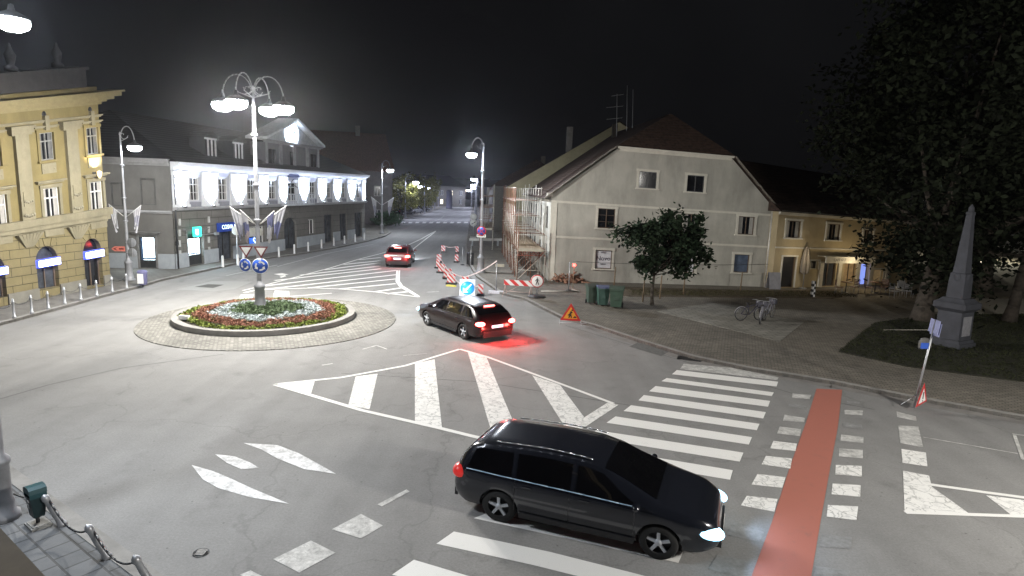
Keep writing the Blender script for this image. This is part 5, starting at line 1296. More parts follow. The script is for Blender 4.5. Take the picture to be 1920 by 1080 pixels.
for i, (px, py) in enumerate(th_px):
    p = G(px, py, SW)
    if first is None: o = bb.build('bollard', mat('white_bollard', (.6, .6, .6), .5), loc=tuple(p)); first = o
    else: o = first.copy(); COL.objects.link(o); o.location = p
    tag(o, '%s pale bollard from the left along the town hall pavement' % ORD[i], 'bollard', 'pale bollards along the town hall')
# bottom-left corner: bollards with chain, green bin, ledge
prev = None; first = None
cm = MB().lathe([(0, 0), (.1, 0), (.09, .05), (.07, .1), (.06, .62), (.075, .64), (.075, .7), (.05, .74), (0, .78)], n=12)
for i, (px, py) in enumerate(((-30, 905), (118, 985), (202, 1046), (292, 1108))):
    p = G(px, py, SW)
    if first is None: o = cm.build('bollard', STEEL, loc=tuple(p)); first = o
    else: o = first.copy(); COL.objects.link(o); o.location = p
    o.rotation_euler = (R(4), R(-24), 0); o.scale = (.85, .85, .85)
    if i: tag(o, '%s leaning grey bollard from the green bin along the bottom left kerb' % ORD[i-1], 'bollard', 'near chained bollards')
    else: tag(o, 'grey bollard at the left frame edge behind the ornate lamp post', 'bollard', 'near chained bollards')
    if prev is not None:
        pts = [prev.lerp(p, j/12)+Vector((-.22, 0, .52-.3*(1-(2*j/12-1)**2))) for j in range(13)]
        o = MB().tube([v-pts[0] for v in pts], .017, 5).build('chain', DARKM, loc=tuple(pts[0]))
        tag(o, ['near chain behind the green bin', 'near chain between the first and second bollard from the bin', 'near chain leaving the picture at the bottom left'][i-1], 'chain', 'near chains')
    prev = p
p = G(72, 985, SW); t = T('litter_bin', 'dark green litter bin on a stone plinth by the ornate lamp post', 'litter bin', tuple(p), R(-35)); t.scale = (.62, .62, .6)
MB().box(-.3, .3, -.24, .24, 0, .07).box(-.26, .26, -.2, .2, .07, .1).build('plinth', CONC, t)
MB().cyl((0, 0, .09), (0, 0, .35), .05).build('stand', DARKM, t)
GB = mat('dark_green_bin', (.008, .028, .032), .4, var=.15); m = MB()
m.add([(-.17, -.13, .33), (.17, -.13, .33), (.17, .13, .33), (-.17, .13, .33), (-.23, -.19, .95), (.23, -.19, .95), (.23, .19, .95), (-.23, .19, .95)], [(0, 3, 2, 1), (4, 5, 6, 7), (0, 1, 5, 4), (1, 2, 6, 5), (2, 3, 7, 6), (3, 0, 4, 7)])
m.build('body', GB, t)
m = MB(); m.prism([(-.24, 1.07), (.24, 1.07), (.22, 1.2), (.1, 1.26), (-.1, 1.26), (-.22, 1.2)], -.21, .21); m.box(-.24, -.2, -.2, .2, .94, 1.08); m.box(.2, .24, -.2, .2, .94, 1.08); l = m.build('lid', mat('teal_bin_lid', (.012, .06, .07), .4), t)
m = MB(); m.box(-.07, .07, -.196, -.185, .62, .74); m.build('sticker', WHITE, t)
m = MB(); m.box(-.16, -.05, -.215, -.2, .84, .9); m.box(.03, .14, -.215, -.2, .84, .9); m.build('sticker', WHITE, t)
# ledge of the building the picture is taken from
a = G(-60, 925, 4.9); b = G(120, 1118, 4.9); d_ = (b-a).normalized(); n_ = Vector((d_.y, -d_.x, 0))
m = MB(); q = [a-d_*2, b+d_*2, b+d_*2+n_*.8, a-d_*2+n_*.8]
m.slab([(v.x, v.y) for v in q], 4.75, 4.9); q = [a-d_*2+n_*.05, b+d_*2+n_*.05, b+d_*2+n_*.8, a-d_*2+n_*.8]; m.slab([(v.x, v.y) for v in q], 4.6, 4.748)
tag(m.build('window_ledge', mat('brown_ledge_plaster', (.13, .10, .06), .85, var=.25, scale=5)), 'brown plaster ledge cutting the bottom left corner', 'ledge')

# small signs and bin around the left lamp post
P2 = G(243, 526, SW)
for i, (py, lab) in enumerate(((454, 'upper round grey sign seen from behind by the left lamp post'), (473, 'lower round grey sign seen from behind by the left lamp post'))):
    o = disc_sign('round_sign', lab, 'traffic sign', (P2.x+.33, P2.y-.1, ZAT(P2, 253, py)), .27, 'back', group='round sign backs', back=True)
    MB().box(-.03, .03, -.03, -.008, -.27, .27).box(-.36, 0, -.02, -.008, -.02, .02).build('bracket', STEEL, o)
t = T('direction_sign', 'small red and white arrow board left of the left lamp post', 'traffic sign', (P2.x-.42, P2.y-.1, ZAT(P2, 226, 467)), R(10))
m = MB(); m.prism([(-.42, 0), (-.25, .14), (.3, .14), (.3, -.14), (-.25, -.14)], 0, .015); m.build('board', mat('pale_red_board', (.55, .16, .12), .5, var=.2, scale=12), t)
m = MB(); m.prism([(-.34, 0), (-.18, .08), (-.08, .08), (-.22, 0), (-.08, -.08), (-.18, -.08)], -.006, -.001); m.box(-.02, .24, -.006, -.001, -.04, .05); m.box(.3, .45, -.01, .01, -.02, .02); m.build('arrow', mat('dark_red_ink', (.12, .02, .02), .5), t)
p = G(240, 541, SW)+Vector((.35, .8, 0)); t = T('litter_bin', 'small litter bin with white front at the foot of the left lamp post', 'litter bin', tuple(p), R(5))
m = MB(); m.lathe([(0, .1), (.19, .1), (.22, .15), (.25, .8), (.27, .84), (.2, .92), (0, .95)], n=14); m.build('body', mat('blue_grey_bin', (.13, .13, .25), .5), t); m = MB(); m.box(-.16, .16, -.26, -.24, .2, .75); m.build('front_panel', WHITE, t); m = MB(); m.cyl((0, 0, 0), (0, 0, .12), .06); m.build('foot', DARKM, t)
p = G(446, 497, SW); t = T('sign_post', 'thin post with a round grey sign back before the shop with the blue fascia', 'traffic sign', tuple(p))
MB().cyl((0, 0, 0), (0, 0, 2.9), .035).build('post', STEEL, t); MB().lathe([(0, -.05), (.33, -.05), (.34, -.035), (0, -.035)], c=(0, 0, 2.5), n=20, axis='y').box(-.04, .04, -.08, -.05, 2.2, 2.8).build('sign_plate', mat('light_sign_back', (.5, .49, .46), .5), t)

# wheelie bins
def bin_(label, px, py, col, lidc, rz):
    p = G(px, py, SW); t = T('wheelie_bin', label, 'bin', tuple(p), rz, 'wheelie bins on the pavement')
    m = MB(); w0, w1, d0, d1, h = .24, .30, .26, .38, 1.0
    m.add([(-w0, -d0, .08), (w0, -d0, .08), (w0, d0*.8, .08), (-w0, d0*.8, .08), (-w1, -d1, h), (w1, -d1, h), (w1, d1, h), (-w1, d1, h)], [(0, 3, 2, 1), (4, 5, 6, 7), (0, 1, 5, 4), (1, 2, 6, 5), (2, 3, 7, 6), (3, 0, 4, 7)])
    m.box(-w1-.02, w1+.02, -d1-.03, d1+.02, h-.08, h); m.box(-.12, .12, -d1*.8-.03, -d1*.8, .45, .62)
    m.build('body', mat(*col), t)
    m = MB(); m.prism([(-d1-.05, h+.005), (d1+.05, h+.005), (d1+.06, h+.05), (.1, h+.12), (-d1-.03, h+.07)], -w1-.03, w1+.03); m.v = [(y, x, z) for x, y, z in m.v]; m.cyl((-w1, d1+.07, h-.02), (w1, d1+.07, h-.02), .02); m.build('lid', mat(*lidc), t)
    for s in (-1, 1): MB().lathe([(.03, -.03), (.11, -.03), (.11, .03), (.03, .03)], c=(s*(w0+.03), d0*.75, .11), n=14, axis='x').build('wheel', BLACK, t)
    return t
GRN = ('green_bin_plastic', (.05, .08, .06), .55)
bin_('left green wheelie bin with a dark lid', 1109, 569, GRN, ('dark_bin_lid', (.04, .05, .04), .55), R(8))
bin_('middle green wheelie bin with a blue lid', 1129, 573, ('blue_green_bin', (.05, .11, .09), .55), ('blue_bin_lid', (.10, .12, .22), .5), R(4))
bin_('right green wheelie bin, the largest of the three', 1155, 577, ('green_bin_plastic_b', (.045, .085, .06), .55), GRN, R(-14)).scale = (1.18, 1.1, 1.06)

# wooden stakes and the wire strung along the house
stk = [(1151, 540, 500, 'leftmost wooden stake by the poster window'), (1205, 566, 516, 'wooden stake just left of the small tree trunk'), (1237, 560, 516, 'wooden stake just right of the small tree trunk'), (1281, 553, 505, 'wooden stake at the right of the small tree'), (1388, 545, 510, 'wooden stake below the blue window of the gabled house')]
for px, y0, y1, lab in stk:
    p = G(px, y0, SW); h = max(.8, ZAT(p, px, y1)-SW); t_ = MB().cyl((0, 0, 0), (.03, 0, h), .045, .035, 7).build('wooden_stake', WOOD, loc=tuple(p)); tag(t_, lab, 'stake', 'wooden stakes')
a = G(1072, 541, 0); a.z = 1.75; b = G(1436, 543, 0); b.z = 1.75
pts = [a.lerp(b, i/14)+Vector((0, 0, -.12*math.sin(math.pi*i/14))) for i in range(15)]
tag(MB().tube([v-a for v in pts], .012, 5).build('wire', DARKM, loc=tuple(a)), 'thin wire strung in front of the gabled house', 'wire')

# bicycles
def bicycle(label, px, py, rz, col):
    p = G(px, py, SW); t = T('bicycle', label, 'bicycle', tuple(p), rz, 'parked bicycles'); fm = mat(*col)
    for x in (-.52, .52):
        m = MB(); n = 22
        m.lathe([(.325, -.018), (.345, 0), (.325, .018), (.30, 0), (.325, -.018)], c=(x, 0, .345), n=n, axis='y')
        wl = m.build('wheel', BLACK, t); m = MB()
        for k in range(8): a = R(45*k+11); m.cyl((x, 0, .345), (x+.31*math.cos(a), 0, .345+.31*math.sin(a)), .004, n=4)
        m.lathe([(.29, -.008), (.305, -.008), (.305, .008), (.29, .008)], c=(x, 0, .345), n=n, axis='y').build('spokes', STEEL, wl)
        m = MB(); m.tube([(x+.37*math.cos(R(a)), 0, .345+.37*math.sin(R(a))) for a in range(20, 171, 25)], .014, 5); m.build('mudguard', mat('pale_mudguard', (.45, .45, .48), .4), wl)
    m = MB(); bbk = (-.08, 0, .3)
    for a, b in (((-.52, 0, .345), bbk), (bbk, (-.2, 0, .82)), ((-.2, 0, .78), (-.52, 0, .345)), (bbk, (.36, 0, .78)), ((-.18, 0, .7), (.34, 0, .86)), ((.34, 0, .92), (.52, 0, .345))): m.cyl(a, b, .022, n=6)
    m.build('frame', fm, t)
    MB().tube([(.33, 0, .9), (.32, 0, 1.02)], .015).tube([(.2, -.27, 1.02), (.32, -.18, 1.04), (.34, 0, 1.04), (.32, .18, 1.04), (.2, .27, 1.02)], .014).build('handlebar', STEEL, t)
    MB().lathe([(0, 0), (.06, 0), (.09, .02), (.07, .06), (0, .07)], c=(-.22, 0, .85), n=10).box(-.06, .05, -.03, .03, .87, .9).build('saddle', BLACK, t)
    MB().box(.34, .62, -.16, .16, .72, .98).build('basket', mat('grey_basket', (.08, .08, .1), .5, var=.4, scale=30), t)
    return t
bicycle('left dark bicycle standing on the paved square', 1406, 601, R(12), ('dark_frame', (.05, .05, .08), .4))
bicycle('right pale bicycle turned towards the road', 1427, 605, R(62), ('pale_frame', (.28, .28, .32), .35))

bicycle('third bicycle at the right, half hidden behind the pale one', 1440, 598, R(48), ('grey_frame', (.2, .2, .24), .4))
# leaning sign post with warning triangle at the right kerb
p = G(1713, 765, 0); q = W3(1755, 600, p.y); dv = q-p
t = T('leaning_sign_post', 'tilted grey post with edge-on signs at the right kerb', 'sign post', tuple(p))
MB().cyl((0, 0, 0), dv, .03, n=8).build('post', STEEL, t)
u_ = dv.normalized(); 
MB().obox(dv*.93, u_*.2, Vector((.03, .25, 0)), Vector((.012, 0, 0))).obox(dv*.9+Vector((.06, 0, 0)), u_*.2, Vector((.03, .25, 0)), Vector((.008, 0, 0))).build('sign_plate', mat('blue_white_sign_edge', (.25, .27, .45), .5), t)
MB().obox(dv*.71+Vector((-.14, 0, 0)), (.12, 0, 0), (0, .01, 0), (0, 0, .09)).build('blue_plate', BLUEM, t)
sgn = W3(1686, 751, p.y)-p; MB().cyl(dv*.16, Vector((sgn.x, sgn.y-.1, .13)), .012).build('strut', STEEL, t)
p = G(1722, 760, SW); t = T('warning_sign', 'red and white exclamation triangle leaning at the foot of the tilted post', 'traffic sign', (p.x, p.y-.12, SW+.02), R(28))
s_ = .42
MB().prism([(-.27, .0), (.27, .12), (.02, .72)], 0, .015).build('sign_plate', REDM, t)
MB().prism([(-.17, .08), (.18, .16), (.02, .55)], -.006, -.001).build('sign_face', WHITE, t)
MB().prism([(-.0, .22), (.04, .23), (.05, .44), (.0, .44)], -.012, -.007).prism([(0, .14), (.04, .15), (.04, .19), (0, .18)], -.012, -.007).build('exclamation_mark', BLACK, t)
a = G(1655, 634, SW); a.z = .5; b = G(1735, 652, SW); b.z = .9
tag(MB().cyl((0, 0, 0), b-a, .012, n=5).build('rope', mat('pale_rope', (.4, .38, .33), .8), loc=tuple(a)), 'thin pale rope across the lawn left of the tilted post', 'rope')

# roadworks triangle
p = G(1069, 609, SW); t = T('roadworks_sign', 'yellow red-edged roadworks triangle on a low frame at the kerb', 'traffic sign', tuple(p), R(-4))
k = .92
MB().prism([(-.52*k, .2), (.52*k, .2), (0, 1.1*k)], 0, .02).build('sign_plate', REDM, t)
MB().prism([(-.36*k, .29), (.36*k, .29), (0, .9*k)], -.008, -.002).build('sign_face', YELM, t)
m = MB(); y0, y1 = -.016, -.009
m.prism([(-.1, .33), (-.04, .33), (-.0, .5), (-.06, .52)], y0, y1).prism([(.02, .33), (.07, .33), (.03, .5), (-.04, .5)], y0-.001, y1).prism([(-.07, .5), (.0, .48), (.06, .62), (.0, .66)], y0-.002, y1)
m.prism([(.06+.04*math.cos(i*.8), .69+.04*math.sin(i*.8)) for i in range(8)], y0, y1).prism([(-.14, .46), (-.11, .43), (.09, .58), (.06, .61)], y0-.003, y1).prism([(.1, .33), (.3, .33), (.2, .43)], y0, y1); m.build('worker_figure', BLACK, t)
m = MB(); m.cyl((-.48, .0, .2), (-.5, -.12, 0), .015).cyl((.48, 0, .2), (.5, -.12, 0), .015).cyl((-.48, 0, .25), (-.5, .3, 0), .015).cyl((.48, 0, .25), (.5, .3, 0), .015).cyl((-.5, -.05, .1), (.5, -.05, .1), .014).cyl((.5, .3, .02), (.78, .35, .05), .02); m.build('frame', STEEL, t)

# ================================================================== roadworks
RW = stripes('red_white_beacon', (.6, .6, .6), (.5, .06, .06), .3, 1.0)
RWB = stripes('red_white_board', (.62, .62, .6), (.5, .03, .03), .5, .9)
bc = [(831, 473, 463, 'beacon farthest from the camera at the far corner of the roadworks'), (823, 492, 480, 'beacon on the left outer corner of the roadworks'), (828, 512, 501, 'low beacon between the outer corner and the widest beacon'),
      (839, 523, 506, 'widest and brightest beacon on the left of the roadworks'), (846, 533, 524, 'small beacon right of the widest one'), (872, 541, 521, 'beacon standing behind the blue arrow sign'),
      (901, 554, 544, 'small beacon between the arrow sign and the white base block'), (857, 475, 465, 'thin beacon at the far right corner of the tape'), (856, 492, 483, 'thin beacon inside the taped area'), (821, 503, 493, 'reddish beacon beside the outer corner one')]
tops = []
for px, y0, y1, lab in bc:
    p = G(px, y0, .0); h = max(ZAT(p, px, y1), .6)*1.12; wd = .15 if 'small' in lab or 'thin' in lab or 'reddish' in lab else .2
    if 'widest' in lab: wd = .27
    t = T('roadworks_beacon', lab, 'beacon', tuple(p), R(random.uniform(-25, 25)), 'red and white roadworks beacons')
    MB().box(-wd, wd, -.02, .02, .12, h).build('striped_panel', RW, t); MB().box(-wd-.06, wd+.06, -.2, .2, 0, .12).build('foot', BLACK, t); tops.append(Vector((p.x, p.y, h-.06)))
tape = mat('barrier_tape', (.6, .5, .5), .5, var=.3, scale=6)
pe = G(930, 549, 0); pe.z = 1.9
def tape_(pts, lab):
    a0 = pts[0]; m = MB()
    for a, b in zip(pts[:-1], pts[1:]):
        for i in range(5):
            s0, s1 = a.lerp(b, i/5), a.lerp(b, (i+1)/5); s0 = s0-Vector((0, 0, .12*math.sin(math.pi*i/5))); s1 = s1-Vector((0, 0, .12*math.sin(math.pi*(i+1)/5)))
            e = Vector((.003, .003, 0)); m.add([s0-a0-e, s1-a0-e, s1-a0-e+Vector((0, 0, .07)), s0-a0-e+Vector((0, 0, .07)), s0-a0+e, s1-a0+e, s1-a0+e+Vector((0, 0, .07)), s0-a0+e+Vector((0, 0, .07))], [(0, 1, 2, 3), (4, 5, 6, 7), (0, 1, 5, 4), (2, 3, 7, 6)])
    tag(m.build('barrier_tape', tape, loc=tuple(a0)), lab, 'barrier tape')
tape_([tops[7], tops[0], tops[1], tops[3], tops[5], pe], 'pale barrier tape looped round the roadworks beacons')
tape_([tops[1]-Vector((0, 0, .5)), tops[9]-Vector((0, 0, .2)), tops[4], tops[5]-Vector((0, 0, .6)), tops[6]], 'lower pinkish barrier tape near the ground by the arrow sign')
def pole(lab, px, y0, y1, r=.03, base=None, col=STEEL, kink=None, lean=0):
    p = G(px, y0, .0); z0 = SW if inpoly(p.x, p.y, [tuple(v) for v in poly_r]) else 0; p = G(px, y0, z0); h = ZAT(p, px, y1)-z0
    t = T('barrier_pole', lab, 'pole', tuple(p)); MB().cyl((0, 0, .02), (lean, 0, h), r, n=7).build('pole', col, t)
    if base == 'block': MB().box(-.45, .45, -.14, .14, 0, .15).build('base_block', mat('white_base_block', (.6, .6, .66), .6), t)
    else: MB().lathe([(0, 0), (.18, 0), (.16, .06), (0, .08)], n=10).build('foot', BLACK, t)
    return t
poly_r = [(v[0], v[1]) for v in RE]+[(90, RE[-1][1]), (90, 420), (RE[0][0]+1, 420)]
pole('pale pole on a long white base block holding the tape end', 930, 550, 493, .035, 'block')
pole('thin pole in the middle of the roadworks', 882, 525, 458, .018); pole('short thin pole by the far tape corner', 867, 497, 464, .025)
pole('thin pole with a concrete foot below the red warning lamp', 1066, 545, 491, .03, 'x')
p = G(876, 557, 0); t = T('arrow_sign', 'round bright blue arrow sign on a white frame at the corner of the roadworks', 'traffic sign', tuple(p), R(3))
hc = ZAT(p, 876, 540); c_ = disc_sign('arrow_disc', 'x', 'x', (0, -.03, hc), .42, 'arrow'); c_.parent = t
for k_ in ('label', 'category'): del c_[k_]
MB().box(-.44, .44, 0, .03, hc-.62, hc+.5).build('white_board', mat('lit_white_board', (.8, .82, .85), .5), t); MB().box(-.4, -.36, -.04, .06, 0, hc-.6).box(.36, .4, -.04, .06, 0, hc-.6).box(-.5, -.26, -.2, .2, 0, .05).box(.26, .5, -.2, .2, 0, .05).build('legs', STEEL, t)
m = MB()
for i in range(6): m.box(-.34+i*.12, -.27+i*.12, -.008, -.001, hc-.56, hc-.47)
m.build('plate_marks', mat('blue_ink', (.1, .2, .5), .5), t)
light('sign_glow', 'POINT', (0, -.5, .35), 26, (.55, .7, 1), t, size=.15)
# striped barrier board with round pedestrian sign
a = G(944, 556, 0); b = G(1003, 556, SW); d_ = b-a; d_.z = 0; Lb = d_.length
t = T('barrier_board', 'red and white striped barrier board on thin legs', 'barrier', (a.x, a.y, .03), math.atan2(d_.y, d_.x)); z0, z1 = .66, .98
MB().box(0, Lb*.95, 0, .03, z0, z1).build('striped_board', RWB, t)
m = MB()
for x in (.08, Lb*.86): m.cyl((x, .01, z0), (x-.08, -.3, 0), .018).cyl((x, .02, z0), (x+.05, .35, .0), .018)
m.cyl((.05, -.18, .35), (Lb*.9, -.15, .3), .014).cyl((.08, -.2, .2), (Lb*.5, .01, z0), .012).build('legs', mat('pinkish_steel', (.45, .33, .3), .5, .2), t)
p = G(1006, 557, SW); h = ZAT(p, 1008, 527); t = T('pedestrian_sign', 'round white sign with red ring and black walking figure on a short post', 'traffic sign', tuple(p), 0)
c_ = disc_sign('sign_disc', 'x', 'x', (.0, -.05, h-SW), .38, 'walk'); c_.parent = t
for k_ in ('label', 'category'): del c_[k_]
MB().cyl((0, 0, .05), (0, 0, h+.2), .03).build('post', STEEL, t); MB().lathe([(0, 0), (.55, 0), (.5, .07), (0, .09)], n=8).build('rubber_foot', BLACK, t)
# no-parking sign and plate on the lamp post, another small sign further back
c_ = disc_sign('no_stopping_sign', 'blue no-stopping disc with red cross on the roadworks lamp post', 'traffic sign', (b905.x, b905.y-.18, ZAT(b905, 903, 433)), .34, 'nopark')
t = T('supplementary_plate', 'small white text plate under the no-stopping disc', 'traffic sign', (b905.x, b905.y-.15, ZAT(b905, 903, 442)))
MB().box(-.33, .33, 0, .02, -.11, .11).build('plate', WHITE, t); m = MB()
for i in range(5): m.box(-.26+i*.11, -.19+i*.11, -.006, -.001, -.03, .04)
m.build('plate_text', BLACK, t)
p = G(887, 449, SW); t = T('sign_post', 'thin post with two small round signs left of the roadworks lamp post', 'traffic sign', tuple(p)); hh = ZAT(p, 887, 405)-SW
MB().cyl((0, 0, 0), (0, 0, hh), .04).build('post', STEEL, t)
for z_ in (.97, .7): MB().lathe([(0, -.08), (.4, -.08), (.4, -.05), (0, -.05)], c=(0, 0, hh*z_), n=18, axis='y').build('sign_plate', WHITE, t)
MB().obox((0, -.1, hh*.7), (.22, 0, .12), (0, .006, 0), (-.03, 0, .05)).build('slash', DARKM, t)
MB().box(-.35, .35, -.25, .25, 0, .35).build('base_block', CONC, t)
p = G(893, 497, SW); t = T('litter_bin', 'black slatted litter bin beside the roadworks lamp post', 'litter bin', (p.x-.5, p.y, SW))
m = MB()
for i in range(12): a_ = R(30*i); m.obox((.27*math.cos(a_), .27*math.sin(a_), .5), (-.04*math.sin(a_), .04*math.cos(a_), 0), (.012*math.cos(a_), .012*math.sin(a_), 0), (0, 0, .45))
m.build('slats', DARKM, t); MB().lathe([(.2, .9), (.3, .92), (.3, .98), (.2, 1.0), (0, 1.02)], n=14).lathe([(0, .05), (.26, .05), (.26, .12), (0, .12)], n=14).build('rim', DARKM, t)
a = G(880, 461, SW); b = G(941, 461, SW); t = T('barrier_plank', 'long white barrier plank across the pavement behind the roadworks', 'barrier', tuple(a), math.atan2(b.y-a.y, b.x-a.x))
MB().box(0, (b-a).length, 0, .04, .55, .8).build('plank', mat('pale_plank', (.55, .54, .52), .7), t); MB().box(.3, .36, -.2, .25, 0, .55).box((b-a).length-.5, (b-a).length-.44, -.2, .25, 0, .55).build('trestle', STEEL, t)
p = G(846, 537, 0); t = T('barrier_weight', 'yellow plastic barrier foot lying at the kerb of the roadworks', 'barrier foot', tuple(p), R(-15)); m = MB(); m.prism([(-.35, 0), (.35, 0), (.28, .09), (-.28, .09)], -.1, .1); m.build('block', mat('yellow_plastic', (.6, .55, .1), .5), t)
p = G(884, 559, 0); t = T('barrier_weight', 'pinkish white barrier foot lying right of the arrow sign', 'barrier foot', tuple(p), R(8)); m = MB(); m.prism([(-.4, 0), (.4, 0), (.33, .08), (-.33, .08)], -.1, .1); m.build('block', mat('pink_white_plastic', (.6, .5, .52), .5), t)
p = G(937, 500, SW); t = T('timber_block', 'short pale timber block lying by the scaffolding', 'timber', tuple(p), .1); MB().box(-.35, .35, -.1, .1, 0, .2).build('block', mat('pale_timber', (.4, .36, .28), .8), t)
# ---- scaffolding along the street side
t = T('scaffolding', 'tall rusty scaffolding with a board deck along the street side of both houses', 'scaffolding', tuple(HF.p0), HF.rz)
GALV = mat('scaffold_tube', (.5, .47, .42), .6, .1, var=.3, scale=5)
n_s = 0
rows = [(-.35+i*1.8) for i in range(11)]+[20.2+i*2 for i in range(7)]
for i, y in enumerate(rows):
    near = y < 18; xo, xi = (-2.15-.05*y, -.3-.05*y) if near else (-5.3, -4.0); ht = 3.25 if y < 1 else (4.2 if y < 3 else 6.2)
    for x in (xo, xi):
        MB().cyl((x, y, 0), (x+.02, y, ht+random.uniform(-.1, .4)), .035, n=6).cyl((x, y, 0), (x, y, .03), .1, n=6).build('standard', GALV if (i+n_s) % 3 else RUST, t); n_s += 1
    if y > 3: MB().cyl(((xo+xi)/2+random.uniform(-.3, .3), y+.4, 2.1), ((xo+xi)/2, y+.4, ht), .025, n=6).build('standard', GALV, t)
    m = MB()
    for z in (2.0, 3.1, 4.2, 5.3):
        if z < ht: m.cyl((xo-.1, y, z), (xi+.1, y, z), .025, n=5)
    m.build('transom', RUST if i % 2 else GALV, t)
for x0, ya, yb_ in ((-2.15, -.4, 17.7), (-.28, -.4, 17.7), (-5.3, 20, 32.4), (-4.0, 20, 32.4)):
    for z in (2.05, 3.05, 4.15, 5.25, 6.2):
        y0 = ya if z < 3.2 or ya > 10 else 3.2
        sh = .05 if ya < 10 else 0; MB().cyl((x0+.04-sh*y0, y0, z), (x0+.04-sh*yb_, yb_, z), .025, n=5).build('ledger', GALV if z > 3.1 else RUST, t)
for x0, x1, ya, yb_ in ((-2.1, -.4, -.4, 17.8), (-5.25, -4.05, 20, 32.4)):
    m = MB(); n = 5
    for k in range(n): xa = x0+(x1-x0)*k/n; sh = .05 if ya < 10 else 0; xb = xa+(x1-x0)/n-.02; m.slab([(xa+.02-sh*ya, ya), (xb-sh*ya, ya), (xb-sh*yb_, yb_), (xa+.02-sh*yb_, yb_)], 2.08+.004*k, 2.13+.004*k)
    m.build('deck', WOOD, t); m = MB(); m.box(x0, x1, ya-.06, ya-.02, 2.0, 2.2); m.build('toe_board', mat('pale_toe_board', (.4, .37, .3), .8), t)
m = MB()
for k in range(6): xa = -2.1+k*.3; m.cyl((xa, -.38, 1.72), (xa+.15, -.38, 1.98), .015, n=5).cyl((xa+.15, -.38, 1.98), (xa+.3, -.38, 1.72), .015, n=5)
m.cyl((-2.15, -.38, 1.72), (-.28, -.38, 1.72), .025, n=5).cyl((-2.15, -.38, 2.0), (-.28, -.38, 2.0), .025, n=5).build('lattice_girder', mat('red_lead_steel', (.3, .09, .06), .6, .2), t)
for i in range(0, 10):
    y = rows[i]; MB().cyl((-2.18-.05*y, y, .1), (-2.18-.05*(y+1.8), y+1.8, 2.0), .018, n=5).build('brace', RUST if i % 2 else GALV, t); MB().cyl((-.35-.05*y, y, 2.0), (-2.1-.05*y, y, .1), .018, n=5).build('brace', GALV if i % 2 else RUST, t)
    MB().cyl((-1.2-.05*y, y+.5, 0), (-1.25-.05*y, y+.5, 2.0), .028, n=6).build('standard', RUST, t); MB().cyl((-2.15-.05*y, y+.9, 0), (-2.15-.05*y, y+.9, 3.2 if y < 2 else 4.9), .028, n=6).build('standard', GALV, t)
    if i < 8 and i > 1: MB().cyl((-2.2-.05*(y+1.8), y+1.8, 2.1), (-2.2-.05*y, y, 4.2), .018, n=5).build('brace', GALV, t)
MB().cyl((-2.1, -.45, .1), (-.3, -.45, 1.9), .02, n=5).cyl((-2.1, -.45, .75), (-.3, -.45, .7), .02, n=5).build('brace', GALV, t)
for x0 in (-2.15,):
    for z in (1.0,): MB().cyl((x0, -.35, z), (x0-.8, 16, z), .02, n=5).build('ledger', RUST, t)
# debris heap behind
p = G(1062, 530, SW); pts = []; rg = random.Random(5)
t = T('rubble_heap', 'low heap of reddish boards and rubble at the house corner under the scaffolding', 'rubble', tuple(p))
m = MB()
for i in range(70):
    c_ = Vector((rg.gauss(0, .65), rg.gauss(.3, .4), 0)); hgt = max(.05, .7-.5*abs(c_.x)); c_.z = rg.uniform(.04, hgt); a_ = Vector((rg.gauss(0, 1), rg.gauss(0, 1), rg.gauss(0, .6))).normalized(); b_ = a_.cross(Vector((0, 0, 1))).normalized(); n_ = a_.cross(b_)
    m.obox(c_, a_*rg.uniform(.08, .4), b_*rg.uniform(.03, .09), n_*rg.uniform(.01, .05))
m.build('rubble', mat('rubble_brick', (.27, .15, .10), .85, var=.6, scale=3), t)
p = G(1048, 548, SW); t = T('pipe', 'pale pipe lying on the ground in front of the scaffolding', 'pipe', tuple(p), R(6)); MB().cyl((-1.1, 0, .05), (1.2, 0, .07), .04).cyl((1.25, -.1, .08), (.9, .5, .12), .03).build('tube', mat('pale_pipe', (.42, .4, .36), .6), t)
p = G(1074, 541, SW); z_ = ZAT(p, 1076, 497); t = T('warning_lamp', 'small glowing red warning lamp on a stick at the house corner', 'warning lamp', tuple(p))
MB().cyl((0, 0, 0), (.02, 0, z_-.2), .02).build('stick', WOOD, t); MB().lathe([(0, -.1), (.09, -.08), (.1, 0), (.08, .08), (0, .1)], c=(.02, 0, z_-.12), n=12).build('red_lens', mat('red_lamp_lens', (.8, .02, .02), .4, var=0, emit=9, ecol=(1, .05, .04)), t)
light('lamp_light', 'POINT', (.02, -.1, z_-.12), 12, (1, .06, .05), t, size=.08)
# lit blue box in the far street
p = G(936, 412, SW); t = T('lit_sign_box', 'glowing blue and white sign box on a dark post beyond the scaffolding', 'lit sign', tuple(p)); z_ = ZAT(p, 935, 394)-SW
MB().box(-.12, .12, -.1, .1, 0, z_-.5).build('post', DARKM, t); MB().box(-1.0, 1.0, -.15, .15, z_-.5, z_+.6).build('box', mat('blue_lit_box', (.02, .08, .6), .4, var=0, emit=1.6, ecol=(.03, .2, 1)), t)
MB().box(-.9, .9, -.17, -.152, z_-.15, z_+.15).build('lit_strip', mat('white_lit_strip', (.8, .9, 1), .4, var=0, emit=6, ecol=(.8, .9, 1)), t)
p = G(842, 391, 0); t = T('advertising_column', 'dark slim advertising column at the far left kerb', 'column', tuple(p)); MB().lathe([(0, 0), (1.0, 0), (.9, .3), (.85, 4.6), (1.0, 4.8), (.5, 5.4), (0, 5.5)], n=14).build('drum', mat('dark_column', (.1, .1, .15), .6), t)

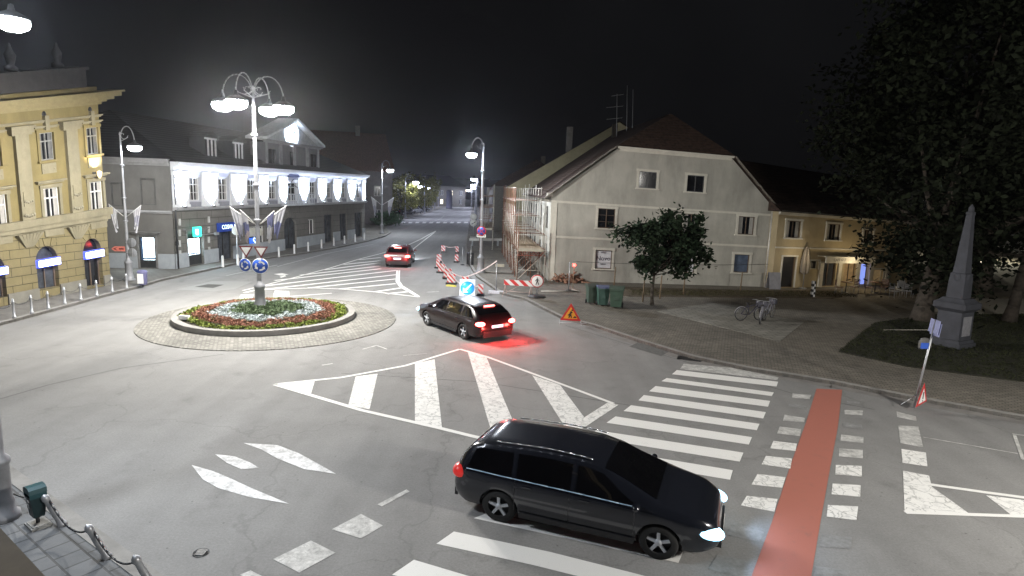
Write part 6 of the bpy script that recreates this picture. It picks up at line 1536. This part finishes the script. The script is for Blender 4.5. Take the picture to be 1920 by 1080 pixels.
# ================================================================== café terrace and park bits
p = G(1505, 541, SW); t = T('folded_parasol', 'pale folded parasol beside the café door', 'parasol', tuple(p))
MB().cyl((0, 0, 0), (0, 0, 2.9), .03).lathe([(0, 0), (.28, 0), (.26, .06), (0, .08)], n=12).build('pole', STEEL, t)
m = MB(); n = 16; prof = [(.1, 1.0), (.2, 1.1), (.24, 1.5), (.2, 2.1), (.1, 2.75), (.02, 2.9)]; vs = []
for k_, (r_, z) in enumerate(prof):
    for i in range(n): a_ = 2*math.pi*i/n; rr = r_*(1+(.28 if i % 2 else -.2)); vs.append((rr*math.cos(a_), rr*math.sin(a_), z))
m.add(vs, [(k_*n+i, k_*n+(i+1) % n, (k_+1)*n+(i+1) % n, (k_+1)*n+i) for k_ in range(len(prof)-1) for i in range(n)]); m.build('canopy', mat('cream_parasol_cloth', (.24, .21, .17), .9), t)
p = G(1449, 543, SW); t = T('sandwich_board', 'pale grey sandwich board in front of the café house downpipe', 'sign board', tuple(p), R(5))
for s in (-1, 1): MB().obox((0, s*.16, .62), (.4, 0, 0), (0, .012, 0), (0, -s*.12, .55)).build('panel', mat('grey_chalkboard', (.25, .25, .27), .7), t)
p = G(1523, 557, SW); t = T('chequered_post', 'short black and white chequered post before the café', 'post', tuple(p))
for k_ in range(6): MB().box(-.1, 0, -.1, .1, k_*.17, k_*.17+.168).build('block', WHITE if k_ % 2 else BLACK, t); MB().box(0.0, .1, -.1, .1, k_*.17, k_*.17+.168).build('block', BLACK if k_ % 2 else WHITE, t)
def table(lab, px, py):
    p = G(px, py, SW); t = T('cafe_table', lab, 'table', tuple(p), 0, 'café tables'); MB().lathe([(0, .7), (.35, .7), (.36, .73), (0, .74)], n=16).build('tabletop', mat('wood_table', (.16, .09, .05), .5), t); MB().cyl((0, 0, 0), (0, 0, .7), .03).lathe([(0, 0), (.22, 0), (.2, .04), (0, .05)], n=12).build('pedestal', DARKM, t)
def chair(lab, px, py, rz, c):
    p = G(px, py, SW); t = T('cafe_chair', lab, 'chair', tuple(p), rz, 'café chairs'); cm_ = mat(*c)
    MB().box(-.22, .22, -.22, .22, .43, .47).build('seat', cm_, t)
    m = MB()
    for k_ in range(4): m.box(-.21, .21, .2, .23, .56+k_*.1, .62+k_*.1)
    m.cyl((-.2, .215, .45), (-.2, .24, .95), .014).cyl((.2, .215, .45), (.2, .24, .95), .014).build('backrest', cm_, t)
    for x in (-.19, .19):
        for y in (-.19, .19): MB().cyl((x, y, 0), (x, y, .44), .014, n=5).build('leg', STEEL, t)
table('small round table under the café sign board', 1585, 549); table('small round table at the right end of the café', 1640, 549)
for px, py, rz, lab in ((1572, 551, .9, 'brown chair left of the table under the café sign'), (1600, 550, -1.2, 'brown chair right of the table under the café sign'), (1627, 551, 1.0, 'brown chair left of the right café table'), (1655, 550, -.8, 'brown chair right of the right café table')): chair(lab, px, py, rz, ('brown_chair_slats', (.14, .07, .05), .6))
for px, py, rz, lab in ((1676, 559, .3, 'pale striped chair leftmost in the group by the big trunk'), (1690, 557, .1, 'pale striped chair in the middle of the group by the big trunk'), (1703, 558, -.3, 'pale striped chair nearest the big trunk'), (1685, 551, 2.8, 'pale striped chair facing away behind the group by the big trunk')): chair(lab, px, py, rz, ('pale_chair_slats', (.45, .46, .48), .5))
p = G(1823, 540, SW); z_ = 4.2; t = T('park_lamp', 'small distant twin lamp glowing behind the obelisk', 'park lamp', (p.x, p.y+25, SW)); zz = ZAT(Vector((p.x, p.y+25, 0)), 1823, 482)
x_ = W3(1823, 482, p.y+25).x; t.location.x = x_
MB().cyl((0, 0, 0), (0, 0, zz-.1), .06).build('post', POSTM, t)
for s in (-.3, .3): MB().lathe([(0, -.16), (.14, -.1), (.17, 0), (.12, .1), (0, .13)], c=(s, 0, zz-SW), n=10).build('globe', LAMPE, t)
light('lamp_light', 'POINT', (0, -.5, zz-.4), 4500, (1, .93, .7), t, size=.2)
# paved path in the park
S('park_path', MB().add([(*tuple(G(1735, 583, SW+.03))[:2], SW+.03), (*tuple(G(2100, 610, SW+.03))[:2], SW+.03), (*tuple(G(2100, 560, SW+.03))[:2], SW+.03), (*tuple(G(1740, 560, SW+.03))[:2], SW+.03)], [(0, 1, 2, 3)]), mat('gravel_path', (.34, .32, .27), .95, var=.2, scale=6))
# ================================================================== cars
def ellip(mb, c, r, n=12, m_=8):
    vs = []; 
    for i in range(m_+1):
        a = math.pi*i/m_
        for j in range(n): b = 2*math.pi*j/n; vs.append((c[0]+r[0]*math.cos(a), c[1]+r[1]*math.sin(a)*math.cos(b), c[2]+r[2]*math.sin(a)*math.sin(b)))
    return mb.add(vs, [(i*n+j, i*n+(j+1) % n, (i+1)*n+(j+1) % n, (i+1)*n+j) for i in range(m_) for j in range(n)], 0, True)
SPEC = dict(
 wagon=dict(L=4.75, W=.92, H=1.46, wb=2.72, wx=-.02, top=[(-2.37, .62), (-2.33, .88), (-2.25, 1.0), (-2.1, 1.14), (-1.75, 1.37), (-1.4, 1.43), (-.5, 1.46), (.2, 1.44), (.55, 1.36), (1.15, 1.06), (1.3, .99), (2.0, .86), (2.25, .74), (2.34, .62), (2.37, .5)],
      belt=[(-2.37, .6), (-2.3, .86), (-2.0, .95), (0, .93), (1.2, .9), (1.3, .86), (2.1, .74), (2.37, .48)], wr=.72,
      ws=(.42, 1.14), rw=(-2.12, -1.78), side=[(-1.98, -1.25, -1.62, -1.22), (-1.15, -.18, -1.12, -.2), (-.08, .92, -.1, .42)]),
 van=dict(L=4.75, W=.94, H=1.56, wb=2.84, wx=.0, top=[(-2.37, .7), (-2.34, 1.0), (-2.27, 1.15), (-2.08, 1.40), (-1.8, 1.50), (-.6, 1.56), (.1, 1.53), (.5, 1.43), (1.3, 1.07), (1.5, .99), (2.05, .87), (2.28, .77), (2.35, .65), (2.37, .52)],
      belt=[(-2.37, .66), (-2.3, .93), (-2.0, .98), (0, .94), (1.3, .9), (1.5, .87), (2.1, .77), (2.37, .5)], wr=.74,
      ws=(.42, 1.32), rw=(-2.28, -2.08), side=[(-2.08, -1.2, -1.95, -1.22), (-1.1, -.12, -1.12, -.12), (-.02, 1.05, -.02, .42)]),
 hatch=dict(L=4.2, W=.9, H=1.47, wb=2.55, wx=.05, top=[(-2.1, .6), (-2.07, .9), (-2.0, 1.05), (-1.7, 1.34), (-1.4, 1.42), (-.4, 1.47), (.2, 1.44), (.5, 1.36), (1.05, 1.05), (1.2, .98), (1.8, .86), (2.02, .74), (2.08, .6), (2.1, .5)],
      belt=[(-2.1, .58), (-2.0, .9), (-1.6, .96), (0, .93), (1.1, .9), (1.8, .76), (2.1, .48)], wr=.72,
      ws=(.38, 1.04), rw=(-1.98, -1.66), side=[(-1.75, -1.1, -1.45, -1.08), (-1.0, -.15, -1.0, -.16), (-.06, .82, -.08, .36)]))
CG = mat('car_glass', (.004, .004, .005), .03, var=.2, scale=1, coat=.3)
RUB = mat('tyre_rubber', (.02, .02, .02), .8, var=.2); RIM = mat('alloy_rim', (.6, .62, .66), .5, .25, var=.1)
HEADE = mat('headlight_glow', (.8, .95, 1), .3, var=0, emit=2.6, ecol=(.34, .75, 1)); TAILE = mat('taillight_glow', (1, .05, .03), .3, var=0, emit=14, ecol=(1, .09, .08))
TAILD = mat('taillight_lens', (.3, .01, .01), .25, var=0); PLATE = mat('lit_number_plate', (.7, .8, .9), .4, var=0, emit=.9, ecol=(.6, .8, 1)); CHROME = mat('chrome_trim', (.6, .62, .65), .2, .9, var=0)
def car(label, kind, loc, rz, scale, paint_, lit=True, rear=True, rails=False, blue_streak=False, head=True, group='moving cars'):
    s = SPEC[kind]; W = s['W']; L = s['L']; hx = L/2
    t = T('car', label, 'car', loc, rz, group); t.scale = (scale,)*3
    tx, tz = zip(*s['top']); bx_, bz = zip(*s['belt'])
    def sm(f, x): return sum(f(x+d)*w_ for d, w_ in ((-.05, .2), (0, .6), (.05, .2)))
    ztop = lambda x: sm(lambda q: float(np.interp(q, tx, tz)), x)
    zbel = lambda x: min(sm(lambda q: float(np.interp(q, bx_, bz)), x), ztop(x)-.015)
    def wd(x):
        f = np.interp(x, [-hx, -hx+.06, -hx+.25, -hx+.7, hx-1.0, hx-.45, hx-.15, hx-.04, hx], [.80, .88, .955, 1, 1, .95, .85, .74, .62]); return W*float(f)
    def wr(x):
        d = ztop(x)-zbel(x); k = min(1, max(0, (d-.1)/.3)); return wd(x)*(.90*(1-k)+s['wr']/W*.98*k+.0) if True else 0
    def half(x):
        w_ = wd(x); zb = .2 if abs(x) < hx-.3 else .2+.12*(abs(x)-hx+.3)/.3; zB = zbel(x); zt = ztop(x); d = zt-zB; r_ = wr(x)
        zm = max(zb+.3, min(.62, zB-.12))
        return [(0, zb), (w_*.8, zb), (w_*.93, zb+.05), (w_*.985, zb+.16), (w_, zm-.04), (w_*.995, zm), (w_*.975, zB-.05), (w_*.955, zB), (w_*.955*.55+r_*.45, zB+d*.38), (r_, zB+d*.80), (r_*.94, zB+d*.92), (r_*.8, zB+d*.975), (r_*.45, zt-.004), (0, zt)]
    xs = sorted(set([-hx+.0, -hx+.02, -hx+.05, -hx+.1]+[-hx+.1+(L-.2)*i/56 for i in range(57)]+[hx-.06, hx-.02, hx]))
    vs = []; nh = len(half(0)); ring_ = 2*nh-2
    for x in xs:
        h = half(x); e = 1.0
        pts = [(x, y, z) for y, z in h]+[(x, -y, z) for y, z in h[-2:0:-1]]; vs += pts
    fs = [(i*ring_+j, (i+1)*ring_+j, (i+1)*ring_+(j+1) % ring_, i*ring_+(j+1) % ring_) for i in range(len(xs)-1) for j in range(ring_)]
    fs += [tuple(range(ring_)), tuple(reversed(range((len(xs)-1)*ring_, len(xs)*ring_)))]
    m = MB(); m.add(vs, fs, 0, True); body = m.build('body', paint_, t)
    ax = [s['wx']+s['wb']/2, s['wx']-s['wb']/2]; wr_ = .325
    cut = MB()
    for x in ax:
        for sd in (-1, 1): cut.cyl((x, sd*(W+.3), wr_+.0), (x, sd*(W-.34), wr_+.0), .375, n=28)
    co = cut.build('cut', BLACK, t)
    bpy.context.view_layer.update()
    md = body.modifiers.new('b', 'BOOLEAN'); md.object = co; md.operation = 'DIFFERENCE'; md.solver = 'EXACT'
    bpy.context.view_layer.update()
    me = bpy.data.meshes.new_from_object(body.evaluated_get(bpy.context.evaluated_depsgraph_get()))
    if len(me.polygons) > 500:
        body.modifiers.clear(); body.data = me
    else: body.modifiers.clear()
    me = body.data; me.polygons.foreach_set('use_smooth', [True]*len(me.polygons))
    try: me.set_sharp_from_angle(angle=R(38))
    except Exception: pass
    bpy.data.objects.remove(co)
    # ring helpers
    def side_y(x, z):
        h = half(x)[7:10]; return float(np.interp(z, [q[1] for q in h], [q[0] for q in h]))
    def top_z(x, y):
        h = half(x)[9:]; ys_ = [q[0] for q in h][::-1]; zs_ = [q[1] for q in h][::-1]; return float(np.interp(abs(y), ys_, zs_))
    for i, (xb0, xb1, xt0, xt1) in enumerate(s['side']):
        for sd in (-1, 1):
            g = MB(); nu, nv = 10, 5; vs = []
            for v in range(nv+1):
                for u in range(nu+1):
                    k = v/nv; x = (xb0+(xb1-xb0)*u/nu)*(1-k)+(xt0+(xt1-xt0)*u/nu)*k; zB = zbel(x); z = zB+.035+(ztop(x)-zB)*.76*k
                    if k > 0: z = min(z, zB+(ztop(x)-zB)*.80)
                    vs.append((x, sd*(side_y(x, z)+.006), z))
            g.add(vs, [(v*(nu+1)+u, v*(nu+1)+u+1, (v+1)*(nu+1)+u+1, (v+1)*(nu+1)+u) for v in range(nv) for u in range(nu)], 0, True); g.build('side_window', CG, t)
    for nm, (xa, xb) in (('windshield', s['ws']), ('rear_window', s['rw'])):
        g = MB(); nu, nv = 10, 10; vs = []
        for v in range(nv+1):
            x = xa+(xb-xa)*v/nv
            for u in range(nu+1):
                y = wr(x)*.9*(2*u/nu-1); vs.append((x+(.004 if nm == 'windshield' else -.006), y, top_z(x, y)+.008))
        g.add(vs, [(v*(nu+1)+u, v*(nu+1)+u+1, (v+1)*(nu+1)+u+1, (v+1)*(nu+1)+u) for v in range(nv) for u in range(nu)], 0, True); g.build(nm, CG, t)
    for x in ax:
        for sd in (-1, 1):
            w_ = MB(); yo = sd*(W-.02); r_ = wr_
            w_.lathe([(.2, -.1), (r_-.03, -.105), (r_, -.08), (r_, .08), (r_-.03, .105), (.2, .1), (.2, -.1)], c=(x, sd*(W-.13), r_), n=28, axis='y'); wo = w_.build('wheel', RUB, t)
            g = MB(); yf = sd*(W-.035)
            g.lathe([(.23, 0), (.215, -.03*sd), (.2, -.12*sd)], c=(x, yf, r_), n=24, axis='y'); g.lathe([(0, 0), (.06, 0), (.065, -.03*sd)], c=(x, yf, r_), n=12, axis='y')
            for k in range(5):
                a = R(72*k+20); d_ = Vector((math.cos(a), 0, math.sin(a))); q = Vector((-math.sin(a), 0, math.cos(a)))
                g.obox(Vector((x, yf-sd*.02, r_))+d_*.13, d_*.085, q*.026, (0, .015, 0))
            g.build('rim', RIM, wo); g = MB(); g.lathe([(0, 0), (.2, 0)], c=(x, yf-.1*sd, r_), n=20, axis='y'); g.build('brake_disc', DARKM, wo)
    zh = zbel(hx-.2)-.05
    for sd in (-1, 1):
        g = MB(); ellip(g, (hx-.2, sd*W*.70, zh-.06), (.26, .22, .105)); g.v = [(x, y, z+(hx-x)*.12) for x, y, z in g.v]
        g.build('headlight', HEADE if head and lit else CG, t)
        zt_ = zbel(-hx+.15)-.1
        g = MB(); ellip(g, (-hx+.13, sd*W*.76, zt_), (.17, .2, .1 if kind != 'van' else .16)); g.build('taillight', (TAILE if kind != 'van' else mat('dim_taillight', (.4, .02, .02), .3, var=0, emit=.25, ecol=(1, .05, .04))) if lit else TAILD, t)
        g = MB(); ellip(g, (s['ws'][1]-.28, sd*(W+.09), zbel(.8)+.07), (.07, .11, .075)); g.obox((s['ws'][1]-.26, sd*(W-.02), zbel(.8)+.02), (.03, 0, 0), (0, .08, 0), (0, 0, .015)); g.build('side_mirror', paint_, t)
        for xh in (-.9, .15):
            g = MB(); g.obox((xh, sd*(wd(xh)*.985+.012), zbel(xh)-.1), (.09, 0, 0), (0, .01, 0), (0, 0, .014)); g.build('door_handle', paint_, t)
        g = MB(); g.tube([(x, sd*(wd(x)*.955+.012), zbel(x)+.012) for x in [s['side'][0][0]+i*(s['side'][-1][1]-s['side'][0][0])/10 for i in range(11)]], .010, 5); g.build('window_trim', mat('painted_blue_streak', (.45, .62, .8), .35, 0, var=0) if blue_streak else DARKM, t)  # pale blue version paints a reflected light streak along the windows
        if rails: g = MB(); g.tube([(x, sd*(wr(x)*.86), ztop(x)+.025) for x in [-1.6+i*.2 for i in range(10)]], .014, 5); g.build('roof_rail', CHROME, t)
        g = MB(); x0, x1 = ax[1]+.4, ax[0]-.4; g.obox(((x0+x1)/2, sd*(W*.985), .27), ((x1-x0)/2, 0, 0), (0, .02, 0), (0, 0, .05)); g.build('side_skirt', BLACK, t)
    # shut lines as thin dark strips
    for sd in (-1, 1):
        for xd in (-1.12, -.12, 1.0):
            g = MB(); pts = [(xd, sd*(float(np.interp(z, [q[1] for q in half(xd)[3:8]], [q[0] for q in half(xd)[3:8]]))+.002), z) for z in np.linspace(.34, zbel(xd)-.02, 7)]; g.tube(pts, .005, 4); g.build('door_seam', BLACK, t)
    g = MB(); g.obox((hx-.0, 0, .5), (.025, 0, 0), (0, W*.42, 0), (0, 0, .07)); g.obox((hx-.02, 0, .3), (.04, 0, 0), (0, W*.55, 0), (0, 0, .05)); g.build('grille', BLACK, t)
    g = MB(); g.obox((hx+.03, 0, .42), (.008, 0, 0), (0, .26, 0), (0, 0, .055)); g.build('number_plate', PLATE if False else WHITE, t)
    zpl = .82 if kind != 'van' else .9
    g = MB(); g.obox((-hx-.012, 0, min(zpl, ztop(-hx)-.02)), (.008, 0, 0), (0, .26, 0), (0, 0, .055)); g.build('number_plate', PLATE if lit and rear else WHITE, t)
    g = MB(); g.obox((-hx+.0, 0, .36), (.03, 0, 0), (0, W*.72, 0), (0, 0, .12)); g.build('rear_bumper', BLACK, t)
    if lit and rear and kind != 'van':
        g = MB(); xr = s['rw'][1]+.02; g.obox((xr-.06, 0, ztop(xr)+.012), (.02, 0, .008), (0, .24, 0), (0, 0, .018)); g.build('high_brake_light', TAILE, t)
    return t
BLK = mat('black_car_paint', (.014, .016, .023), .22, .2, var=0, coat=1.0)
BLK2 = mat('dark_wine_car_paint', (.012, .005, .006), .28, 0, var=0, coat=.5, spec=.35)
REDP = mat('dark_red_car_paint', (.09, .008, .012), .3, 0, var=0, coat=1.0)
def hl(t, x, y, z, power, col=(.65, .85, 1), spot=70, aim=(1, 0, -.16), name='headlight_beam', size=.06, kind='SPOT'):
    if kind == 'SPOT': return light(name, 'SPOT', (x, y, z), power, col, t, size=size, spot=spot, blend=.7, aim=aim)
    return light(name, 'POINT', (x, y, z), power, col, t, size=size)
c1 = car('near black people carrier with glowing bluish headlights crossing the zebra stripes', 'van', (1.6, 11.1, .0), R(-20.6), 1.1, BLK, rails=True, blue_streak=True)
c1.scale = (1.04, 1.06, .95)
for sd in (-1, 1): hl(c1, 2.5, sd*.66, .62, 35, col=(.5, .7, 1), spot=120)
c2 = car('black estate car with bright red brake lights leaving the crossing', 'wagon', (-2.15, 26.5, 0), R(128), 1.1, BLK2)
c2.scale = (1.1, 1.08, 1.03)
for sd in (-1, 1): hl(c2, 2.5, sd*.66, .6, 60); hl(c2, -2.62, sd*.62, .68, 60, (1, .06, .05), kind='POINT', size=.1)
c3 = car('small dark red car driving away up the street with tail lights on', 'hatch', (-8.95, 48.6, 0), R(94), 1.1, REDP)
for sd in (-1, 1): hl(c3, 2.3, sd*.6, .6, 700, (.85, .92, 1)); hl(c3, -2.3, sd*.6, .7, 14, (1, .06, .05), kind='POINT', size=.1)
SIL = mat('silver_car_paint', (.3, .31, .33), .3, .4, var=0, coat=.6)
for px, py, kd, pm, lab, rz in ((759, 403, 'wagon', BLK, 'dark parked car nearest on the left of the far street', 60), (776, 401, 'hatch', SIL, 'silver parked car second on the left of the far street', 62), (789, 398, 'wagon', BLK, 'dark parked car third on the left of the far street', 66), (797, 394, 'hatch', SIL, 'grey parked car farthest on the left of the far street', 70)):
    p = G(px, py, 0); car(lab, kd, tuple(p), R(rz), 1.15, pm, lit=False, rear=False, head=False, group='cars parked along the far street')
# ------------------------------------------------------------------ thin haze volume added to give the lamps a glow halo
m = bpy.data.materials.new('halo_haze'); m.use_nodes = True; nt = m.node_tree; nt.nodes.remove(nt.nodes['Principled BSDF'])
pv = nt.nodes.new('ShaderNodeVolumePrincipled'); pv.inputs['Color'].default_value = (.9, .92, 1, 1); pv.inputs['Density'].default_value = .00028; pv.inputs['Anisotropy'].default_value = .86
nt.links.new(pv.outputs[0], nt.nodes['Material Output'].inputs['Volume'])
hz_ = MB().box(-720, 720, -210, 1510, -1, 60).build('haze', m); tag(hz_, kind='stuff')
